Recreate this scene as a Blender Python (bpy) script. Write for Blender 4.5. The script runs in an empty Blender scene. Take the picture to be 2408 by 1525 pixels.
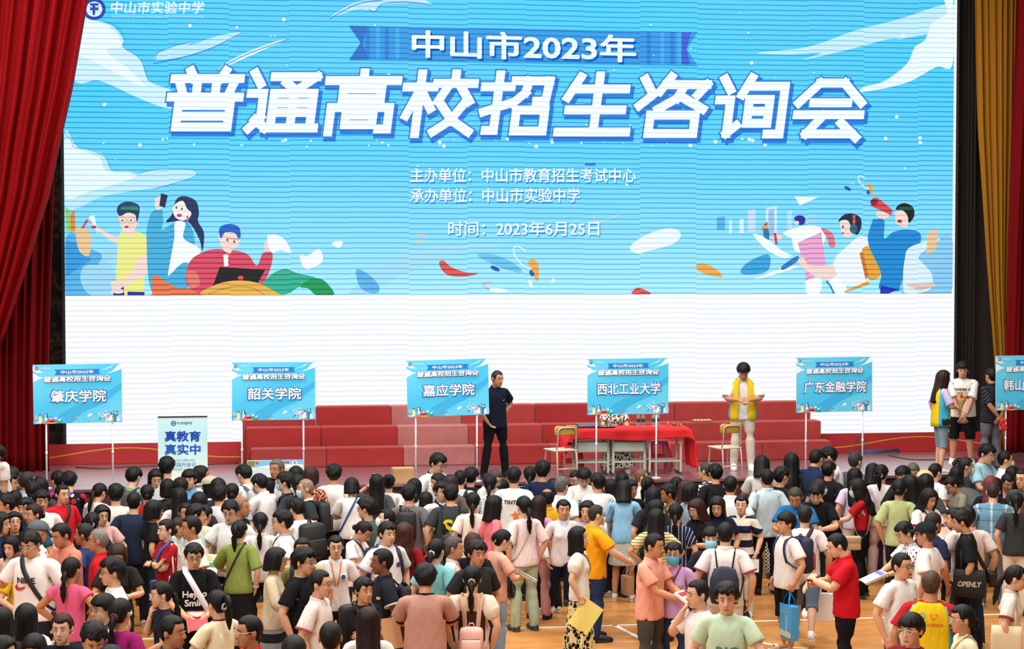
import bpy, math, random, zlib
import numpy as np
from mathutils import Vector, Matrix
S = bpy.context.scene
COL = S.collection
PI = math.pi
rng = random.Random(7)

# ------------------------------------------------------------------ camera, world, lights, exposure
F_PX = 4000.0; CX = 1204.0; CY = 762.5
YAW = math.radians(7.7); PITCH = math.atan(142.0/F_PX)
EYE = Vector((0.0, 0.0, 4.59))
STAGE_Z = 1.40; STAGE_Y = 24.6; SCREEN_Y = 27.75
cam_d = bpy.data.cameras.new('camera'); cam = bpy.data.objects.new('camera', cam_d); COL.objects.link(cam)
cam_d.sensor_width = 36.0; cam_d.lens = 36.0*F_PX/2408.0; cam_d.clip_end = 200
cam.location = EYE; cam.rotation_euler = (PI/2-PITCH, 0, -YAW)
S.camera = cam
S.view_settings.view_transform = 'Standard'; S.view_settings.look = 'None'
S.view_settings.gamma = 1.0; S.view_settings.use_curve_mapping = False
S.view_settings.exposure = 0.0
world = bpy.data.worlds.new('hall_air'); S.world = world; world.use_nodes = True
world.node_tree.nodes['Background'].inputs[0].default_value = (0.85, 0.93, 1.0, 1)
world.node_tree.nodes['Background'].inputs[1].default_value = 0.10

def area(name, loc, rot, sx, sy, power, col=(1, 1, 1)):
    l = bpy.data.lights.new(name, 'AREA'); l.shape = 'RECTANGLE'; l.size = sx; l.size_y = sy
    l.energy = power; l.color = col
    o = bpy.data.objects.new(name, l); COL.objects.link(o); o.location = loc; o.rotation_euler = rot
    return o
# the hall's ceiling lamps: rows of panels high above the gym floor
for i, lx in enumerate((-5.0, 1.5, 8.0)):
    for j, ly in enumerate((12.0, 18.0, 23.0)):
        area('ceiling_lamp', (lx, ly, 10.8), (0, 0, 0), 2.6, 1.6, 440, (1.0, 0.97, 0.92))
# stage lighting bar above the front of the stage
for lx in (-1.0, 4.0, 9.0):
    area('stage_lamp', (lx, 25.0, 10.6), (math.radians(-6), 0, 0), 1.6, 0.7, 60, (1.0, 0.96, 0.90))
# daylight from the high windows behind and to the left of the grandstand
area('gallery_window', (-9.0, 2.0, 10.0), (math.radians(62), 0, math.radians(-35)), 9.0, 3.0, 1300, (0.95, 0.98, 1.0))

# ------------------------------------------------------------------ pixel helpers (photo frame 2408 x 1525)
_M = Matrix.Rotation(-YAW, 3, 'Z') @ Matrix.Rotation(PI/2-PITCH, 3, 'X')
def ray(px, py):
    return _M @ Vector(((px-CX)/F_PX, -(py-CY)/F_PX, -1.0))
def at_y(px, py, Y):
    d = ray(px, py); return EYE + d*((Y-EYE.y)/d.y)
def at_z(px, py, Z):
    d = ray(px, py); return EYE + d*((Z-EYE.z)/d.z)

# ------------------------------------------------------------------ object helpers
def link(name, me, parent=None, mat=None):
    o = bpy.data.objects.new(name, me); COL.objects.link(o)
    if parent is not None: o.parent = parent
    if mat is not None:
        if len(me.materials): me.materials[0] = mat
        else: me.materials.append(mat)
    return o
def empty(name, loc=(0, 0, 0), rz=0.0):
    o = bpy.data.objects.new(name, None); COL.objects.link(o); o.location = loc; o.rotation_euler = (0, 0, rz)
    o.empty_display_size = 0.1
    return o
def tag(o, label, cat, group=None, kind=None):
    if label: o['label'] = label
    if cat: o['category'] = cat
    if group: o['group'] = group
    if kind: o['kind'] = kind
    return o

class MB:
    """collects shapes for one mesh"""
    def __init__(s): s.v = []; s.f = []; s.m = []; s.c = []
    def add(s, v, f, m=0):
        b = len(s.v); s.v += [tuple(p) for p in v]; s.f += [tuple(i+b for i in q) for q in f]; s.m += [m]*len(f)
        return s
    def box(s, c, h, rz=0.0, m=0, bev=0.0):
        x, y, z = h; co, si = math.cos(rz), math.sin(rz)
        if bev <= 0:
            P = [(i*x, j*y, k*z) for k in (-1, 1) for i, j in ((-1, -1), (1, -1), (1, 1), (-1, 1))]
            Fc = [(3, 2, 1, 0), (4, 5, 6, 7), (0, 1, 5, 4), (1, 2, 6, 5), (2, 3, 7, 6), (3, 0, 4, 7)]
        else:
            b = min(bev, x*.9, y*.9, z*.9)
            R = [(-z, b), (-z+b*.3, b*.3), (-z+b, 0), (z-b, 0), (z-b*.3, b*.3), (z, b)]
            P = []; Fc = []
            for zz, ins in R:
                X = x-ins; Y = y-ins; e = b*.7
                P += [(-X+e, -Y, zz), (X-e, -Y, zz), (X, -Y+e, zz), (X, Y-e, zz), (X-e, Y, zz), (-X+e, Y, zz), (-X, Y-e, zz), (-X, -Y+e, zz)]
            n = 8
            for k in range(len(R)-1):
                for i in range(n): Fc.append((k*n+i, k*n+(i+1) % n, (k+1)*n+(i+1) % n, (k+1)*n+i))
            Fc.append(tuple(range(n-1, -1, -1))); Fc.append(tuple(range((len(R)-1)*n, len(R)*n)))
        P = [(c[0]+a*co-b2*si, c[1]+a*si+b2*co, c[2]+d) for a, b2, d in P]
        return s.add(P, Fc, m)
    def tube(s, pts, rads, n=10, m=0, up=(0, 0, 1), closed=False, ex=2.0, caps=True):
        """loft of elliptical rings along pts; rads: radius or (ru, rv) per point"""
        pts = [Vector(p) for p in pts]; N = len(pts)
        if not isinstance(rads, (list, tuple)): rads = [rads]*N
        P = []; Fc = []; U = Vector(up)
        for i, p in enumerate(pts):
            if closed: t = pts[(i+1) % N]-pts[i-1]
            else: t = pts[min(i+1, N-1)]-pts[max(i-1, 0)]
            t.normalize()
            a = U-t*U.dot(t)
            if a.length < 1e-4: a = Vector((0, 1, 0))-t*t.y
            a.normalize(); b = t.cross(a)
            r = rads[i]; ra, rb = r if isinstance(r, (list, tuple)) else (r, r)
            for k in range(n):
                q = 2*PI*k/n; c, sn = math.cos(q), math.sin(q)
                if ex != 2.0:
                    c = math.copysign(abs(c)**(2/ex), c); sn = math.copysign(abs(sn)**(2/ex), sn)
                P.append(p+a*(ra*c)+b*(rb*sn))
        L = N if closed else N-1
        for i in range(L):
            j = (i+1) % N
            for k in range(n): Fc.append((i*n+k, i*n+(k+1) % n, j*n+(k+1) % n, j*n+k))
        if not closed and caps:
            Fc.append(tuple(range(n-1, -1, -1))); Fc.append(tuple(range((N-1)*n, N*n)))
        return s.add(P, Fc, m)
    def ball(s, c, r, n=12, k=8, m=0, rot=None):
        if not isinstance(r, (list, tuple)): r = (r, r, r)
        P = []; Fc = []
        for i in range(1, k):
            th = PI*i/k
            for j in range(n):
                ph = 2*PI*j/n
                v = Vector((r[0]*math.sin(th)*math.cos(ph), r[1]*math.sin(th)*math.sin(ph), r[2]*math.cos(th)))
                if rot is not None: v = rot @ v
                P.append(Vector(c)+v)
        for e in (r[2], -r[2]):
            v = Vector((0, 0, e))
            if rot is not None: v = rot @ v
            P.append(Vector(c)+v)
        for i in range(k-2):
            for j in range(n): Fc.append((i*n+j, (i+1)*n+j, (i+1)*n+(j+1) % n, i*n+(j+1) % n))
        a = (k-1)*n
        for j in range(n):
            Fc.append((a, j, (j+1) % n)); Fc.append((a+1, (k-2)*n+(j+1) % n, (k-2)*n+j))
        return s.add(P, Fc, m)
    def lathe(s, prof, c=(0, 0, 0), n=16, m=0):
        P = []; Fc = []; K = len(prof)
        for r, z in prof:
            for j in range(n):
                q = 2*PI*j/n; P.append((c[0]+r*math.cos(q), c[1]+r*math.sin(q), c[2]+z))
        for i in range(K-1):
            for j in range(n): Fc.append((i*n+j, i*n+(j+1) % n, (i+1)*n+(j+1) % n, (i+1)*n+j))
        Fc.append(tuple(range(n-1, -1, -1))); Fc.append(tuple(range((K-1)*n, K*n)))
        return s.add(P, Fc, m)
    def slab(s, poly, y0, y1, m=0):
        """polygon in x,z extruded from y0 to y1"""
        n = len(poly)
        P = [(x, y0, z) for x, z in poly]+[(x, y1, z) for x, z in poly]
        Fc = [tuple(range(n)), tuple(range(2*n-1, n-1, -1))]+[((i+1) % n, i, n+i, n+(i+1) % n) for i in range(n)]
        return s.add(P, Fc, m)
    def mesh(s, name, smooth=True, mats=()):
        me = bpy.data.meshes.new(name); me.from_pydata([tuple(p) for p in s.v], [], s.f)
        for mt in mats: me.materials.append(mt)
        if any(s.m): me.polygons.foreach_set('material_index', s.m)
        if smooth: me.polygons.foreach_set('use_smooth', [True]*len(me.polygons))
        if s.c:
            at = me.color_attributes.new('tint', 'FLOAT_COLOR', 'CORNER')
            arr = []
            for fc, col in zip(s.f, s.c): arr += list(col)*len(fc)
            at.data.foreach_set('color', arr)
        me.update()
        return me
    def build(s, name, mat, parent=None, smooth=True):
        mats = mat if isinstance(mat, (list, tuple)) else (mat,)
        return link(name, s.mesh(name, smooth, mats), parent)

# ------------------------------------------------------------------ materials
def lin(c): return tuple(((x/12.92) if x <= 0.04045 else ((x+0.055)/1.055)**2.4) for x in c)
def hexc(h): return lin((int(h[0:2], 16)/255, int(h[2:4], 16)/255, int(h[4:6], 16)/255))
MATS = {}
def new_mat(name):
    m = bpy.data.materials.new(name); m.use_nodes = True
    nt = m.node_tree; b = nt.nodes['Principled BSDF']
    return m, nt, b
def N(nt, t, **kw):
    n = nt.nodes.new(t)
    for k, v in kw.items(): setattr(n, k, v)
    return n
def ramp(nt, fac, stops, interp='LINEAR'):
    r = N(nt, 'ShaderNodeValToRGB'); r.color_ramp.interpolation = interp
    els = r.color_ramp.elements
    while len(els) < len(stops): els.new(0.5)
    for e, (p, c) in zip(els, stops): e.position = p; e.color = (*c, 1)
    nt.links.new(fac, r.inputs[0]); return r.outputs[0]
def mixc(nt, fac, a, b):
    m = N(nt, 'ShaderNodeMix', data_type='RGBA')
    for sock, v in ((m.inputs[0], fac), (m.inputs[6], a), (m.inputs[7], b)):
        if hasattr(v, 'links'): nt.links.new(v, sock)
        elif isinstance(v, (int, float)): sock.default_value = v
        else: sock.default_value = (*v, 1)
    return m.outputs[2]
def restco(nt):
    a = N(nt, 'ShaderNodeAttribute', attribute_name='rest'); return a.outputs['Vector']
def mapping(nt, vec, scale=(1, 1, 1), rot=(0, 0, 0), loc=(0, 0, 0)):
    m = N(nt, 'ShaderNodeMapping'); nt.links.new(vec, m.inputs[0])
    m.inputs['Scale'].default_value = scale; m.inputs['Rotation'].default_value = rot; m.inputs['Location'].default_value = loc
    return m.outputs[0]
def mathn(nt, op, a, b=0.0):
    m = N(nt, 'ShaderNodeMath', operation=op)
    for sock, v in ((m.inputs[0], a), (m.inputs[1], b)):
        if hasattr(v, 'links'): nt.links.new(v, sock)
        else: sock.default_value = v
    return m.outputs[0]
def bump(nt, b, h, strength=0.3, dist=0.01):
    n = N(nt, 'ShaderNodeBump'); n.inputs['Strength'].default_value = strength; n.inputs['Distance'].default_value = dist
    nt.links.new(h, n.inputs['Height']); nt.links.new(n.outputs[0], b.inputs['Normal'])
def plain(name, col, rough=0.6, metal=0.0, spec=0.5, noise=0.0, nscale=8.0):
    if name in MATS: return MATS[name]
    m, nt, b = new_mat(name); b.inputs['Roughness'].default_value = rough; b.inputs['Metallic'].default_value = metal
    b.inputs['Specular IOR Level'].default_value = spec
    b.inputs['Base Color'].default_value = (*col, 1)
    if noise:
        tc = N(nt, 'ShaderNodeTexCoord'); nz = N(nt, 'ShaderNodeTexNoise'); nz.inputs['Scale'].default_value = nscale
        nt.links.new(tc.outputs['Object'], nz.inputs['Vector'])
        c = ramp(nt, nz.outputs['Fac'], [(0.3, tuple(x*(1-noise) for x in col)), (0.7, tuple(min(1, x*(1+noise)) for x in col))])
        nt.links.new(c, b.inputs['Base Color'])
    MATS[name] = m; return m
# ------------------------------------------------------------------ human figure: one skinned template, posed per person
SH = Vector((0.166, 0.015, 1.368)); ADIR = Vector((1, 0, -1)).normalized(); LU, LF = 0.285, 0.25
EL = SH+ADIR*LU; WR = EL+ADIR*LF
HIPJ = Vector((0.092, 0.0, 0.88)); KN = Vector((0.10, -0.012, 0.48)); AN = Vector((0.108, 0.02, 0.085))
PEL = Vector((0, 0, 0.95)); CH = Vector((0, 0.01, 1.06)); NK = Vector((0, 0.012, 1.44))
def mir(p, s): return Vector((p[0]*s, p[1], p[2]))
def sstep(a, b, x):
    t = np.clip((x-a)/(b-a), 0, 1); return t*t*(3-2*t)

def remesh(mb, voxel, smooth=2, post=None, target=None):
    """voxel-fuse the collected shapes into one continuous skin, then thin it out"""
    me = mb.mesh('raw', False)
    o = bpy.data.objects.new('raw', me); COL.objects.link(o)
    md = o.modifiers.new('r', 'REMESH'); md.mode = 'VOXEL'; md.voxel_size = voxel; md.use_smooth_shade = True
    if smooth:
        sm = o.modifiers.new('s', 'SMOOTH'); sm.iterations = smooth; sm.factor = 0.5
    dg = bpy.context.evaluated_depsgraph_get()
    m2 = bpy.data.meshes.new_from_object(o.evaluated_get(dg))
    if post is not None:
        co = np.empty(len(m2.vertices)*3, 'f4'); m2.vertices.foreach_get('co', co); co = co.reshape(-1, 3)
        co = post(co.astype('f8')); m2.vertices.foreach_set('co', co.astype('f4').ravel()); m2.update()
    o.modifiers.clear(); o.data = m2
    if target:
        n = sum(len(p.vertices)-2 for p in m2.polygons)
        dc = o.modifiers.new('d', 'DECIMATE'); dc.ratio = min(1.0, target/n)
        dg = bpy.context.evaluated_depsgraph_get()
        m3 = bpy.data.meshes.new_from_object(o.evaluated_get(dg)); bpy.data.meshes.remove(me)
        bpy.data.objects.remove(o); bpy.data.meshes.remove(m2); m2 = m3
    else:
        bpy.data.objects.remove(o)
    m2.polygons.foreach_set('use_smooth', [True]*len(m2.polygons))
    return m2

def loft_z(mb, rows, n=28, ex=2.4):
    """horizontal rings: rows of (z, half width, half depth, centre y)"""
    P = []; Fc = []
    for z, hw, d, cy in rows:
        for k in range(n):
            q = 2*PI*k/n; c, sn = math.cos(q), math.sin(q)
            c = math.copysign(abs(c)**(2/ex), c); sn = math.copysign(abs(sn)**(2/ex), sn)
            P.append((hw*c, cy+d*sn, z))
    for i in range(len(rows)-1):
        for k in range(n): Fc.append((i*n+k, i*n+(k+1) % n, (i+1)*n+(k+1) % n, (i+1)*n+k))
    Fc.append(tuple(range(n-1, -1, -1))); Fc.append(tuple(range((len(rows)-1)*n, len(rows)*n)))
    mb.add(P, Fc)

def rest_mesh(mb, voxel, target, smooth=2, post=None):
    me = remesh(mb, voxel, smooth, post, target); return Tpl(me)

class Tpl:
    """a template mesh with rest coordinates and bone weights"""
    def __init__(s, me, skirt=False, head=False):
        s.me = me; n = len(me.vertices)
        co = np.empty(n*3, 'f4'); me.vertices.foreach_get('co', co); s.co = co.reshape(-1, 3).astype('f8')
        if 'rest' not in me.attributes:
            a = me.attributes.new('rest', 'FLOAT_VECTOR', 'POINT'); a.data.foreach_set('vector', co)
        s.W = weights(s.co, skirt) if not head else None
        if head:
            s.W = np.zeros((n, NB)); s.W[:, B['head']] = 1
BN = ['pelvis', 'chest', 'head', 'uL', 'fL', 'hL', 'gL', 'uR', 'fR', 'hR', 'gR', 'tL', 'sL', 'ftL', 'tR', 'sR', 'ftR']
B = {b: i for i, b in enumerate(BN)}; NB = len(BN)
def weights(co, skirt=False):
    n = len(co); W = np.zeros((n, NB)); x, y, z = co.T
    rem = np.ones(n)
    for s, L in ((1, 'L'), (-1, 'R')):
        sh = np.array(mir(SH, s)); a = np.array(mir(ADIR, s))
        t = (co-sh)@a; d = co-sh-np.outer(t, a); r = np.linalg.norm(d, axis=1)
        near = np.where(t > 0.24, sstep(0.22, 0.16, r), sstep(0.125, 0.095, r))
        wa = sstep(-0.05, 0.075, t)*near*(x*s > 0.05)*(z > 0.55)
        if skirt: wa = wa*(z > 0.95)
        we = sstep(LU-0.04, LU+0.04, t); wh = sstep(LU+LF-0.015, LU+LF+0.02, t)
        kn = LU+LF+0.088
        wg = sstep(kn-0.008, kn+0.015, t)
        W[:, B['u'+L]] = wa*(1-we); W[:, B['f'+L]] = wa*we*(1-wh); W[:, B['h'+L]] = wa*wh*(1-wg); W[:, B['g'+L]] = wa*wg
        rem = rem-wa
    rem = np.clip(rem, 0, 1)
    wl = sstep(0.94, 0.80, z)
    blend = 0.16 if skirt else 0.025
    side = sstep(-blend, blend, x)
    for q, L in ((side, 'L'), (1-side, 'R')):
        wk = sstep(0.53, 0.43, z) if not skirt else sstep(0.60, 0.36, z)
        wf = sstep(0.115, 0.065, z) if not skirt else 0*z
        W[:, B['t'+L]] = rem*wl*q*(1-wk); W[:, B['s'+L]] = rem*wl*q*wk*(1-wf); W[:, B['ft'+L]] = rem*wl*q*wk*wf
    wc = sstep(0.98, 1.14, z); wh = sstep(1.425, 1.50, z)
    W[:, B['pelvis']] += rem*(1-wl)*(1-wc)
    W[:, B['chest']] += rem*(1-wl)*wc*(1-wh)
    W[:, B['head']] += rem*(1-wl)*wc*wh
    W /= np.maximum(W.sum(1, keepdims=True), 1e-9)
    return W

# ---- the body itself
HANDK = 2.2
def hk(t): return 1+(HANDK-1)*float(sstep(-0.01, 0.05, np.array(t)))
_tt = np.linspace(-0.03, 0.24, 400); _gg = np.concatenate([[0], np.cumsum([(hk(a)+hk(b2))/2*(b2-a) for a, b2 in zip(_tt[:-1], _tt[1:])])])+_tt[0]
def hand_point(s, t, l, nrm):
    """t along the arm past the wrist, l towards the thumb side (front), nrm towards the palm; enlarged for fusing"""
    a = mir(ADIR, s); pn = mir(Vector((-0.7071, 0, -0.7071)), s)
    k = hk(t); g = float(np.interp(t, _tt, _gg))
    return mir(WR, s)+a*g+Vector((0, -1, 0))*(l*k)+pn*(nrm*k)
def unwarp(co):
    for s in (1, -1):
        w = np.array(mir(WR, s)); a = np.array(mir(ADIR, s))
        g = (co-w)@a; m = (g > -0.03) & (co[:, 0]*s > 0.3)
        t = np.interp(g[m], _gg, _tt); kk = np.array([hk(v) for v in t])
        r = co[m]-w-np.outer(g[m], a)
        co[m] = w+np.outer(t, a)+r/kk[:, None]
    return co
def gz(co, c, r): return np.exp(-(((co-np.array(c))/np.array(r))**2).sum(1))
def face_detail(co):
    co = unwarp(co)
    f = co[:, 1] < 0.02
    for s in (1, -1):
        g = gz(co, (0.031*s, -0.088, 1.604), (0.02, 0.03, 0.013))*f; co[:, 1] += 0.011*g
        g = gz(co, (0.033*s, -0.09, 1.628), (0.026, 0.03, 0.008))*f; co[:, 1] -= 0.004*g
        g = gz(co, (0.045*s, -0.075, 1.572), (0.02, 0.03, 0.02))*f; co[:, 1] -= 0.003*g
    g = gz(co, (0, -0.095, 1.530), (0.024, 0.03, 0.007))*f; co[:, 1] -= 0.005*g
    g = gz(co, (0, -0.095, 1.517), (0.022, 0.03, 0.006))*f; co[:, 1] -= 0.004*g
    g = gz(co, (0, -0.095, 1.5235), (0.022, 0.03, 0.003))*f; co[:, 1] += 0.004*g
    g = gz(co, (0, -0.09, 1.505), (0.02, 0.03, 0.007))*f; co[:, 1] += 0.003*g
    return co
def make_body():
    b = MB()
    loft_z(b, [(.79, .10, .075, 0), (.82, .15, .092, .003), (.90, .168, .108, .008), (.98, .155, .100, .006), (1.06, .142, .094, .004), (1.14, .148, .098, .004),
               (1.22, .160, .106, .006), (1.30, .168, .105, .01), (1.36, .160, .088, .014), (1.40, .122, .07, .016), (1.43, .07, .058, .016)])
    b.tube([(0, .018, 1.37), (0, .012, 1.45), (0, .002, 1.54)], [.066, .055, .056], 16)
    b.ball((0, .008, 1.612), (.077, .094, .092), 24, 16)
    b.ball((0, -.028, 1.558), (.064, .066, .085), 20, 14)
    b.ball((0, -.05, 1.515), (.045, .043, .045), 16, 12)
    b.ball((0, -.066, 1.494), (.026, .024, .02), 14, 10)
    b.tube([(0, -.086, 1.610), (0, -.097, 1.585), (0, -.107, 1.565), (0, -.098, 1.556)], [(.007, .008), (.009, .011), (.011, .015), (.009, .014)], 10, up=(0, -1, 0))
    for s in (1, -1):
        b.ball((.079*s, .012, 1.583), (.010, .019, .031), 10, 10)
        a = lambda t: mir(SH+ADIR*t, s)
        b.ball(mir(SH, s), (.052, .056, .050), 16, 12)
        b.tube([mir(SH+Vector((-.06, 0, .01)), s), a(.03), a(.10), a(.18), a(LU), a(LU+.06), a(LU+.15), a(LU+LF-.02), a(LU+LF+.03)],
               [.050, .052, .048, .046, .040, .043, .037, .028, .034], 16)
        h = lambda t, l, nn: hand_point(s, t, l, nn)
        K = HANDK
        b.tube([h(.0, 0, 0), h(.03, .002, .0), h(.06, .002, .002), h(.092, .002, .004)], [(.026, .020), (.034*K*.9, .0155*K*.9), (.040*K, .0145*K), (.040*K, .0115*K)], 18, up=(0, 1, 0), ex=2.6)
        for l0, l1, L in ((.0305, .0385, .070), (.0105, .0125, .079), (-.0105, -.0135, .073), (-.0300, -.0385, .057)):
            p = [h(.082, l0, .004), h(.095, l0, .005), h(.095+L*.45, l0+(l1-l0)*.5, .010), h(.095+L*.75, l0+(l1-l0)*.8, .020), h(.095+L*.96, l1, .031)]
            b.tube(p, [.0092*K, .0090*K, .0084*K, .0078*K, .0066*K], 10)
            b.ball(p[-1], .0068*K, 10, 8)
        p = [h(.018, .026, .006), h(.045, .047, .014), h(.068, .058, .022), h(.088, .062, .028)]
        b.tube(p, [.0145*K, .0125*K, .0100*K, .0082*K], 10); b.ball(p[-1], .0082*K, 10, 8)
        b.tube([mir(HIPJ+Vector((0, 0, .03)), s), mir((.094, -.004, .78), s), mir((.097, -.008, .62), s), mir(KN, s), mir((.103, .006, .36), s), mir((.105, .014, .24), s), mir((.108, .02, .12), s), mir((.108, .018, .05), s)],
               [.086, .086, .068, .054, .055, .045, .036, .038], 16)
        b.tube([mir((.108, .075, .035), s), mir((.110, .03, .045), s), mir((.114, -.06, .036), s), mir((.117, -.135, .022), s), mir((.117, -.165, .018), s)],
               [(.028, .028), (.04, .036), (.031, .042), (.019, .045), (.012, .032)], 14, up=(0, 0, 1))
    me = remesh(b, 0.0062, 2, face_detail, 7600)
    return Tpl(me)

# ---- garments (rest pose)
def torso_rows(kind):
    return {
     'm': [(.80, .192, .128, .008), (.90, .190, .130, .008), (1.02, .182, .124, .006), (1.14, .180, .124, .006), (1.24, .184, .126, .008), (1.32, .180, .116, .011), (1.37, .158, .094, .015), (1.405, .122, .078, .016), (1.438, .078, .066, .015)],
     'f': [(.84, .196, .136, .008), (.92, .190, .133, .008), (1.04, .168, .118, .006), (1.14, .160, .112, .004), (1.24, .170, .124, .000), (1.32, .172, .112, .008), (1.375, .155, .09, .014), (1.41, .118, .074, .016), (1.436, .075, .063, .015)],
     'crop': [(.99, .168, .116, .006), (1.04, .165, .114, .006), (1.14, .164, .114, .004), (1.24, .170, .124, .000), (1.32, .172, .112, .008), (1.375, .155, .09, .014), (1.41, .118, .074, .016), (1.436, .075, .063, .015)],
    }[kind]
def surf_y(kind, x, z, front=True, ex=2.4):
    R = torso_rows(kind); zs = [r[0] for r in R]
    hw = np.interp(z, zs, [r[1] for r in R]); d = np.interp(z, zs, [r[2] for r in R]); cy = np.interp(z, zs, [r[3] for r in R])
    q = max(0.0, 1-abs(min(1, abs(x)/hw))**ex)**(1/ex)
    y = cy-d*q if front else cy+d*q
    if front and kind != 'm':
        u = .064**2-(abs(x)-.072)**2-(z-1.235)**2
        if u > 0: y = min(y, -.068-math.sqrt(u))
    return y
def make_top(kind='m', sleeve='short', hem=None, puff=False, flare=0.0):
    b = MB(); R = [list(r) for r in torso_rows(kind)]
    if hem is not None:
        R = [r for r in R if r[0] > hem+.02]; R.insert(0, [hem, R[0][1]+flare, R[0][2]+flare, .008])
    loft_z(b, R)
    if kind != 'm':
        for s in (1, -1): b.ball((.072*s, -.068, 1.235), (.062, .062, .062), 16, 10)
    end = {'short': .205, 'half': .26, 'cap': .10, 'long': .52, 'roll': .40, 'none': None}[sleeve]
    for s in (1, -1):
        if end is None: continue
        a = lambda t, dz=0: mir(SH+ADIR*t+Vector((0, 0, dz)), s)
        b.ball(mir(SH+Vector((-.014, 0, -.004)), s), (.064, .072, .060), 16, 12)
        k = 1.35 if puff else 1.0
        if sleeve in ('short', 'half', 'cap'):
            b.tube([mir(SH+Vector((-.07, 0, 0)), s), a(.03), a(end*.6), a(end)], [.064, .067*k, .074*k, .081 if not puff else .06], 18)
        else:
            ts = [0.03, .12, .20, .285, .36, .44, .52]; rr = [.066, .067, .065, .060, .057, .053, .05]
            ts2 = [t for t in ts if t < end-.01]+[end]
            b.tube([mir(SH+Vector((-.07, 0, 0)), s)]+[a(t) for t in ts2], [.064]+[float(np.interp(t, ts, rr)) for t in ts2], 18)
    def wr(co):
        # soft folds pressed into the cloth
        x, y, z = co.T; az = np.arctan2(x, -y)
        amp = 0.0035*sstep(1.38, 1.1, z)
        f = np.sin(az*7+z*9)*np.sin(z*21+az*3+1.3)+.6*np.sin(az*11-z*31)
        k = 1+amp*f/np.maximum(.1, np.hypot(x, y))
        m = np.abs(x) < .2
        co[m, 0] *= k[m]; co[m, 1] *= k[m]
        return co
    me = remesh(b, 0.0095, 3, wr, 2300)
    return Tpl(me)
def make_collar(kind='m'):
    b = MB()
    P = []; n = 26
    rows = [(1.425, .088, .078), (1.447, .082, .073), (1.470, .074, .066), (1.468, .068, .060), (1.440, .066, .058)]
    for z, rx, ry in rows:
        for k in range(n):
            q = -PI/2+.16+(2*PI-.32)*k/(n-1); fr = max(0, -math.sin(q))
            P.append((rx*math.cos(q), .012+ry*math.sin(q)-(.018*fr if z < 1.46 else 0), z-.050*fr**2-(.018*fr**6 if z < 1.45 else 0)))
    Fc = []
    for i in range(len(rows)-1):
        for k in range(n-1): Fc.append((i*n+k, i*n+k+1, (i+1)*n+k+1, (i+1)*n+k))
    b.add(P, Fc)
    return Tpl(b.mesh('collar'))
def make_neckband(kind='m'):
    b = MB(); n = 28
    b.tube([(.076*math.cos(2*PI*k/n), .012+.066*math.sin(2*PI*k/n)-.006*max(0, -math.sin(2*PI*k/n)), 1.440-.016*max(0, -math.sin(2*PI*k/n))) for k in range(n)], [(.011, .006)]*n, 8, closed=True)
    return Tpl(b.mesh('neckband'))
def make_cuff(s, t=.205, r=.0845):
    b = MB(); n = 22; c = mir(SH+ADIR*t, s); a = mir(ADIR, s); u = Vector((0, 1, 0)); v = a.cross(u)
    for k in range(1):
        b.tube([c-a*.012, c-a*.010, c+a*.004, c+a*.006], [r-.006, r+.0015, r+.0025, r-.004], 20)
    return Tpl(b.mesh('cuff'))
def make_trousers(length='long', wide=1.0):
    b = MB()
    loft_z(b, [(.79, .12, .085, .004), (.83, .168, .108, .006), (.90, .180, .120, .009), (.98, .168, .112, .007), (1.02, .160, .106, .006)])
    zs = [.86, .78, .62, .48, .36, .24, .12, .055]; rr = [.094, .095, .080, .071, .069, .064, .060, .060]
    end = {'long': .055, 'knee': .44, 'short': .60, 'crop': .16}[length]
    for s in (1, -1):
        pts = []; rad = []
        for z, r in zip(zs, rr):
            if z < end: break
            pts.append(mir((float(np.interp(z, [.085, .48, .88], [.112, .102, .093])), float(np.interp(z, [.085, .48, .88], [.02, -.01, 0])), z), s)); rad.append(r*(1+(wide-1)*min(1, (.95-z)*1.4)))
        if pts[-1][2] > end+.01:
            z = end; pts.append(mir((float(np.interp(z, [.085, .48, .88], [.112, .102, .093])), float(np.interp(z, [.085, .48, .88], [.02, -.01, 0])), z), s)); rad.append(float(np.interp(-z, [-q for q in zs], rr))*(1+(wide-1)*min(1, (.95-z)*1.4))*(1.12 if length in ('knee', 'short') else 1))
        b.tube(pts, rad, 18)
    return Tpl(remesh(b, 0.011, 3, None, 1500))
def make_skirt(end=.10, flare=.10):
    b = MB()
    rows = [(1.03, .154, .102, .006), (.97, .166, .110, .007), (.90, .178, .120, .009)]
    z = .90
    while z > end+.01:
        z = max(end, z-.1); k = (.90-z)/.8
        rows.append((z, .182+flare*k, .124+flare*k, .006))
    loft_z(b, rows[::-1])
    def wv(co):
        x, y, z = co.T; az = np.arctan2(x, -y); k = 1+.05*np.sin(az*9)*sstep(.95, .3, z); co[:, 0] *= k; co[:, 1] *= k; return co
    return Tpl(remesh(b, 0.012, 2, wv, 1500), skirt=True)
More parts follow.
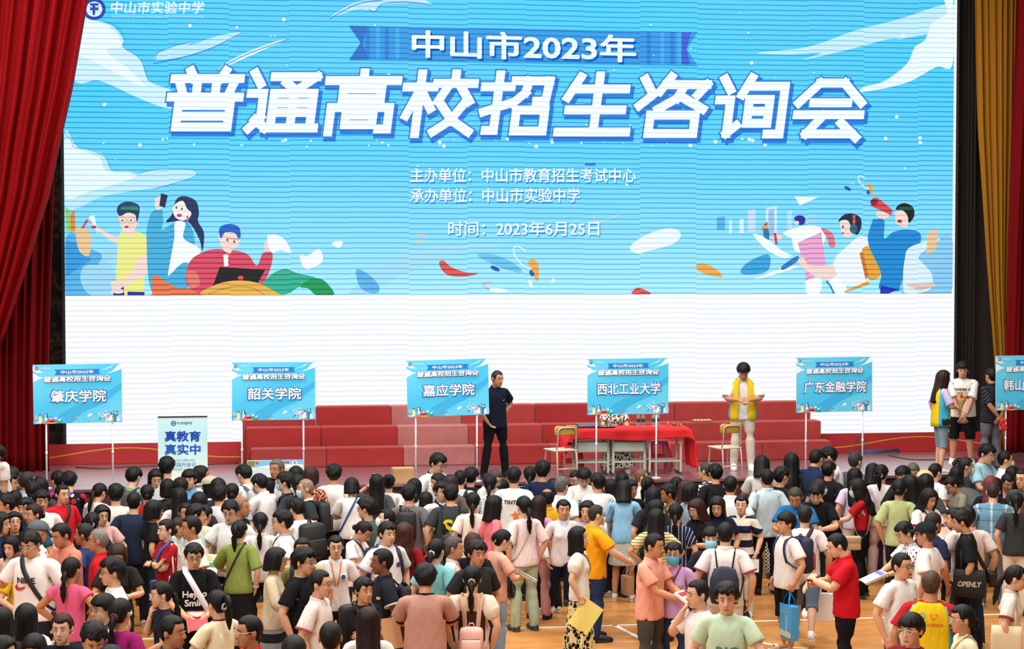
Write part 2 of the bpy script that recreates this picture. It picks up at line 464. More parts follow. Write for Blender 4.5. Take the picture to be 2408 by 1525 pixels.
def make_shoe(s, sandal=False):
    b = MB()
    q = lambda x, y, z: mir((x, y, z), s)
    if not sandal:
        b.tube([q(.108, .085, .045), q(.109, .04, .055), q(.112, -.03, .058), q(.116, -.10, .042), q(.118, -.165, .032), q(.118, -.188, .026)], [(.036, .03), (.048, .043), (.048, .048), (.038, .052), (.027, .045), (.014, .028)], 16)
        b.tube([q(.108, .03, .05), q(.108, .025, .105)], [.047, .043], 14)
        b.slab([(0, 0)], 0, 0) if False else None
    P = [(.108+.0*s, .095), (.150, .06), (.152, -.02), (.166, -.10), (.155, -.165), (.118, -.196), (.080, -.165), (.068, -.10), (.066, -.02), (.068, .06)]
    n = len(P); V = [q(x, y, z) for z in (.0, .024) for x, y in P]
    Fc = [tuple(range(n)), tuple(range(2*n-1, n-1, -1))]+[((i+1) % n, i, n+i, n+(i+1) % n) for i in range(n)]
    b2 = MB(); b2.add(V, Fc, 1)
    if sandal: b.tube([q(.066, -.09, .02), q(.085, -.085, .065), q(.118, -.085, .078), q(.15, -.085, .06), q(.165, -.09, .02)], [(.03, .006)]*5, 8, up=(0, 1, 0))
    up = b.mesh('u'); so = b2.mesh('s', False)
    bb = MB(); bb.add([v.co for v in up.vertices], [tuple(p.vertices) for p in up.polygons], 0); bb.add([v.co for v in so.vertices], [tuple(p.vertices) for p in so.polygons], 1)
    bpy.data.meshes.remove(up); bpy.data.meshes.remove(so)
    return Tpl(bb.mesh('shoe'))

# ---- hair: a shell over the skull, in head space (rest coordinates)
HC = Vector((0, .008, 1.612))
def make_hair(kind, seed=1):
    r = random.Random(seed); n = 56; b = MB()
    K = dict(short=(.020, 0), crew=(.011, 0), buzz=(.005, 0), thin=(.012, 0), bowl=(.024, 0), fluffy=(.032, 0), bob=(.024, 0), long=(.022, 0), lob=(.023, 0), wavy=(.028, 0), tied=(.014, 0), pony=(.014, 0), bun=(.014, 0), lowpony=(.014, 0), ring=(.011, 0), clip=(.015, 0))[kind]
    th = K[0]
    def zend(az):
        """az 0 = face, pi = back; lowest height of the hair there"""
        a = abs(az); fr = float(sstep(1.05, .75, np.array(a))); side = float(sstep(.95, 1.3, np.array(a))); back = float(sstep(1.7, 2.2, np.array(a)))
        front = 1.655
        if kind == 'bowl': front = 1.630
        if kind in ('short', 'fluffy'): front = 1.648+.010*math.sin(az*9+seed)
        if kind in ('crew', 'buzz', 'thin', 'ring'): front = 1.668
        if kind in ('tied', 'pony', 'bun', 'lowpony', 'clip'): front = 1.664-.01*math.cos(az*2)
        if kind in ('long', 'lob', 'bob', 'wavy'): front = 1.650+.012*math.cos(az*3)
        if kind in ('bob',): low_s, low_b = 1.505, 1.475
        elif kind == 'lob': low_s, low_b = 1.43, 1.40
        elif kind in ('long', 'wavy'): low_s, low_b = 1.43, 1.20
        elif kind in ('short', 'crew', 'buzz', 'thin', 'bowl', 'fluffy', 'ring'): low_s, low_b = 1.585, 1.515
        else: low_s, low_b = 1.588, 1.515
        if kind in ('long', 'lob', 'bob', 'wavy'):
            k = float(sstep(.80, 1.02, np.array(a))); z = front*(1-k)+low_s*k
        else:
            k = float(sstep(.90, 1.20, np.array(a))); z = front*(1-k)+low_s*k
        return z*(1-back)+low_b*back
    rx, ry, rz = .077+th, .094+th, .092+th
    rows = 16; P = []; grid = []
    phase = [r.uniform(0, 6.28) for _ in range(4)]
    for i in range(rows+1):
        row = []
        for k in range(n):
            az = -PI+2*PI*k/n; ze = zend(az); t = i/rows
            sx, sy = math.sin(az), -math.cos(az)
            if ze >= HC.z: ph_end = math.acos(max(-1, min(1, (ze-HC.z)/rz))); L = 0
            else:
                if kind in ('long', 'lob', 'bob', 'wavy') or abs(az) > 2.6 and False: ph_end = PI/2; L = HC.z-ze
                else: ph_end = math.acos(max(-.999, (ze-HC.z)/(rz*1.22))); L = 0
            ph0 = .0
            if kind == 'ring': ph0 = .95 if abs(az) > .9 else ph_end-.02
            tot = (ph_end-ph0)*rz+L; q = ph0*rz+t*tot
            if q <= ph_end*rz or L == 0:
                ph = min(ph_end, q/rz); rr = math.sin(ph); zz = HC.z+rz*math.cos(ph)*(1.0 if ph < PI/2 else 1.22)
                kk = 1.0
            else:
                dz = q-ph_end*rz; rr = 1.0; zz = HC.z-dz
                kk = 1.0+(-.10 if kind == 'bob' else .10)*sstep(.05, .35, np.array(dz)).item()
                if kind == 'wavy': kk += .06*math.sin(dz*38+az*3)
                if abs(az) > 2.0 and kind in ('long', 'wavy', 'lob'): kk += .10*sstep(.1, .3, np.array(dz)).item()
            edge = 1.0
            if L == 0: edge = 1-.75*float(sstep(.80, 1.0, np.array(t)))*(th/(th+.09))*1.3
            g = .0030*math.sin(az*13+phase[0]+t*2)+.0022*math.sin(az*23+phase[1]-t*3)+.0012*math.sin(az*41+phase[2])
            if kind in ('buzz', 'crew', 'thin', 'ring'): g *= .25
            if kind in ('fluffy', 'short'): g += .007*math.sin(az*5+t*7+phase[3])*math.sin(t*9+phase[2])+.006*abs(math.sin(az*8.5+phase[1]+t*5))*abs(math.sin(t*8+phase[0]))-.003+r.uniform(-.0015, .0015)
            g *= float(sstep(0, .35, np.array(t)))
            x = (rx*kk*edge+g)*rr*sx; y = HC.y+(ry*kk*edge+g)*rr*sy
            row.append(len(P)); P.append((x, y, zz))
        grid.append(row)
    # inner lip so that the shell has thickness
    row = []
    for k in range(n):
        x, y, z = P[grid[-1][k]]; row.append(len(P)); P.append((x*.86, HC.y+(y-HC.y)*.86, z+.004))
    grid.append(row)
    Fc = []
    for i in range(rows+1):
        for k in range(n): Fc.append((grid[i][k], grid[i+1][k], grid[i+1][(k+1) % n], grid[i][(k+1) % n]))
    b.add(P, Fc)
    if kind == 'pony':
        b.tube([(0, .115, 1.655), (0, .150, 1.650), (.004, .168, 1.60), (.006, .165, 1.52), (.004, .150, 1.43), (0, .14, 1.36)], [.018, .028, .034, .034, .028, .008], 12)
    if kind == 'lowpony':
        b.tube([(0, .095, 1.575), (0, .122, 1.560), (.004, .132, 1.50), (.006, .130, 1.42), (.004, .125, 1.34), (0, .122, 1.27)], [.018, .026, .032, .033, .028, .007], 12)
    if kind == 'bun': b.ball((0, .122, 1.66), (.045, .042, .042), 14, 10)
    if kind == 'tied': b.ball((0, .112, 1.555), (.036, .034, .038), 14, 10)
    if kind == 'clip': b.ball((0, .112, 1.60), (.035, .036, .06), 14, 10)
    me = b.mesh('hair')
    return Tpl(me, head=True)

# ---- small things worn on the head
def make_glasses():
    b = MB()
    for s in (1, -1):
        n = 16
        b.tube([(.033*s+.021*math.cos(2*PI*k/n), -.1005+.004*abs(math.cos(2*PI*k/n)), 1.600+.018*math.sin(2*PI*k/n)) for k in range(n)], .0019, 6, closed=True)
        b.tube([(.053*s, -.098, 1.605), (.078*s, -.06, 1.604), (.084*s, .01, 1.600), (.082*s, .03, 1.585)], .0018, 6)
    b.tube([(-.012, -.103, 1.604), (0, -.107, 1.606), (.012, -.103, 1.604)], .0018, 6)
    return Tpl(b.mesh('glasses'), head=True)
def make_mask():
    b = MB(); n = 13; P = []; Fc = []
    rows = [(1.585, .9), (1.572, 1.0), (1.552, 1.04), (1.530, 1.03), (1.508, .95), (1.488, .8)]
    for z, k in rows:
        for i in range(n):
            q = -1.12+2.24*i/(n-1); P.append((.069*k*math.sin(q)*1.02, -.024-.094*k*math.cos(q)*(1 if abs(q) > .25 else 1.0), z+.004*math.cos(q*2)))
    for i in range(len(rows)-1):
        for k in range(n-1): Fc.append((i*n+k, (i+1)*n+k, (i+1)*n+k+1, i*n+k+1))
    b.add(P, Fc)
    for s in (1, -1):
        b.tube([(.064*s, -.062, 1.578), (.082*s, -.01, 1.592), (.086*s, .02, 1.585), (.080*s, -.005, 1.56), (.058*s, -.062, 1.50)], .0016, 5)
    return Tpl(b.mesh('mask'), head=True)
def make_cap(kind='cap'):
    b = MB(); n = 32; P = []; Fc = []; R = 9
    for i in range(R+1):
        ph = (PI/2-.02)*i/R
        for k in range(n):
            az = 2*PI*k/n; P.append(((.105)*math.sin(ph)*math.sin(az), .010-(.122)*math.sin(ph)*math.cos(az), 1.632+.096*math.cos(ph)))
    for i in range(R):
        for k in range(n): Fc.append((i*n+k, (i+1)*n+k, (i+1)*n+(k+1) % n, i*n+(k+1) % n))
    b.add(P, Fc)
    V = []; m = 13
    for j, (d, dz) in enumerate(((0, 0), (.035, .004), (.07, -.004), (.082, -.01))):
        for i in range(m):
            q = -1.0+2.0*i/(m-1); V.append(((.104)*math.sin(q)*(1-.05*j), .010-.118*math.cos(q)-d*(math.cos(q*1.45)**.6 if abs(q*1.45) < 1.56 else 0), 1.640+dz-.010*abs(q)))
    for i in range(3):
        pass
    Q = []
    for i in range(3):
        for k in range(m-1): Q.append((i*m+k, i*m+k+1, (i+1)*m+k+1, (i+1)*m+k))
    b.add(V, Q); b.add([(x, y, z-.005) for x, y, z in V], [q[::-1] for q in Q])
    b.ball((0, .010, 1.730), (.008, .008, .005), 8, 6)
    return Tpl(b.mesh('cap'), head=True)
def head_bits():
    T = {}
    for s, L in ((1, 'L'), (-1, 'R')):
        b = MB(); b.ball((.0315*s, -.0830, 1.6025), (.0135, .0098, .0042), 12, 8, 0); b.ball((.0315*s, -.0885, 1.6025), (.0090, .0064, .0056), 10, 8, 1)
        b.tube([(.0165*s, -.0915, 1.6030), (.031*s, -.0945, 1.6095), (.0465*s, -.0865, 1.6035)], [.0014, .0020, .0012], 6, 1)
        T['eye'+L] = Tpl(b.mesh('eye'), head=True)
        b = MB(); b.tube([(.014*s, -.0985, 1.625), (.030*s, -.0975, 1.630), (.050*s, -.085, 1.6245)], [(.0030, .003), (.0034, .003), (.0016, .002)], 8)
        T['brow'+L] = Tpl(b.mesh('eyebrow'), head=True)
    b = MB(); b.tube([(-.0225, -.0905, 1.5235), (-.010, -.0990, 1.5260), (0, -.1005, 1.5245), (.010, -.0990, 1.5260), (.0225, -.0905, 1.5235)], [(.0018, .002), (.0050, .0035), (.0056, .004), (.0050, .0035), (.0018, .002)], 8, 0)
    T['mouth'] = Tpl(b.mesh('mouth'), head=True)
    b = MB(); b.tube([(-.026, -.0895, 1.530), (-.013, -.0985, 1.5235), (0, -.1005, 1.5210), (.013, -.0985, 1.5235), (.026, -.0895, 1.530)], [(.0022, .002), (.0068, .0035), (.0078, .004), (.0068, .0035), (.0022, .002)], 8, 0)
    b.tube([(-.020, -.0955, 1.5275), (0, -.1045, 1.5225), (.020, -.0955, 1.5275)], [(.0012, .001), (.0036, .002), (.0012, .001)], 8, 1)
    T['smile'] = Tpl(b.mesh('mouth'), head=True)
    return T
# ------------------------------------------------------------------ materials for people
def skin_mat(tone):
    k = 'skin_%s' % tone
    if k in MATS: return MATS[k]
    m, nt, b = new_mat(k); c = hexc(tone)
    nz = N(nt, 'ShaderNodeTexNoise'); nz.inputs['Scale'].default_value = 9; nt.links.new(restco(nt), nz.inputs['Vector'])
    cc = ramp(nt, nz.outputs['Fac'], [(.3, tuple(v*.93 for v in c)), (.7, c)])
    nt.links.new(cc, b.inputs['Base Color']); b.inputs['Roughness'].default_value = .52; b.inputs['Specular IOR Level'].default_value = .35
    MATS[k] = m; return m
def hair_mat(tone):
    k = 'hair_%s' % tone
    if k in MATS: return MATS[k]
    m, nt, b = new_mat(k); c = hexc(tone)
    v = mapping(nt, restco(nt), (95, 95, 7)); nz = N(nt, 'ShaderNodeTexNoise'); nz.inputs['Scale'].default_value = 1.6; nz.inputs['Detail'].default_value = 3; nt.links.new(v, nz.inputs['Vector'])
    cc = ramp(nt, nz.outputs['Fac'], [(.35, tuple(x*.6 for x in c)), (.68, tuple(x*1.5+.003 for x in c))]); nt.links.new(cc, b.inputs['Base Color'])
    b.inputs['Roughness'].default_value = .52; b.inputs['Specular IOR Level'].default_value = .22
    bump(nt, b, nz.outputs['Fac'], .55, .004)
    MATS[k] = m; return m
def cloth(spec):
    """'rrggbb' or 'rrggbb/pattern/rrggbb'"""
    k = 'cloth_'+spec
    if k in MATS: return MATS[k]
    m, nt, b = new_mat(k); p = spec.split('/'); c = tuple(.88*v for v in hexc(p[0])); out = None
    r = restco(nt)
    if len(p) > 1:
        c2 = tuple(.88*v for v in hexc(p[2])); pat = p[1]
        sx = N(nt, 'ShaderNodeSeparateXYZ'); nt.links.new(r, sx.inputs[0])
        def stripes(sock, per, duty): return mathn(nt, 'LESS_THAN', mathn(nt, 'FRACT', mathn(nt, 'MULTIPLY', sock, 1/per)), duty)
        if pat == 'hs': out = mixc(nt, stripes(sx.outputs[2], .032, .42), c, c2)
        elif pat == 'hf': out = mixc(nt, stripes(sx.outputs[2], .040, .22), c, c2)
        elif pat == 'hb': out = mixc(nt, stripes(sx.outputs[2], .20, .5), c, c2)
        elif pat == 'vs': out = mixc(nt, stripes(sx.outputs[0], .050, .13), c, c2)
        elif pat == 'chest': out = mixc(nt, mathn(nt, 'MULTIPLY', mathn(nt, 'LESS_THAN', sx.outputs[2], 1.20), mathn(nt, 'LESS_THAN', mathn(nt, 'ABSOLUTE', mathn(nt, 'SUBTRACT', sx.outputs[2], 1.13)), 9)), c, c2)
        elif pat == 'bod':
            cen = mathn(nt, 'LESS_THAN', mathn(nt, 'ABSOLUTE', sx.outputs[0]), .150); low = mathn(nt, 'LESS_THAN', sx.outputs[2], 1.27)
            out = mixc(nt, mathn(nt, 'MULTIPLY', cen, low), mixc(nt, mathn(nt, 'MULTIPLY', cen, mathn(nt, 'SUBTRACT', 1.0, low)), c, hexc('d6a684')), c2)
        elif pat == 'ging':
            a = stripes(sx.outputs[0], .05, .5); d = stripes(sx.outputs[2], .05, .5)
            out = mixc(nt, mathn(nt, 'ABSOLUTE', mathn(nt, 'SUBTRACT', a, d)), c, c2)
        elif pat == 'plaid':
            o1 = mixc(nt, stripes(sx.outputs[0], .17, .16), c, c2); o2 = mixc(nt, mathn(nt, 'MULTIPLY', stripes(sx.outputs[2], .15, .10), .6), o1, (.03, .09, .16))
            out = mixc(nt, mathn(nt, 'MULTIPLY', stripes(sx.outputs[2], .15, .5), .28), o2, (.06, .16, .26))
        elif pat in ('dot', 'flo', 'leo', 'star'):
            vo = N(nt, 'ShaderNodeTexVoronoi'); vo.inputs['Scale'].default_value = {'dot': 24, 'flo': 11, 'leo': 26, 'star': 17}[pat]
            vo.inputs['Randomness'].default_value = {'dot': .25, 'flo': .95, 'leo': 1.0, 'star': .8}[pat]
            nt.links.new(r, vo.inputs['Vector'])
            f = mathn(nt, 'LESS_THAN', vo.outputs['Distance'], {'dot': .30, 'flo': .40, 'leo': .44, 'star': .52}[pat])
            if pat == 'flo':
                hv = N(nt, 'ShaderNodeSeparateColor'); nt.links.new(vo.outputs['Color'], hv.inputs[0])
                sec = ramp(nt, hv.outputs[0], [(0, c2), (.4, c2), (.45, (.55, .50, .45)), (.7, (.55, .5, .45)), (.75, (.05, .09, .25))], 'CONSTANT')
                out = mixc(nt, f, c, sec)
            elif pat == 'star':
                nz = N(nt, 'ShaderNodeTexNoise'); nz.inputs['Scale'].default_value = 60; nt.links.new(r, nz.inputs['Vector'])
                f = mathn(nt, 'LESS_THAN', mathn(nt, 'ADD', vo.outputs['Distance'], mathn(nt, 'MULTIPLY', mathn(nt, 'SUBTRACT', nz.outputs['Fac'], .5), .7)), .50)
                out = mixc(nt, f, c, c2)
            else: out = mixc(nt, f, c, c2)
    nz = N(nt, 'ShaderNodeTexNoise'); nz.inputs['Scale'].default_value = 7; nz.inputs['Detail'].default_value = 4; nz.inputs['Distortion'].default_value = .8
    nt.links.new(mapping(nt, r, (1.6, 1.6, .8), (.3, .5, 0)), nz.inputs['Vector'])
    if out is None: b.inputs['Base Color'].default_value = (*c, 1)
    else: nt.links.new(out, b.inputs['Base Color'])
    b.inputs['Roughness'].default_value = .85; b.inputs['Specular IOR Level'].default_value = .15
    bump(nt, b, nz.outputs['Fac'], .55, .022)
    MATS[k] = m; return m
def flatc(h, rough=.55): return plain('paint_%s_%s' % (h, rough), hexc(h), rough)

# ------------------------------------------------------------------ templates, made once
TPL = {}
def tpl(key):
    if key in TPL: return TPL[key]
    p = key.split(':')
    if p[0] == 'body': t = make_body()
    elif p[0] == 'hair': t = make_hair(p[1], int(p[2]) if len(p) > 2 else 1)
    elif p[0] == 'top':
        cfg = {'tee_m': ('m', 'short'), 'tee_f': ('f', 'short'), 'half_m': ('m', 'half'), 'half_f': ('f', 'half'), 'crop_f': ('crop', 'short'), 'crop_m': ('m', 'short'), 'long_m': ('m', 'long'), 'long_f': ('f', 'long'), 'roll_f': ('f', 'roll'), 'roll_m': ('m', 'roll'), 'cap_f': ('f', 'cap'), 'cap_m': ('m', 'cap'), 'none_m': ('m', 'none'), 'none_f': ('f', 'none')}
        if p[1] == 'puff_f': t = make_top('f', 'short', puff=True)
        elif p[1] in ('vest_m', 'vest_f'):
            t = make_top('m', 'none')
            t.co[:, 0] *= 1.09; t.co[:, 1] = (t.co[:, 1]-.008)*1.13+.008
        elif p[1] in ('dress_f', 'dress_m'): t = make_top('f', 'short', hem=.62, flare=.05); t = Tpl(t.me, skirt=True)
        else: t = make_top(*cfg[p[1]])
    elif p[0] == 'collar': t = make_collar()
    elif p[0] == 'neckband': t = make_neckband()
    elif p[0] == 'cuffL': t = make_cuff(1)
    elif p[0] == 'cuffR': t = make_cuff(-1)
    elif p[0] == 'bottom':
        t = {'long': lambda: make_trousers('long'), 'wide': lambda: make_trousers('long', 1.22), 'knee': lambda: make_trousers('knee', 1.15), 'short': lambda: make_trousers('short', 1.15), 'skirt': lambda: make_skirt(.42, .10), 'maxi': lambda: make_skirt(.10, .09), 'mini': lambda: make_skirt(.52, .08)}[p[1]]()
    elif p[0] == 'shoeL': t = make_shoe(1, p[1] == 's')
    elif p[0] == 'shoeR': t = make_shoe(-1, p[1] == 's')
    elif p[0] == 'glasses': t = make_glasses()
    elif p[0] == 'mask': t = make_mask()
    elif p[0] == 'cap': t = make_cap()
    TPL[key] = t; return t
FACE = head_bits()

# ------------------------------------------------------------------ posing
ARM = {  # hand targets for the left arm (x outward), elbow hint, palm twist, finger curl
 'down': ((.245, -.02, .885), (.6, .5, -.3), 0, 10),
 'loose': ((.27, -.10, .90), (.7, .6, -.3), 10, 18),
 'front': ((.10, -.33, 1.10), (.8, .25, -.6), -35, 25),
 'read': ((.09, -.30, 1.14), (.8, .2, -.6), -40, 30),
 'give': ((.08, -.44, 1.12), (.7, .2, -.7), -50, 25),
 'phone': ((.04, -.27, 1.20), (.9, .2, -.6), -55, 35),
 'ear': ((.120, -.105, 1.40), (.5, -.1, -1), 40, 45),
 'hip': ((.215, -.035, 1.00), (1, .45, .1), 60, 20),
 'cross': ((-.10, -.20, 1.16), (.8, .1, -.6), -80, 20),
 'clasp': ((.03, -.20, .90), (.8, .3, -.2), -50, 20),
 'back': ((.03, .20, .93), (.9, .5, -.2), 40, 25),
 'up': ((.13, -.24, 1.54), (.8, -.3, -.5), 20, 35),
 'chin': ((.065, -.15, 1.365), (.5, -.1, -1), 50, 30),
 'table': ((.16, -.36, 1.00), (.9, .1, -.4), -60, 10),
 'carry': ((.25, -.03, .89), (.6, .5, -.3), 0, 70),
 'side': ((.20, -.28, 1.03), (.9, .35, -.4), -30, 40),
 'chest': ((.02, -.20, 1.20), (.9, .1, -.6), -80, 35),
 'mid': ((.10, -.26, 1.00), (.8, .3, -.6), -35, 25), 'pass': ((.06, -.36, 1.07), (.6, .3, -.8), -45, 25), 'foot': ((.10, -.34, .86), (.8, .2, -.4), -60, 10),
 'lap': ((.10, -.36, 1.02), (.9, .2, -.4), -70, 10),
}
POSE = {  # left arm, right arm, lean, head pitch, legs
 's': ('down', 'down', 1, 6, 'stand'), 'sl': ('loose', 'down', 1, 8, 'stand'), 'r': ('read', 'read', 4, 20, 'stand'), 'rr': ('give', 'give', 6, 24, 'stand'),
 'pR': ('down', 'phone', 2, 22, 'stand'), 'pL': ('phone', 'down', 2, 22, 'stand'), 'eR': ('down', 'ear', 2, 8, 'stand'), 'eL': ('ear', 'down', 2, 8, 'stand'),
 'h': ('hip', 'hip', 0, 8, 'wide'), 'hL': ('hip', 'down', 0, 6, 'wide'), 'hR': ('down', 'hip', 0, 6, 'wide'), 'c': ('cross', 'cross', 0, 4, 'stand'), 'w': ('loose', 'loose', 3, 6, 'walk'),
 'b': ('table', 'table', 34, 12, 'stand'), 'b2': ('table', 'table', 55, 8, 'stand'), 'f': ('clasp', 'clasp', 2, 12, 'stand'), 'k': ('back', 'back', 0, 4, 'stand'),
 'uL': ('up', 'down', 0, 0, 'stand'), 'uR': ('down', 'up', 0, 0, 'stand'), 'u': ('up', 'up', 0, 2, 'stand'), 'chR': ('down', 'chin', 2, 8, 'stand'), 'gR': ('down', 'give', 3, 14, 'stand'), 'gL': ('give', 'down', 3, 14, 'stand'),
 'oR': ('down', 'side', 2, 8, 'stand'), 'oL': ('side', 'down', 2, 8, 'stand'), 'cR': ('down', 'carry', 0, 4, 'stand'), 'cL': ('carry', 'down', 0, 4, 'stand'), 'x': ('chest', 'chest', 0, 4, 'stand'),
 'm': ('mid', 'mid', 2, 14, 'stand'), 'chB': ('mid', 'chin', 2, 8, 'stand'), 'seiza': ('foot', 'foot', 42, -6, 'seiza'), 'ps': ('pass', 'pass', 3, 10, 'stand'),
 'sit': ('lap', 'lap', 4, 10, 'sit'), 'kneel': ('table', 'table', 26, 6, 'sit'),
}
def rx(a): return Matrix.Rotation(math.radians(a), 4, 'X')
def rz(a): return Matrix.Rotation(math.radians(a), 4, 'Z')
def ry(a): return Matrix.Rotation(math.radians(a), 4, 'Y')
def about(p, R): return Matrix.Translation(p) @ R @ Matrix.Translation(-Vector(p))
def skeleton(pose, fat=1.0, lean=None, hp=None, hy=0, hr=0, twist=0, la=None, ra=None, legs=None, drop=0):
    a, b2, l0, p0, lg = POSE[pose]
    la = la or a; ra = ra or b2; lean = l0 if lean is None else lean; hp = p0 if hp is None else hp; legs = legs or lg
    f = lambda v: Vector((v[0]*fat, v[1]*fat, v[2]))
    M = {}
    root = Matrix.Translation((0, 0, -drop))
    M['pelvis'] = root @ (about(f(PEL), rx(lean*.45)))
    M['chest'] = M['pelvis'] @ about(f(CH), rz(twist) @ rx(lean*.55))
    M['head'] = M['chest'] @ Matrix.Translation((0, .004, -.017)) @ about(NK, rz(hy) @ rx(hp-lean*.6) @ ry(hr) @ Matrix.Scale(1.085, 4))
    for s, L, key in ((1, 'L', la), (-1, 'R', ra)):
        T, hint, tw, curl = ARM[key] if isinstance(key, str) else key
        sh = f(mir(SH, s)); a0 = mir(ADIR, s); T = Vector((T[0]*s*fat if abs(T[0]) > .15 else T[0]*s, T[1]*fat, T[2])); hint = mir(hint, s)
        d = T-sh; D = min(d.length, (LU+LF)*.998); dh = d.normalized()
        ca = max(-1, min(1, (LU*LU+D*D-LF*LF)/(2*LU*D)))
        pp = (hint-dh*hint.dot(dh)).normalized()
        el = sh+dh*(LU*ca)+pp*(LU*math.sqrt(1-ca*ca)); wr = sh+dh*D
        Ru = a0.rotation_difference((el-sh).normalized()).to_matrix()
        Rf = (Ru @ a0).rotation_difference((wr-el).normalized()).to_matrix() @ Ru
        Rh = Matrix.Rotation(math.radians(-tw*s), 3, (wr-el).normalized()) @ Rf
        e0 = sh+a0*LU; w0 = e0+a0*LF; k0 = w0+a0*.088
        def xf(R, p0, p1): return Matrix.Translation(p1) @ R.to_4x4() @ Matrix.Translation(-p0)
        C = M['chest']
        M['u'+L] = C @ xf(Ru, sh, sh); M['f'+L] = C @ xf(Rf, e0, el); M['h'+L] = C @ xf(Rh, w0, wr)
        M['g'+L] = M['h'+L] @ about(k0, Matrix.Rotation(math.radians(curl*s), 4, 'Y'))
    for s, L in ((1, 'L'), (-1, 'R')):
        h, k, an = f(mir(HIPJ, s)), f(mir(KN, s)), f(mir(AN, s))
        if legs == 'walk': th, kn, ab = (-24, 8, 0) if s > 0 else (16, 26, 0)
        elif legs == 'sit': th, kn, ab = -86, 84, 4
        elif legs == 'seiza': th, kn, ab = -78, 150, 6
        elif legs == 'wide': th, kn, ab = (0, 0, 6)
        else: th, kn, ab = (-2 if s > 0 else 1, 2, 1.5)
        M['t'+L] = root @ about(h, ry(-ab*s) @ rx(th)); M['s'+L] = M['t'+L] @ about(k, rx(kn)); M['ft'+L] = M['s'+L] @ about(an, rx(-(th+kn)) @ ry(ab*s))
    lowest = min((M['ft'+L] @ f(mir(AN, s))).z for s, L in ((1, 'L'), (-1, 'R')))-AN.z
    if abs(lowest) > 1e-4 and legs != 'sit' and drop == 0:
        T = Matrix.Translation((0, 0, -lowest))
        for q in M: M[q] = T @ M[q]
    M['rear'] = M['pelvis']
    return M
def posed(t, M, fat=1.0, scale=1.0):
    co = t.co.copy()
    if fat != 1.0:
        k = 1+(fat-1)*(1-t.W[:, B['head']]); co[:, 0] *= k; co[:, 1] *= k
    hom = np.concatenate([co, np.ones((len(co), 1))], 1); out = np.zeros((len(co), 3))
    for i, bn in enumerate(BN):
        w = t.W[:, i]
        if not w.any(): continue
        A = np.array(M[bn])[:3]; out += w[:, None]*(hom@A.T)
    return out*scale
def put(t, name, M, fat, scale, mats, parent):
    me = t.me.copy(); me.name = name
    me.vertices.foreach_set('co', posed(t, M, fat, scale).astype('f4').ravel())
    me.materials.clear()
    for m in (mats if isinstance(mats, (list, tuple)) else (mats,)): me.materials.append(m)
    me.update()
    return link(name, me, parent)
def put_mb(mb, name, M, fat, scale, mats, parent, bone='chest', smooth=True, W=None):
    t = Tpl(mb.mesh(name, smooth), head=True)
    if bone == 'auto': t.W = weights(t.co)
    else: t.W = np.zeros((len(t.co), NB)); t.W[:, B[bone]] = 1
    return put(t, name, M, fat, scale, mats, parent)

# ------------------------------------------------------------------ lettering
_TXT = {}
def text_flat(s, bold=0.0, shear=0.0):
    """text as flat faces in x,y with cap height about 1; returns verts, faces, size"""
    key = (s, bold, shear)
    if key in _TXT: return _TXT[key]
    c = bpy.data.curves.new('t', 'FONT'); c.body = s; c.size = 1; c.resolution_u = 3
    o = bpy.data.objects.new('t', c); COL.objects.link(o)
    me = bpy.data.meshes.new_from_object(o.evaluated_get(bpy.context.evaluated_depsgraph_get()))
    bpy.data.objects.remove(o)
    V = np.array([v.co[:2] for v in me.vertices]); Fc = [tuple(p.vertices) for p in me.polygons]; bpy.data.meshes.remove(me)
    x0, y0 = V.min(0); x1, y1 = V.max(0); V = V-[(x0+x1)/2, (y0+y1)/2]
    V[:, 0] += V[:, 1]*shear
    if bold:
        VV = [V]; FF = list(Fc); n = len(V)
        for k in range(8):
            q = 2*PI*k/8; VV.append(V+[bold*math.cos(q), bold*math.sin(q)]); FF += [tuple(i+n*(k+1) for i in f) for f in Fc]
        V = np.concatenate(VV); Fc = FF
    _TXT[key] = (V, Fc, (x1-x0, y1-y0)); return _TXT[key]

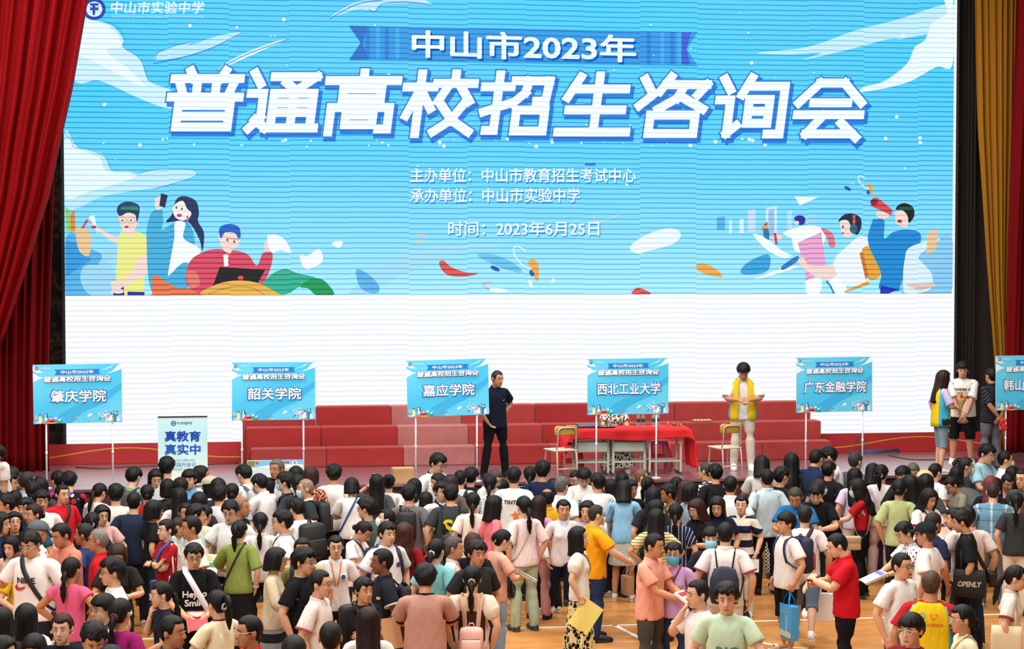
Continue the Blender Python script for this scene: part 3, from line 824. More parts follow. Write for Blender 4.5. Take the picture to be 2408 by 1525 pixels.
# ------------------------------------------------------------------ one person
PEOPLE = {}
def person(pid, base, face_rz, sex, hair, top, bottom, pose, label, h=None, skin='d9a684', fat=None, hairc='0d0b0b', glasses=None, mask=None, cap=None,
           collar=None, trim=None, band=None, shoes=('e8e6e0', 'f2f2f2'), sandal=False, vest=None, smile=False, prints=(), earring=None, scrunchie=None, group='visitors on the gym floor', face=True, poff=.010, **kw):
    h = h or (1.72 if sex == 'm' else 1.61); sc = h/1.711
    fat = fat or (1.02 if sex == 'm' else .93)
    M = skeleton(pose, fat, **kw)
    root = put(tpl('body'), 'person', M, fat, sc, skin_mat(skin), None)
    root.location = base; root.rotation_euler = (0, 0, face_rz)
    tag(root, label, 'person', group)
    def add(key, name, mats): return put(tpl(key), name, M, fat, sc, mats, root)
    hr_ = add('hair:'+hair, 'hair', hair_mat(hairc)) if hair else root
    if face:
        for L in 'LR':
            add_ = FACE['eye'+L]; put(add_, 'eye', M, fat, sc, (flatc('8f8077', .4), flatc('120c0a', .2)), root); put(FACE['brow'+L], 'eyebrow', M, fat, sc, hair_mat(hairc if hairc not in ('e', ) else '1a1412'), root)
        if smile: put(FACE['smile'], 'mouth', M, fat, sc, (flatc('a8534c', .4), flatc('f3eee6', .3)), root)
        elif not mask: put(FACE['mouth'], 'mouth', M, fat, sc, flatc('a3564c' if sex == 'f' else '965347', .45), root)
    if glasses: put(tpl('glasses'), 'glasses', M, fat, sc, flatc(glasses, .3), root)
    if mask: put(tpl('mask'), 'face_mask', M, fat, sc, flatc(mask, .8), root)
    if cap: put(tpl('cap'), 'cap', M, fat, sc, cloth(cap), root)
    tk, tc = top.split(':', 1)
    dress = tk == 'dress'
    suf = '_f' if sex == 'f' else '_m'
    kind = 'f' if sex == 'f' else 'm'
    nm = {'dress': 'dress', 'puff': 'blouse', 'long': 'shirt', 'roll': 'jacket'}.get(tk, 'shirt')
    sh = add('top:'+tk+suf, nm, cloth(tc))
    if collar: put(tpl('collar'), 'collar', M, fat, sc, cloth(collar), sh)
    elif band: put(tpl('neckband'), 'neckband', M, fat, sc, cloth(band), sh)
    if trim:
        for q in ('cuffL', 'cuffR'): put(tpl(q), 'sleeve_trim', M, fat, sc, cloth(trim), sh)
    if vest:
        put(tpl('top:vest_m'), 'vest', M, fat, sc, cloth(vest[0]), root)
    bk, bc = bottom.split(':', 1)
    add('bottom:'+bk, {'skirt': 'skirt', 'maxi': 'skirt', 'mini': 'skirt', 'knee': 'shorts', 'short': 'shorts'}.get(bk, 'trousers'), cloth(bc))
    for L in 'LR': put(tpl('shoe%s:%s' % (L, 's' if sandal else 'n')), 'sandal' if sandal else 'shoe', M, fat, sc, (flatc(shoes[0], .6), flatc(shoes[1], .6)), root)
    if scrunchie:
        b = MB(); n = 14; z, y = (1.652, .122) if hair == 'pony' else (1.567, .102)
        b.tube([(.024*math.cos(2*PI*k/n), y+.006*math.sin(2*PI*k/n), z+.024*math.sin(2*PI*k/n)) for k in range(n)], .011, 8, closed=True)
        put_mb(b, 'hair_tie', M, fat, sc, flatc(scrunchie, .8), hr_, 'head')
    if earring:
        b = MB(); [b.ball((s*.088, .0, 1.548), .008, 8, 6) for s in (1, -1)]
        put_mb(b, 'earrings', M, fat, sc, flatc(earring, .3), root, 'head')
    for pr in prints:
        s, x, z, w, colr = pr[:5]; back = len(pr) > 5 and 'b' in pr[5]; bold = .03
        b = MB()
        if s.startswith('#'): polys = LOGO[s[1:]]
        else: polys = None
        off = poff
        def sy(u, v): return surf_y(kind, u, v, not back)+(off if back else -off)
        if polys is None:
            V, Fc, (tw, thh) = text_flat(s, bold); k = w/tw; fx = -1 if back else 1
            b.add([(fx*(x+p[0]*k) if back else x+p[0]*k, sy(x+p[0]*k, z+p[1]*k), z+p[1]*k) for p in V], Fc)
            cols = flatc(colr, .7)
        else:
            cols = []
            for poly, cc in polys:
                m = flatc(cc or colr, .7)
                if m not in cols: cols.append(m)
                i = len(b.f)*.0004
                Vv = []
                for (u, v) in poly:
                    U = x+u*w; Vz = z+v*w; Vv.append(((-U if back else U), sy(U, Vz)+(i if back else -i), Vz))
                b.add(Vv, [tuple(range(len(poly)))], cols.index(m))
        put_mb(b, 'shirt_print', M, fat, sc, cols, sh, 'auto', smooth=False)
    rec = dict(o=root, M=M, fat=fat, sc=sc, rz=face_rz, base=Vector(base), kind=kind, sex=sex)
    PEOPLE[pid] = rec
    return rec
def head_anchor(pose, fat, **kw):
    M = skeleton(pose, fat, **kw); return M['head'] @ Vector((0, .02, 1.722))
def hand_world(rec, side, t=.09, lift=.018):
    s = 1 if side == 'L' else -1; f = rec['fat']; sh = Vector((SH.x*s*f, SH.y*f, SH.z)); a = mir(ADIR, s)
    p = sh+a*(LU+LF+t)+mir(Vector((-.7071, 0, -.7071)), s)*lift
    q = (rec['M']['h'+side] @ p)*rec['sc']
    return rec['base']+Matrix.Rotation(rec['rz'], 3, 'Z') @ q
def arc(cx, cy, r, a0, a1, n=14, ry_=None):
    ry_ = ry_ or r
    return [(cx+r*math.cos(math.radians(a0+(a1-a0)*i/n)), cy+ry_*math.sin(math.radians(a0+(a1-a0)*i/n))) for i in range(n+1)]
def ringpoly(r0, r1, n=20):
    P = [(r1*math.cos(2*PI*k/n), r1*math.sin(2*PI*k/n)) for k in range(n+1)]+[(r0*math.cos(2*PI*k/n), r0*math.sin(2*PI*k/n)) for k in range(n, -1, -1)]
    return P
LOGO = {
 'swoosh': [([(-.5, -.06), (-.42, -.18), (-.25, -.2), (.5, .2), (-.2, -.06), (-.36, -.04), (-.36, .12)], None)],
 'dot': [(arc(0, 0, .5, 0, 360, 18), None)],
 'badge': [(arc(0, 0, .5, 0, 360, 18), '2a3f86'), (arc(0, 0, .30, 0, 360, 14), 'f0f2f6'), ([(-.2, -.05), (.2, -.05), (.2, .06), (-.2, .06)], '2a3f86')],
 'ring': [([p for p in arc(0, 0, .5, 0, 360, 20)]+[p for p in arc(0, 0, .33, 360, 0, 20)], None)],
 'heart': [([(0, -.5)]+[(.5*math.sin(t)**3, .05+.42*(13*math.cos(t)-5*math.cos(2*t)-2*math.cos(3*t)-math.cos(4*t))/16) for t in [PI-2*PI*i/24 for i in range(1, 24)]], None)],
 'heartline': [([(.5*math.sin(t)**3, .42*(13*math.cos(t)-5*math.cos(2*t)-2*math.cos(3*t)-math.cos(4*t))/16) for t in [PI-2*PI*i/24 for i in range(0, 25)]]+[(.36*math.sin(t)**3, .28*(13*math.cos(t)-5*math.cos(2*t)-2*math.cos(3*t)-math.cos(4*t))/16) for t in [PI-2*PI*i/24 for i in range(24, -1, -1)]], None)],
 'art': [(arc(0, .1, .5, 0, 360, 16, .75), '8a5fb0'), (arc(.02, -.1, .42, 0, 360, 16, .6), 'e08a2c'), (arc(.06, -.02, .30, 20, 300, 14, .5), '3a9ac0'), (arc(0, -.12, .18, 0, 360, 12, .28), 'c8442c')],
 'splash': [([(-.5, .1), (-.15, .2), (-.05, .5), (.08, .2), (.5, .25), (.2, 0), (.42, -.4), (.05, -.2), (-.2, -.45), (-.18, -.08)], 'e2762a'), (arc(.05, .05, .2, 0, 360, 12), '3f7fc0'), (arc(-.15, .1, .1, 0, 360, 10), '6aa84f')],
 'green': [([(-.5, -.4), (.5, -.4), (.45, .2), (-.45, .2)], '4f9a55'), ([(-.35, -.3), (.35, -.3), (.32, .1), (-.32, .1)], 'e8efe2'), ([(-.5, .28), (.5, .28), (.5, .45), (-.5, .45)], '3e8a45')],
 'patch': [([(-.4, -.5), (.4, -.5), (.5, 0), (.4, .5), (-.4, .5), (-.5, 0)], 'e0b23a'), (arc(0, .12, .26, 0, 360, 12), '2f8a57'), ([(-.25, -.35), (.25, -.35), (.25, -.18), (-.25, -.18)], 'f2efe6')],
 'block': [([(-.5, -.3), (.5, -.3), (.5, .3), (-.5, .3)], None)],
}
# ------------------------------------------------------------------ setting: gym floor, stage, back wall
def wood(name, c1, c2, c3, plank, rough, rot, grain=1.0, spec=.5, coat=0):
    m, nt, b = new_mat(name); tc = N(nt, 'ShaderNodeTexCoord'); v = mapping(nt, tc.outputs['Object'], (1, 1, 1), (0, 0, rot))
    br = N(nt, 'ShaderNodeTexBrick'); br.offset = .37; br.inputs['Scale'].default_value = 1.0
    br.inputs['Brick Width'].default_value = 2.2; br.inputs['Row Height'].default_value = plank; br.inputs['Mortar Size'].default_value = .0025
    br.inputs['Color1'].default_value = (*c1, 1); br.inputs['Color2'].default_value = (*c2, 1); br.inputs['Mortar'].default_value = (*c3, 1)
    nt.links.new(v, br.inputs['Vector'])
    nz = N(nt, 'ShaderNodeTexNoise'); nz.inputs['Scale'].default_value = 3.0; nz.inputs['Detail'].default_value = 6
    nt.links.new(mapping(nt, v, (1.2, 14, 1)), nz.inputs['Vector'])
    k = ramp(nt, nz.outputs['Fac'], [(.30, (.72, .66, .60)), (.62, (1.08, 1.05, 1.02))])
    mx = N(nt, 'ShaderNodeMix', data_type='RGBA', blend_type='MULTIPLY'); mx.inputs[0].default_value = grain
    nt.links.new(br.outputs['Color'], mx.inputs[6]); nt.links.new(k, mx.inputs[7]); nt.links.new(mx.outputs[2], b.inputs['Base Color'])
    b.inputs['Roughness'].default_value = rough; b.inputs['Specular IOR Level'].default_value = spec
    if coat: b.inputs['Coat Weight'].default_value = coat; b.inputs['Coat Roughness'].default_value = .30; b.inputs['Coat IOR'].default_value = 3.0
    rr = ramp(nt, nz.outputs['Fac'], [(.3, (rough*1.25,)*3), (.7, (rough*.8,)*3)]); nt.links.new(rr, b.inputs['Roughness'])
    bump(nt, b, nz.outputs['Fac'], .10, .004)
    return m
gym_wood = wood('gym_wood', hexc('d49a58'), hexc('c98a49'), hexc('9c6634'), .085, .30, 0)
stage_wood = wood('stage_wood', hexc('7c4d54'), hexc('6a4149'), hexc('301a1e'), .11, .30, 0, spec=1.0, coat=1.0)
XL, XR = -13.0, 18.0
b = MB(); b.box(((XL+XR)/2, 11.0, -.05), ((XR-XL)/2, 19.5, .05)); tag(b.build('floor', gym_wood, smooth=False), 'light varnished wooden gym floor with white court lines', 'floor', kind='structure')
# court markings: painted lines a hair above the boards
line_m = plain('court_line', hexc('f2efe6'), .4)
def strip(name, pts, w, label):
    b = MB(); P = [Vector((p[0], p[1])) for p in pts]; V = []
    for i, p in enumerate(P):
        t = (P[min(i+1, len(P)-1)]-P[max(i-1, 0)]).normalized(); n = Vector((-t.y, t.x))*w/2
        for q, z in ((p-n, 0.0005), (p+n, 0.0005), (p+n, .003), (p-n, .003)): V.append((q.x, q.y, z))
    Fc = []
    for i in range(len(P)-1):
        for k in range(4): Fc.append((i*4+k, i*4+(k+1) % 4, (i+1)*4+(k+1) % 4, (i+1)*4+k))
    Fc += [(3, 2, 1, 0), tuple(len(V)-4+k for k in range(4))]
    b.add(V, Fc); tag(b.build(name, line_m, smooth=False), label, 'court line', kind='structure')
a, c = at_z(1235, 1475, 0), at_z(2080, 1452, 0)
strip('trim_1', [(a.x-6, (a.y+c.y)/2), (c.x+4, (a.y+c.y)/2)], .055, 'straight white court line')
a, c = at_z(1443, 1468, 0), at_z(1600, 1548, 0); strip('trim_2', [(a.x, a.y), (c.x+(c.x-a.x), c.y+(c.y-a.y))], .055, 'slanting white court line')
arcp = [at_z(px, py, 0) for px, py in ((1752, 1499), (1775, 1506), (1800, 1512), (1830, 1518), (1862, 1522), (1900, 1523.5))]
strip('trim_3', [(p.x, p.y) for p in arcp], .055, 'curved white court line')
# stage block
SL, SR, SB = XL, XR, 30.0
b = MB(); b.box(((SL+SR)/2, (STAGE_Y+SB)/2, STAGE_Z-.02), ((SR-SL)/2, (SB-STAGE_Y)/2, .02)); tag(b.build('floor_stage', stage_wood, smooth=False), 'dark red-brown glossy wooden stage floor', 'floor', kind='structure')
b = MB(); b.box(((SL+SR)/2, STAGE_Y+.12, STAGE_Z/2-.02), ((SR-SL)/2, .06, STAGE_Z/2-.022)); tag(b.build('wall_stage_front', plain('stage_front', hexc('5a2a26'), .6), smooth=False), 'dark wooden front of the stage', 'wall', kind='structure')
wall_m = plain('stage_wall', hexc('8f8f8d'), .85, noise=.06, nscale=.6)
b = MB(); b.box(((SL+SR)/2, 30.1, 5.6), ((SR-SL)/2, .1, 5.6)); wb = b.build('wall_back', wall_m, smooth=False); tag(wb, 'grey panelled back wall of the stage', 'wall', kind='structure')
b = MB()
for z in (2.75, 4.15, 5.55, 6.95, 8.35): b.box((15.0, 29.985, z), (3.0, .014, .012))
for x in (12.9, 14.6, 16.4): b.box((x, 29.985, 5.6), (.010, .014, 4.2))
tag(b.build('trim_4', plain('panel_joint', hexc('4e4d4b'), .9), smooth=False), 'dark joints between the grey wall panels', 'trim', kind='structure')
# dark doorway in the back wall, right of the screen
dpt = at_y(2288, 885, 29.97); dpb = at_y(2305, 1050, 29.97)
b = MB(); b.box((dpt.x+.02, 29.96, (STAGE_Z+dpt.z)/2), (.30, .03, (dpt.z-STAGE_Z)/2)); d1 = b.build('door_1', plain('dark_door', hexc('1d1612'), .7), smooth=False); tag(d1, 'dark doorway in the grey back wall', 'door', kind='structure')
b = MB(); b.box((dpt.x-.31, 29.93, (STAGE_Z+dpt.z)/2), (.035, .05, (dpt.z-STAGE_Z)/2)); b.box((dpt.x+.35, 29.93, (STAGE_Z+dpt.z)/2), (.035, .05, (dpt.z-STAGE_Z)/2)); b.box((dpt.x+.02, 29.93, dpt.z+.03), (.40, .05, .035))
b.build('door_frame', plain('door_frame', hexc('33241c'), .6), d1, smooth=False)
# dark painted mural behind the left edge of the screen
m, nt, bs = new_mat('mural'); tc = N(nt, 'ShaderNodeTexCoord'); nz = N(nt, 'ShaderNodeTexNoise'); nz.inputs['Scale'].default_value = 2.2; nz.inputs['Detail'].default_value = 5; nz.inputs['Distortion'].default_value = 2.2
nt.links.new(tc.outputs['Object'], nz.inputs['Vector'])
nt.links.new(ramp(nt, nz.outputs['Fac'], [(.35, (.006, .006, .007)), (.5, (.03, .028, .026)), (.58, (.16, .11, .075)), (.63, (.02, .02, .022)), (.75, (.05, .07, .10))]), bs.inputs['Base Color'])
b = MB(); b.box((-4.6, 29.0, 5.8), (2.3, .03, 4.4)); tag(b.build('wall_mural', m, smooth=False), 'dark painted mural panel beside the screen', 'wall', kind='structure')
# black masking drape right of the screen
b = MB()
xa = at_y(2250, 800, 28.05).x; xb = at_y(2291, 800, 28.05).x
n = 26; P = []
for z in (STAGE_Z+.01, 10.4):
    for i in range(n): P.append((xa+(xb-xa)*i/(n-1), 28.05+.03*math.sin(i*1.25), z))
b.add(P, [(i, i+1, n+i+1, n+i) for i in range(n-1)]); b.add([(x, y+.02, z) for x, y, z in P], [(i+1, i, n+i, n+i+1) for i in range(n-1)])
tag(b.build('masking_drape', plain('black_drape', hexc('17110f'), .95)), 'narrow black drape hanging beside the right edge of the big screen', 'drape')
b = MB(); xw0 = at_y(2250, 1000, 28.25).x
b.box(((xw0+xw0+1.0)/2, 28.30, 5.9), (.50, .02, 4.5)); b.box(((xw0+.5), 28.30, 1.43), (.5, .02, .03))
tag(b.build('wall_wing', plain('wing_panel', hexc('231713'), .8), smooth=False), 'dark wing panel behind the drape', 'wall', kind='structure')
# side walls of the stage and the hall ceiling line high above the frame
b = MB(); b.box((XR+.1, 15, 5.6), (.1, 15.2, 5.6)); tag(b.build('wall_right', wall_m, smooth=False), 'right side wall of the hall', 'wall', kind='structure')
b = MB(); b.box((XL-.1, 15, 5.6), (.1, 15.2, 5.6)); tag(b.build('wall_left', wall_m, smooth=False), 'left side wall of the hall', 'wall', kind='structure')
b = MB(); b.box(((XL+XR)/2, 15, 11.3), ((XR-XL)/2+.2, 15.2, .1)); tag(b.build('ceiling', plain('ceiling_white', hexc('d8d6d0'), .9), smooth=False), 'pale hall ceiling', 'ceiling', kind='structure')

# ------------------------------------------------------------------ big LED screen
SX0, SX1 = at_y(155, 900, SCREEN_Y).x, at_y(2242.5, 900, SCREEN_Y).x
SZ0 = (at_y(155, 1045, SCREEN_Y).z+at_y(2242, 1013, SCREEN_Y).z)/2; SZ1 = 9.75
def scr(px, py):
    p = at_y(px, py, SCREEN_Y); return p.x, p.z
screen = empty('led_screen', ((SX0+SX1)/2, SCREEN_Y, STAGE_Z))
tag(screen, 'huge lit LED screen with sky-blue fair title artwork above a white band', 'screen')
def led_mat(name, use_attr):
    m, nt, b = new_mat(name); tc = N(nt, 'ShaderNodeTexCoord'); sx = N(nt, 'ShaderNodeSeparateXYZ'); nt.links.new(tc.outputs['Object'], sx.inputs[0])
    # rows of LED modules: thin dark seams, their pitch drifting from cabinet to cabinet
    cab = mathn(nt, 'FLOOR', mathn(nt, 'MULTIPLY', sx.outputs[0], 1/.96))
    ph = mathn(nt, 'ADD', mathn(nt, 'MULTIPLY', sx.outputs[2], 1/.083), mathn(nt, 'MULTIPLY', mathn(nt, 'SINE', mathn(nt, 'MULTIPLY', cab, 2.3)), .14))
    fr = mathn(nt, 'ABSOLUTE', mathn(nt, 'SUBTRACT', mathn(nt, 'FRACT', ph), .5))
    seam = N(nt, 'ShaderNodeMapRange'); seam.interpolation_type = 'SMOOTHSTEP'; nt.links.new(fr, seam.inputs[0]); seam.inputs[1].default_value = .05; seam.inputs[2].default_value = .17
    if use_attr:
        at = N(nt, 'ShaderNodeAttribute', attribute_name='tint'); base = at.outputs['Color']; dark = (.38, .70, .88)
        nz = N(nt, 'ShaderNodeTexNoise'); nz.inputs['Scale'].default_value = .28; nz.inputs['Detail'].default_value = 2; nt.links.new(tc.outputs['Object'], nz.inputs['Vector'])
    else:
        base = None; dark = (.80, .87, .95)
    if use_attr:
        sc_ = N(nt, 'ShaderNodeSeparateColor'); nt.links.new(base, sc_.inputs[0]); dark = mixc(nt, mathn(nt, 'MINIMUM', sc_.outputs[0], sc_.outputs[1]), (.16, .46, .76), (.66, .88, .97))
    white = mixc(nt, seam.outputs[0], dark, (1, 1, 1))
    if base is not None:
        mx = N(nt, 'ShaderNodeMix', data_type='RGBA', blend_type='MULTIPLY'); mx.inputs[0].default_value = 1
        nt.links.new(base, mx.inputs[6]); nt.links.new(white, mx.inputs[7]); outc = mx.outputs[2]
    else:
        wv = mathn(nt, 'ADD', mathn(nt, 'MULTIPLY', mathn(nt, 'SINE', mathn(nt, 'MULTIPLY', sx.outputs[2], 33)), .5), .5)
        tintc = mixc(nt, wv, (.97, .965, 1.0), (.985, 1.0, 1.0))
        mx = N(nt, 'ShaderNodeMix', data_type='RGBA', blend_type='MULTIPLY'); mx.inputs[0].default_value = 1
        nt.links.new(tintc, mx.inputs[6]); nt.links.new(white, mx.inputs[7]); outc = mx.outputs[2]
    nt.links.new(outc, b.inputs['Emission Color']); b.inputs['Emission Strength'].default_value = 1.0
    b.inputs['Base Color'].default_value = (.01, .01, .01, 1); b.inputs['Roughness'].default_value = .5; b.inputs['Specular IOR Level'].default_value = .1
    return m
LEDW = led_mat('led_white', False); LEDA = led_mat('led_art', True)
W2 = (SX1-SX0)/2; H0 = SZ0-STAGE_Z
b = MB(); b.box((0, .09, (SZ1+SZ0)/2-STAGE_Z), (W2+.05, .085, (SZ1-SZ0)/2+.02)); b.build('cabinet', plain('screen_case', (.012, .012, .012), .6), screen, False)
b = MB(); b.add([(-W2, 0, H0), (W2, 0, H0), (W2, 0, SZ1-STAGE_Z), (-W2, 0, SZ1-STAGE_Z)], [(0, 1, 2, 3)]); b.build('white_field', LEDW, screen, False)

# ---- artwork drawn as flat colour shapes (screen and printed boards share them)
def spline(P, n=7, closed=True):
    out = []; N_ = len(P); rngs = range(N_) if closed else range(N_-1)
    for i in rngs:
        g = lambda k: P[(i+k) % N_] if closed else P[max(0, min(N_-1, i+k))]
        p0, p1, p2, p3 = g(-1), g(0), g(1), g(2)
        for j in range(n):
            t = j/n
            out.append(tuple(.5*((2*p1[c])+(-p0[c]+p2[c])*t+(2*p0[c]-5*p1[c]+4*p2[c]-p3[c])*t*t+(-p0[c]+3*p1[c]-3*p2[c]+p3[c])*t**3) for c in (0, 1)))
    if not closed: out.append(tuple(P[-1]))
    return out
def blob(*P, n=6): return spline(list(P), n)
def ell(cx, cy, a, b2, rot=0, n=24, a0=0, a1=360):
    c, s = math.cos(math.radians(rot)), math.sin(math.radians(rot)); o = []
    for i in range(n+(0 if a1-a0 == 360 else 1)):
        q = math.radians(a0+(a1-a0)*i/n); x, y = a*math.cos(q), b2*math.sin(q); o.append((cx+x*c-y*s, cy+x*s+y*c))
    return o
def pline(P, w):
    out = []
    L = []; R = []
    for i, p in enumerate(P):
        q0, q1 = P[max(0, i-1)], P[min(len(P)-1, i+1)]; dx, dy = q1[0]-q0[0], q1[1]-q0[1]; l = math.hypot(dx, dy) or 1
        L.append((p[0]-dy/l*w/2, p[1]+dx/l*w/2)); R.append((p[0]+dy/l*w/2, p[1]-dx/l*w/2))
    return [[L[i], L[i+1], R[i+1], R[i]] for i in range(len(P)-1)]
SKINP = 'ffdcd0'
def students_left():
    A = []
    def a(col, *polys): A.extend([(col, p) for p in polys])
    a('@painted_wave', None); a('5cb8ea', blob((155, 560), (190, 555), (205, 580), (240, 600), (222, 640), (215, 695), (155, 695)))
    a('3b9fe0', [(155, 565), (178, 570), (215, 610), (155, 650)])
    a('a5ddf4', blob((240, 585), (275, 590), (250, 620), (200, 625), (190, 660), (215, 694), (275, 694), (270, 640)))
    a('@painted_pencils', None); a('f7c893', blob((180, 535), (212, 548), (210, 600), (186, 588)))
    a('f08a3c', [(166, 502), (176, 494), (178, 542), (165, 546)]); a('9ad36a', [(155, 486), (163, 492), (168, 545), (157, 543)])
    a('e85a6a', [(191, 536), (204, 514), (209, 518), (197, 537)]); a('ffffff', [(208, 510), (222, 505), (232, 556), (222, 530)])
    a('@student_in_yellow', None); a(SKINP, blob((216, 526), (262, 552), (285, 560), (272, 572), (226, 540))); a('e5536a', [(215, 530), (226, 530), (227, 536), (216, 538)])
    a('f4ee8a', blob((285, 545), (325, 545), (352, 565), (355, 610), (340, 630), (335, 690), (280, 690), (276, 600)))
    a('2a2c94', [(267, 658), (290, 660), (293, 694), (267, 694)], [(300, 685), (340, 686), (340, 694), (300, 694)])
    a(SKINP, blob((325, 605), (352, 608), (350, 640), (300, 668), (262, 690), (270, 672), (310, 640)), ell(276, 668, 16, 10), ell(278, 684, 14, 6))
    a(SKINP, blob((280, 500), (322, 498), (322, 530), (312, 545), (312, 552), (296, 552), (284, 530)))
    a('1f3f6a', blob((275, 492), (285, 478), (305, 474), (326, 482), (328, 500), (322, 522), (318, 505), (300, 500), (282, 508)))
    a('2b8a66', [(285, 484), (324, 484), (326, 494), (284, 492)])
    a('e24f58', ell(298, 533, 5, 3)); a('2a2a34', ell(288, 518, 2, 2), ell(308, 518, 2, 2))
    for e in (ell(288, 518, 9, 8, n=16), ell(309, 518, 9, 8, n=16)): a('c9b08c', *pline(e+[e[0]], 1.2))
    a('@student_with_phone', None); a('46b4dc', blob((345, 560), (352, 510), (362, 495), (380, 490), (384, 520), (382, 540), (412, 522), (440, 520), (458, 570), (440, 680), (360, 690)))
    a(SKINP, blob((366, 466), (384, 462), (388, 478), (378, 492), (366, 490))); a('232a4c', [(379, 454), (395, 459), (388, 488), (375, 484)])
    a('ffffff', blob((412, 522), (436, 525), (432, 560), (470, 585), (462, 620), (430, 618), (400, 645), (396, 640), (410, 560)))
    a('1d2f5e', blob((410, 480), (420, 464), (440, 462), (462, 474), (468, 500), (466, 520), (480, 548), (476, 590), (468, 560), (440, 520), (392, 522), (404, 505)))
    a('fff0ea', blob((412, 480), (430, 472), (440, 490), (450, 500), (445, 512), (428, 518), (412, 510), (406, 492))); a('e34f5c', ell(422, 506, 6, 4)); a('2a2a34', ell(415, 488, 2, 3), ell(428, 491, 2, 3)); a('e86aa0', ell(441, 514, 3, 7))
    a('@painted_orange_wave', None); a('f2774a', blob((358, 690), (358, 655), (372, 648), (400, 668), (440, 678), (480, 664), (500, 694), (360, 694)))
    a('@student_in_red', None); a('e84a62', blob((437, 650), (450, 610), (490, 588), (530, 586), (580, 596), (604, 624), (618, 595), (640, 595), (636, 630), (615, 668), (560, 692), (480, 692), (446, 676)))
    a('f07a6a', blob((438, 640), (462, 640), (470, 668), (448, 676)))
    a(SKINP, blob((516, 550), (560, 548), (562, 574), (548, 586), (540, 596), (526, 588), (518, 570))); a('ffffff', [(526, 600), (536, 600), (537, 625), (527, 626)], ell(531, 602, 7, 4))
    a('2364c8', blob((515, 545), (520, 532), (540, 526), (562, 534), (566, 556), (560, 560), (552, 548), (530, 546), (520, 560)))
    a('d06a6a', *pline([(532, 560), (545, 561), (563, 563)], 1.5)); a('2a2a34', ell(535, 564, 2, 3), ell(551, 568, 2, 3))
    a(SKINP, blob((622, 570), (636, 566), (638, 588), (624, 590))); a('ffffff', blob((628, 556), (650, 552), (672, 566), (684, 594), (660, 588), (638, 592)))
    a('@painted_laptop', None); a('14161c', [(517, 627), (624, 634), (606, 665), (498, 680)]); a('e84a62', ell(566, 653, 7, 5))
    a('@painted_leaf', None); a('2fb592', blob((605, 690), (632, 650), (668, 632), (700, 642), (744, 655), (700, 676), (670, 692)))
    a('0f9f57', blob((706, 674), (730, 656), (760, 658), (786, 692), (745, 694), (725, 678)))
    a('@painted_cushion', None); a('f2b54e', blob((478, 694), (510, 668), (560, 659), (610, 666), (655, 690), (660, 694)))
    a('c08a2c', *pline(spline([(490, 690), (540, 675), (590, 676), (622, 692)], 5, False), 2.2))
    a('@paper_sheets', None); a('ffffff', blob((706, 600), (722, 602), (750, 585), (758, 614), (725, 632), (710, 622)), blob((780, 572), (795, 566), (806, 570), (796, 583)))
    return A
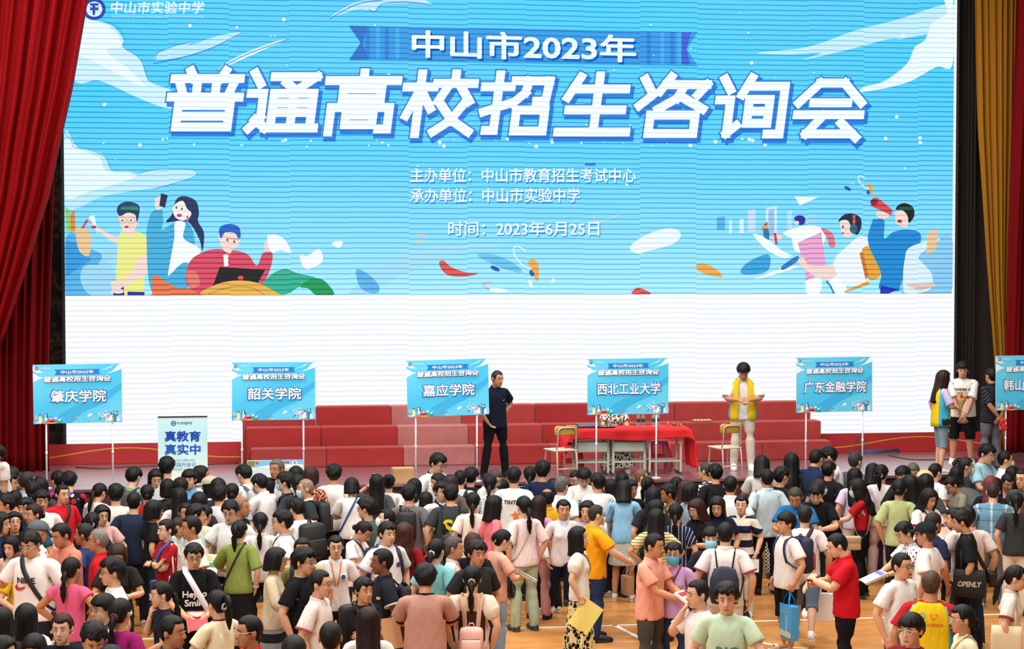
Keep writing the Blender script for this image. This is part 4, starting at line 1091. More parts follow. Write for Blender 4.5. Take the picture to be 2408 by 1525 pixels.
def students_right():
    A = []
    def a(col, *polys): A.extend([(col, p) for p in polys])
    for x0, y0, x1, y1, c in ((1685, 511, 1704, 540, '59b6ea'), (1714, 518, 1720, 548, 'e4f4fb'), (1738, 516, 1748, 548, 'e4f4fb'), (1758, 494, 1776, 545, 'cfe2f6'), (1800, 488, 1826, 560, 'd8edf9'), (1806, 494, 1820, 556, '9ec9ea'), (1850, 496, 1862, 560, 'bfe6f6'), (1892, 505, 1920, 545, '9fdcf3')): a('@painted_tower', None); a(c, [(x0, y0), (x1, y0-3), (x1, y1), (x0, y1)])
    a('@paper_plane', None); a('ffffff', [(1867, 462), (1924, 463), (1880, 483)])
    a('@painted_distant_child', None); a('e0454e', blob((1793, 532), (1800, 524), (1804, 522), (1802, 535))); a('f09a5a', ell(1798, 536, 8, 7)); a('2f7fa8', blob((1794, 540), (1806, 540), (1808, 560), (1800, 570), (1796, 560)))
    a('@painted_swoosh', None); a('3aa9e0', blob((1740, 640), (1760, 615), (1806, 598), (1806, 634), (1770, 645)))
    a('ffffff', blob((1770, 550), (1800, 560), (1840, 590), (1860, 600), (1840, 606), (1800, 585)), blob((1775, 655), (1840, 630), (1880, 625), (1820, 645)))
    a('@running_student', None); a('ffffff', blob((1840, 548), (1870, 535), (1900, 530), (1930, 536), (1940, 560), (1920, 590), (1870, 590), (1860, 560)))
    a('f0788a', blob((1930, 536), (1956, 548), (1963, 578), (1950, 580), (1944, 560))); a(SKINP, blob((1818, 552), (1836, 552), (1836, 562), (1816, 562))); a('e0454e', [(1818, 548), (1824, 547), (1828, 574), (1822, 574)])
    a('2a2f9c', blob((1867, 512), (1880, 506), (1892, 512), (1890, 526), (1876, 528))); a(SKINP, ell(1873, 524, 5, 5))
    a('f6a8cf', [(1875, 570), (1930, 546), (1941, 625), (1895, 670), (1893, 640)])
    a('2f82c8', blob((1838, 625), (1872, 602), (1876, 612), (1842, 634)))
    a(SKINP, blob((1875, 612), (1890, 606), (1900, 622), (1945, 624), (1970, 612), (1982, 638), (1950, 658), (1900, 640)))
    a('ffffff', blob((1895, 660), (1930, 655), (1925, 690), (1898, 692)), blob((1950, 660), (1980, 650), (1990, 690), (1965, 690)))
    a('2f82c8', *pline([(1942, 660), (1952, 672), (1960, 690)], 4))
    a('@student_with_headphones', None); a('f4f8fb', blob((1995, 575), (2015, 558), (2038, 560), (2050, 600), (2040, 660), (1990, 670), (1965, 640), (1962, 608)))
    a('f0a63c', blob((2025, 590), (2045, 578), (2062, 590), (2075, 630), (2060, 655), (2036, 650)), [(1984, 684), (2040, 660), (2044, 668), (1986, 688)]); a('d87a34', [(2020, 595), (2028, 592), (2042, 650), (2034, 656)])
    a('1b2c4a', blob((1972, 516), (1985, 504), (2004, 502), (2022, 512), (2024, 534), (2014, 552), (2002, 540), (1994, 520), (1974, 522)))
    a(SKINP, blob((1974, 520), (1992, 518), (2000, 536), (2004, 552), (1992, 558), (1980, 552), (1976, 538))); a('ef5a4a', [(2004, 506), (2010, 505), (2010, 528), (2004, 528)]); a('2f6a7c', ell(2006, 538, 9, 11)); a('1a1a22', ell(1981, 533, 2, 3)); a('d84a52', ell(1981, 548, 3, 2))
    a('@student_with_megaphone', None); a('1a8fd6', blob((2050, 520), (2056, 515), (2078, 518), (2078, 560), (2100, 545), (2138, 540), (2165, 558), (2140, 640), (2130, 680), (2068, 680), (2070, 640), (2040, 570)))
    a('2336b4', [(2070, 670), (2112, 680), (2088, 690), (2068, 690)])
    a(SKINP, blob((2060, 498), (2082, 500), (2090, 508), (2076, 514), (2062, 510))); a('e84a50', [(2050, 466), (2062, 464), (2098, 494), (2094, 506), (2082, 500), (2046, 484)]); a('8f2430', ell(2054, 475, 9, 7))
    a(SKINP, blob((2105, 498), (2130, 494), (2136, 520), (2130, 534), (2118, 532), (2106, 524), (2104, 510))); a('12211f', blob((2105, 492), (2114, 480), (2130, 478), (2146, 488), (2148, 508), (2136, 524), (2132, 506), (2120, 494))); a('0e5a3a', [(2112, 486), (2144, 486), (2146, 494), (2112, 494)]); a('d8323c', ell(2114, 520, 6, 4))
    a('@painted_wave', None); a('8fd0f2', blob((2150, 600), (2180, 570), (2235, 556), (2235, 690), (2120, 690), (2130, 640)))
    a('e2f2fa', blob((2140, 580), (2210, 560), (2160, 600), (2170, 620), (2190, 645), (2185, 680), (2130, 690), (2122, 660), (2126, 610)))
    a('f6c694', [(2178, 548), (2204, 535), (2200, 586), (2178, 598)]); a('e8c8b8', [(2128, 668), (2196, 664), (2198, 672), (2160, 684)])
    return A
def confetti():
    A = []
    def a(col, *polys):
        for k_, p in enumerate(polys):
            if k_ == 0 or len(polys) < 5: A.append(('@confetti_piece', None))
            A.append((col, p))
    a('ee5550', blob((1032, 620), (1042, 612), (1062, 628), (1096, 640), (1124, 643), (1090, 650), (1050, 645)))
    a('ee5550', blob((1487, 684), (1498, 676), (1514, 680), (1530, 691), (1488, 691)))
    a('f6ad4c', blob((1242, 615), (1254, 609), (1266, 625), (1264, 661), (1250, 640))); a('f6ad4c', blob((1637, 622), (1655, 619), (1680, 630), (1698, 648), (1690, 651), (1660, 645), (1640, 634)))
    a('1a62b8', ell(1164, 631, 12, 5, 25), ell(1250, 642, 8, 5, 60))
    a('5fb9ea', blob((837, 634), (860, 640), (888, 666), (890, 686), (868, 688), (845, 672))); a('6fc8ee', blob((1122, 600), (1160, 598), (1210, 620), (1226, 640), (1180, 630)))
    a('f4fafc', blob((1480, 582), (1510, 556), (1560, 538), (1592, 540), (1600, 556), (1580, 574), (1530, 588), (1500, 596)))
    a('ffffff', *pline(ell(1230, 605, 32, 14, 50)[:18], 2.5)); a('f09a9a', *pline(ell(1158, 673, 22, 9, 12)[:18], 2)); a('ffffff', ell(1172, 682, 22, 5, 5), ell(1300, 660, 4, 6, 30), ell(1247, 666, 4, 10, -20))
    a('f6cfa0', *pline([(976, 552), (990, 550), (1003, 556), (998, 564), (977, 572)], 3)); a('f6cfb4', *pline([(1404, 504), (1393, 514), (1400, 521), (1420, 519), (1440, 510), (1460, 503)], 2))
    a('1a62b8', ell(1992, 443, 9, 4, 30), ell(2041, 452, 5, 5)); a('f6ad4c', blob((2037, 433), (2046, 432), (2052, 446), (2049, 459), (2042, 446))); a('ffffff', *pline(ell(2030, 428, 18, 8, 50)[:18], 2))
    a('4a7fd8', [(1375, 383), (1400, 383), (1400, 390), (1375, 390)])
    return A
def clouds():
    A = []
    def a(col, *polys): A.append(('@'+{'d6f4fd': 'painted_cloud', 'c4effb': 'painted_cloud', 'bfeefb': 'wing_stroke', 'e6f9ff': 'wing_stroke', 'bdeefc': 'wing_stroke', 'c9f1fb': 'painted_cloud', 'a9e4f8': 'painted_haze_band'}.get(col, 'ink_outline' if len(polys) > 1 else 'painted_cloud'), None)); A.extend([(col, p) for p in polys])
    a('d6f4fd', blob((150, 20), (215, 45), (262, 60), (290, 92), (290, 112), (330, 140), (350, 190), (405, 215), (402, 255), (330, 232), (235, 190), (185, 195), (150, 150)))
    a('f3fcff', blob((150, 60), (222, 50), (270, 75), (284, 108), (250, 120), (300, 160), (340, 205), (260, 165), (200, 135), (150, 110)))
    a('c4effb', blob((152, 315), (170, 328), (176, 346), (205, 350), (245, 365), (262, 400), (300, 402), (325, 408), (370, 398), (440, 398), (462, 404), (450, 418), (370, 440), (300, 450), (240, 462), (152, 485)))
    a('eefbff', blob((152, 330), (190, 352), (235, 372), (250, 400), (320, 412), (280, 430), (210, 450), (152, 460)))
    a('bfeefb', blob((366, 140), (372, 124), (410, 108), (452, 98), (448, 106), (520, 82), (570, 77), (540, 95), (480, 120), (420, 135)))
    a('e6f9ff', blob((508, 166), (560, 132), (640, 100), (678, 92), (640, 108), (580, 135)))
    a('bdeefc', blob((776, 42), (830, 8), (900, -6), (980, -6), (1016, 12), (960, 8), (900, 12), (880, 26), (840, 22)))
    a('c9f1fb', blob((1780, 124), (1900, 110), (2010, 72), (2110, 46), (2240, 8), (2240, 60), (2130, 90), (2090, 92), (1990, 118), (1890, 140), (1930, 124), (1850, 128)))
    a('f1fcff', blob((2218, -8), (2226, 30), (2190, 55), (2176, 92), (2150, 112), (2132, 150), (2080, 190), (2030, 205), (2030, 216), (2130, 195), (2200, 158), (2240, 150), (2240, -8)))
    a('a9e4f8', blob((905, 615), (1010, 580), (1200, 575), (1090, 590), (960, 640), (860, 690), (820, 690)))
    a('2a8fd0', *pline(spline([(366, 140), (372, 124), (410, 108), (452, 98)], 6, False), 1.6)); a('1f7fc4', *pline(spline([(360, 150), (430, 135), (500, 112), (570, 77)], 6, False), 2)); a('1f7fc4', *pline(spline([(508, 166), (580, 128), (678, 92)], 6, False), 1.8)); a('1f7fc4', *pline(spline([(776, 44), (840, 10), (900, 0)], 6, False), 2)); a('1f7fc4', *pline(spline([(866, 22), (882, 27), (900, 10), (960, 5), (1016, 13)], 6, False), 1.8))
    a('49a9d8', *pline(spline([(240, 46), (280, 66), (292, 95), (288, 112)], 6, False), 1.6)); a('49a9d8', *pline(spline([(295, 116), (330, 140), (350, 192)], 6, False), 1.6)); a('49a9d8', *pline(spline([(155, 318), (168, 330), (174, 346), (205, 350), (246, 368), (262, 398)], 6, False), 1.5)); a('49a9d8', *pline(spline([(325, 408), (370, 398), (440, 398), (462, 404), (450, 418), (360, 445)], 6, False), 1.5))
    R = random.Random(3); A.append(('@sparkles', None))
    for _ in range(90):
        x = R.uniform(200, 2180); y = R.choice([R.uniform(30, 480), R.uniform(320, 345)]); A.append(('f2fdff', ell(x, y, *([R.choice([1.5, 2, 2.2, 3, 4.5])]*2), n=8)))
    return A
def ribbon():
    A = [('2a9fe6', [(820, 61), (1640, 76), (1614, 116), (1640, 156), (820, 142), (848, 101)])]
    for i, x in enumerate((860, 884, 905, 930, 1520, 1552, 1576, 1592)):
        A.append((('1c86da', '43b4f0')[i % 2], [(x, 64), (x+9, 64), (x+9, 140), (x, 140)] if x < 1000 else [(x, 76), (x+9, 76), (x+9, 152), (x, 152)]))
    A.append(('3b62dc', [(1602, 77), (1624, 77), (1614, 116), (1622, 152), (1602, 152)])); A.append(('1478cc', [(820, 61), (866, 62), (852, 100), (866, 141), (820, 142), (848, 101)]))
    return A
GLY = {
 '普': [[(2, 13), (98, 13)], [(24, 0), (30, 12)], [(76, 0), (70, 12)], [(36, 13), (36, 40)], [(64, 13), (64, 40)], [(10, 20), (16, 38)], [(90, 20), (84, 38)], [(0, 44), (100, 44)], [(12, 58), (88, 58), (88, 94), (12, 94), (12, 58)], [(12, 76), (88, 76)]],
 '通': [[(4, 2), (14, 20)], [(2, 36), (20, 36), (20, 76), (4, 95)], [(12, 80), (28, 94), (100, 94)], [(34, 8), (96, 8), (74, 26)], [(52, 18), (66, 30)], [(36, 36), (94, 36), (94, 82)], [(36, 36), (36, 84)], [(65, 36), (65, 82)], [(36, 52), (94, 52)], [(36, 68), (94, 68)]],
 '高': [[(50, 0), (50, 10)], [(0, 13), (100, 13)], [(22, 27), (78, 27), (78, 43), (22, 43), (22, 27)], [(7, 99), (7, 58), (93, 58), (93, 94), (80, 94)], [(30, 71), (70, 71), (70, 87), (30, 87), (30, 71)]],
 '校': [[(0, 22), (40, 22)], [(20, 0), (20, 100)], [(18, 30), (3, 70)], [(25, 34), (38, 58)], [(70, 0), (70, 12)], [(44, 16), (98, 16)], [(58, 26), (48, 46)], [(82, 26), (94, 46)], [(88, 48), (70, 78), (46, 97)], [(52, 50), (72, 78), (98, 97)]],
 '招': [[(0, 20), (38, 20)], [(20, 0), (20, 93), (8, 93)], [(2, 62), (38, 48)], [(44, 10), (94, 10), (91, 44), (78, 44)], [(64, 10), (60, 30), (44, 47)], [(50, 59), (92, 59), (92, 94), (50, 94), (50, 59)]],
 '生': [[(24, 2), (8, 36)], [(16, 22), (92, 22)], [(52, 0), (52, 94)], [(12, 57), (90, 57)], [(0, 94), (100, 94)]],
 '咨': [[(4, 4), (14, 22)], [(0, 48), (18, 30)], [(42, 0), (28, 24)], [(36, 13), (96, 13), (84, 30)], [(60, 22), (54, 36), (28, 54)], [(58, 32), (94, 54)], [(18, 64), (84, 64), (84, 95), (18, 95), (18, 64)]],
 '询': [[(6, 2), (16, 20)], [(2, 37), (18, 37), (18, 93), (31, 80)], [(46, 0), (34, 28)], [(42, 14), (96, 14), (96, 94), (78, 94)], [(46, 36), (76, 36), (76, 76), (46, 76), (46, 36)], [(46, 56), (76, 56)]],
 '会': [[(4, 40), (32, 7), (68, 7), (96, 40)], [(26, 40), (76, 40)], [(4, 60), (96, 60)], [(42, 62), (20, 92), (86, 92)], [(70, 74), (94, 98)]],
}
def glyph(ch, x, y, w, h, th, shear):
    out = []
    for st in GLY[ch]:
        for (x0, y0), (x1, y1) in zip(st[:-1], st[1:]):
            X0, Y0, X1, Y1 = x0*w/100, y0*h/100, x1*w/100, y1*h/100; l = math.hypot(X1-X0, Y1-Y0); dx, dy = (X1-X0)/l, (Y1-Y0)/l; e = th*.5
            q = [(X0-dx*e-dy*e, Y0-dy*e+dx*e), (X1+dx*e-dy*e, Y1+dy*e+dx*e), (X1+dx*e+dy*e, Y1+dy*e-dx*e), (X0-dx*e+dy*e, Y0-dy*e-dx*e)]
            out.append([(x+a-shear*(b2-h/2), y+b2) for a, b2 in q])
    return out
TITLE = '普通高校招生咨询会'
def title_shapes(x0, x1, yl0, yl1, h, shear=.10, k=1.0):
    """the nine big title characters in photo-like layout; returns (outline, face) polygon lists"""
    n = 9; st = (x1-x0)/n; w = st*.87; A = []
    for lay, (dx, dy, ex, col) in enumerate(((5*k, 8*k, 8*k, '1b7fe0'), (0, 0, 6.5*k, '2b86dc'), (0, 0, 0, 'fbfeff'))):
        for i, ch in enumerate(TITLE):
            y = yl0+(yl1-yl0)*i/(n-1)
            for q in glyph(ch, x0+st*i+dx, y+dy, w, h, 21*k+ex, shear): A.append((col, q))
    return A
def text_shapes(s, x0, x1, yc, h, col, bold=.02, shear=0.0, ydrop=0.0):
    """font text as polygons in photo axes (y down)"""
    V, Fc, (tw, th) = text_flat(s, bold, shear); kx = (x1-x0)/tw; ky = h/th; cx = (x0+x1)/2
    return [(col, [(cx+V[i][0]*kx, yc-V[i][1]*ky+ydrop*(V[i][0]/tw)) for i in f]) for f in Fc]
def art_parts(shapes, P, y0, step, name, mat, parent):
    cur = name; acc = []; i0 = 0; i = 0
    for sh_ in list(shapes)+[('@end', None)]:
        if sh_[0][0] == '@':
            if acc: art_mesh(acc, P, y0-step*i0, step, cur, mat, parent); i0 += len(acc)
            acc = []; cur = sh_[0][1:]
        else: acc.append(sh_)
def art_mesh(shapes, P, y0, step, name, mat, parent, layers=0):
    shapes = [q for q in shapes if q[0][0] != '@']
    b = MB(); per = max(1, len(shapes)//layers) if layers else 1
    for i, (col, poly) in enumerate(shapes):
        pts = [P(x, y) for x, y in poly]
        ar = sum(pts[k][0]*pts[(k+1) % len(pts)][1]-pts[(k+1) % len(pts)][0]*pts[k][1] for k in range(len(pts)))
        if ar < 0: pts = pts[::-1]
        y = y0-step*(i//per)
        b.add([(x, y, z) for x, z in pts], [tuple(range(len(pts)))]); b.c.append((*hexc(col), 1))
    return b.build(name, mat, parent, False)
XB_ = at_y(2239, 600, SCREEN_Y).x; ZB_ = (at_y(155, 695, SCREEN_Y).z+at_y(2239, 690, SCREEN_Y).z)/2
def SP(px, py):
    x, z = scr(px, py); x = max(SX0+.004, min(XB_, x)); return x-(SX0+SX1)/2, max(z, ZB_)-STAGE_Z
# sky-blue picture field with its printed gradient
b = MB(); NX, NY = 40, 36
xa, xb = SX0, at_y(2239, 600, SCREEN_Y).x; zb = (at_y(155, 695, SCREEN_Y).z+at_y(2239, 690, SCREEN_Y).z)/2; zt = SZ1
Vg = []
for j in range(NY+1):
    for i in range(NX+1): Vg.append((xa+(xb-xa)*i/NX-(SX0+SX1)/2, -.003, zb+(zt-zb)*j/NY-STAGE_Z))
cols = []
for j in range(NY):
    for i in range(NX):
        u, v = (i+.5)/NX, (j+.5)/NY
        t = min(1, max(0, 1-(v/.55))); wob = .5+.5*math.sin(u*9+v*7)*math.sin(v*5-u*4)
        c0 = np.array(hexc('4cd6fb')); c1 = np.array(hexc('b4f2fe')); c2 = np.array(hexc('78d2fb'))
        c = c0*(1-t**1.6)+c1*t**1.6; c = c*(1-.35*wob*(1-t))+c2*(.35*wob*(1-t)); cols.append((*c, 1))
b.add(Vg, [(j*(NX+1)+i, j*(NX+1)+i+1, (j+1)*(NX+1)+i+1, (j+1)*(NX+1)+i) for j in range(NY) for i in range(NX)]); b.c += cols
b.build('blue_sky_field', LEDA, screen, False)
art_parts(clouds(), SP, -.005, .00009, 'painted_clouds', LEDA, screen)
for o_ in screen.children:
    if o_.name.startswith('sparkles'): o_['kind'] = 'stuff'
art_parts(confetti(), SP, -.020, .0001, 'drifting_confetti', LEDA, screen)
art_parts(students_left(), SP, -.020, .0002, 'student_illustration', LEDA, screen)
art_parts(students_right(), SP, -.020, .0002, 'student_illustration', LEDA, screen)
art_mesh(ribbon(), SP, -.024, .0004, 'title_ribbon', LEDA, screen)
tx = text_shapes('中山市2023年', 974, 1497, 114, 62, '1268c4', .028, 0, 12)+text_shapes('中山市2023年', 970, 1493, 109, 62, 'fbfeff', .024, 0, 12)
art_mesh(tx[:len(tx)//2], SP, -.030, 0, 'ribbon_lettering_shadow', LEDA, screen); art_mesh(tx[len(tx)//2:], SP, -.032, 0, 'ribbon_lettering', LEDA, screen)
ts = title_shapes(402, 2052, 167, 186, 140, .13)
n3 = len(ts)//3
for k, nm in enumerate(('title_lettering_shadow', 'title_lettering_outline', 'title_lettering')): art_mesh(ts[k*n3:(k+1)*n3], SP, -.034-.003*k, .000002, nm, LEDA, screen)
for s, x0, x1, y, h, d in (('主办单位：中山市教育招生考试中心', 965, 1494, 412, 33, 0), ('承办单位：中山市实验中学', 965, 1363, 459, 33, 0), ('时间：2023年6月25日', 1054, 1408, 537, 34, 0)):
    art_mesh(text_shapes(s, x0+2, x1+2, y+3, h, '3aa0dc', .020, 0, d), SP, -.034, 0, 'text_line_shadow', LEDA, screen); art_mesh(text_shapes(s, x0, x1, y, h, 'f6fcff', .018, 0, d), SP, -.036, 0, 'text_line', LEDA, screen)
lg = [('2a56b8', ell(222, 22, 27, 26)), ('eaf4fb', ell(222, 22, 19, 18)), ('2a56b8', [(212, 8), (232, 8), (232, 14), (212, 14)]), ('2a56b8', [(212, 18), (232, 18), (232, 25), (212, 25)]), ('2a56b8', [(218, 8), (224, 8), (224, 36), (218, 36)])]
art_mesh(lg, SP, -.024, .0004, 'school_emblem', LEDA, screen)
art_mesh(text_shapes('中山市实验中学', 262, 480, 18, 28, 'f4fbff', .02, .12), SP, -.034, 0, 'school_name', LEDA, screen)
art_mesh(text_shapes('ZHONG SHAN SHI SHI YAN ZHONG XUE', 262, 480, 40, 5, 'c9eefa', .0), SP, -.034, 0, 'school_name_small', LEDA, screen)
# base skirt of the screen: red cloth with gold ribbon wave
m, nt, bs = new_mat('red_skirt'); tc = N(nt, 'ShaderNodeTexCoord'); sx = N(nt, 'ShaderNodeSeparateXYZ'); nt.links.new(tc.outputs['Object'], sx.inputs[0])
cen = mathn(nt, 'ADD', mathn(nt, 'MULTIPLY', mathn(nt, 'SINE', mathn(nt, 'MULTIPLY', sx.outputs[0], 1.9)), .085), .17)
ln = mathn(nt, 'LESS_THAN', mathn(nt, 'ABSOLUTE', mathn(nt, 'SUBTRACT', sx.outputs[2], cen)), .009)
nt.links.new(mixc(nt, ln, hexc('a01c1c'), hexc('c0902e')), bs.inputs['Base Color']); bs.inputs['Roughness'].default_value = .6
b = MB(); b.box(((SX0+SX1)/2, SCREEN_Y-.02, (SZ0-STAGE_Z)/2), (W2+.55, .03, (SZ0-STAGE_Z)/2-.004)); o = b.build('base_skirt', m, smooth=False); o.location = (0, 0, STAGE_Z)
o.name = 'screen_skirt'; tag(o, 'red panel with a wavy gold line under the big screen', 'panel')

# ------------------------------------------------------------------ red riser boxes
RY0 = 26.8
rx0 = at_y(590, 1098, RY0).x; rx1 = at_y(1956, 1080, RY0).x; seams0 = [590, 768, 949, 1118, 1294, 1462, 1630, 1794, 1956]
xs = [at_y(px, 1090, RY0).x for px in seams0]
FABR = {'deep': '941d1c', 'mid': '9d302e', 'faded': 'a1605d', 'dull': '912a28'}
def fabric(k):
    key = 'felt_'+k
    if key in MATS: return MATS[key]
    m, nt, b = new_mat(key); c = hexc(FABR[k]); tc = N(nt, 'ShaderNodeTexCoord'); nz = N(nt, 'ShaderNodeTexNoise'); nz.inputs['Scale'].default_value = 5; nz.inputs['Detail'].default_value = 6
    nt.links.new(tc.outputs['Object'], nz.inputs['Vector']); nt.links.new(ramp(nt, nz.outputs['Fac'], [(.3, tuple(v*.88 for v in c)), (.7, tuple(v*1.08 for v in c))]), b.inputs['Base Color'])
    b.inputs['Roughness'].default_value = .9; b.inputs['Sheen Weight'].default_value = .15; n2 = N(nt, 'ShaderNodeTexNoise'); n2.inputs['Scale'].default_value = 180; nt.links.new(tc.outputs['Object'], n2.inputs['Vector']); bump(nt, b, n2.outputs['Fac'], .25, .003)
    MATS[key] = m; return m
colr = [['dull', 'deep', 'faded', 'deep', 'mid', 'mid', 'mid', 'mid'], ['deep', 'deep', 'faded', 'mid', 'deep', 'mid', 'mid', 'mid'], ['dull', 'deep', 'faded', 'mid', 'deep', 'mid', 'mid', 'mid']]
ORD = ['leftmost', 'second from the left', 'third from the left', 'fourth from the left', 'fourth from the right', 'third from the right', 'second from the right', 'rightmost']
ROW = ['bottom', 'middle', 'top']
for r_ in range(3):
    y0 = RY0+.33*r_; z1 = STAGE_Z+.30*(r_+1)
    for k in range(8):
        x0, x1 = xs[k]-.075*r_, xs[k+1]-.075*r_; dep = .32 if r_ < 2 else .27
        b = MB(); b.box((0, dep/2, .15*(r_+1)), ((x1-x0)/2-.004, dep/2, .15*(r_+1)), bev=.018)
        o = b.build('riser_box', fabric(colr[r_][k]), smooth=False); o.location = ((x0+x1)/2, y0, STAGE_Z)
        tag(o, '%s red fabric-covered riser box, %s in the %s row' % ({'deep': 'deep', 'mid': 'plain', 'faded': 'faded pinkish', 'dull': 'dull dark'}[colr[r_][k]], ORD[k], ROW[r_]), 'riser box', 'red riser boxes on the stage')
# ------------------------------------------------------------------ curtains
def curtain(name, top, bot, label, mat, y0, folds, amp, zt, zb, ncol=None, ease=1.0, group=None):
    """top/bot: lists of (x) left & right edges; edge curves given as functions of t"""
    n = folds*8; rows = 36; b = MB(); P = []
    for j in range(rows+1):
        t = j/rows; z = zt+(zb-zt)*t; xl, xr = top(t), bot(t)
        for i in range(n+1):
            u = i/n; q = u*folds*2*PI
            wv = math.sin(q+1.2*math.sin(3.1*u*folds+t*1.5))+.35*math.sin(2.3*q+t*3)
            P.append((xl+(xr-xl)*(u+.10/folds*math.sin(q*.5+t*2)), y0+amp*wv*(1-.25*t)+.04*math.sin(u*9), z))
    b.add(P, [(j*(n+1)+i, (j+1)*(n+1)+i, (j+1)*(n+1)+i+1, j*(n+1)+i+1) for j in range(rows) for i in range(n)])
    o = b.build(name, mat); md = o.modifiers.new('thick', 'SOLIDIFY'); md.thickness = .012
    tag(o, label, 'curtain', group); return o
def velvet(name, h):
    m, nt, b = new_mat(name); b.inputs['Base Color'].default_value = (*hexc(h), 1); b.inputs['Roughness'].default_value = .8; b.inputs['Specular IOR Level'].default_value = .1
    tc = N(nt, 'ShaderNodeTexCoord'); nz = N(nt, 'ShaderNodeTexNoise'); nz.inputs['Scale'].default_value = 14; nt.links.new(mapping(nt, tc.outputs['Object'], (6, 6, .4)), nz.inputs['Vector']); bump(nt, b, nz.outputs['Fac'], .35, .01); return m
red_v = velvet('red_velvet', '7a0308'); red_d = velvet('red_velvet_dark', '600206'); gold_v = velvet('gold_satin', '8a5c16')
def X(px, py, Y): return at_y(px, py, Y).x
Ya = 26.7
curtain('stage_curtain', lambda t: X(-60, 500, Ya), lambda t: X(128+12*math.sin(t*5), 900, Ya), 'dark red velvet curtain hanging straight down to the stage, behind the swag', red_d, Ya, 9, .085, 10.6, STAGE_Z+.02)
Yb = 26.0
def swag_r(t):
    z = 10.6+(3.4-10.6)*t
    zz = [10.6, 9.05, 7.2, 6.4, 5.6, 4.6, 3.6, 3.4]; pp = [262, 225, 170, 140, 112, 62, 8, -4]
    px = float(np.interp(-z, [-v for v in zz], pp)); return X(px, 500, Yb)
def swag_l(t): return X(-120-40*t, 500, Yb)
curtain('swag_curtain', swag_l, swag_r, 'bright red velvet curtain swept aside to the left in a long diagonal swag', red_v, Yb, 10, .11, 10.6, 3.4)
Yg = 27.5
def gold_l(t):
    z = 10.6+(STAGE_Z-10.6)*t; py = 620+(4.59-z)*140
    return X(float(np.interp(py, [-250, 0, 300, 600, 880, 1070]  , [2286, 2290, 2300, 2322, 2346, 2356])), 500, Yg)
def gold_r(t):
    z = 10.6+(STAGE_Z-10.6)*t; py = 620+(4.59-z)*140
    return X(float(np.interp(py, [-250, 0, 300, 700, 1070], [2400, 2392, 2390, 2376, 2386])), 500, Yg)
curtain('gold_curtain', gold_l, gold_r, 'gold satin inner curtain gathered at the right of the stage', gold_v, Yg, 7, .05, 10.6, STAGE_Z+.015)
Yr = 27.2
curtain('stage_curtain', lambda t: X(float(np.interp(t, [0, .25, .6, 1], [2388, 2386, 2372, 2366])), 500, Yr), lambda t: X(2560, 500, Yr), 'dark red velvet curtain at the far right edge beside the gold one', red_d, Yr, 6, .075, 10.6, STAGE_Z+.02)

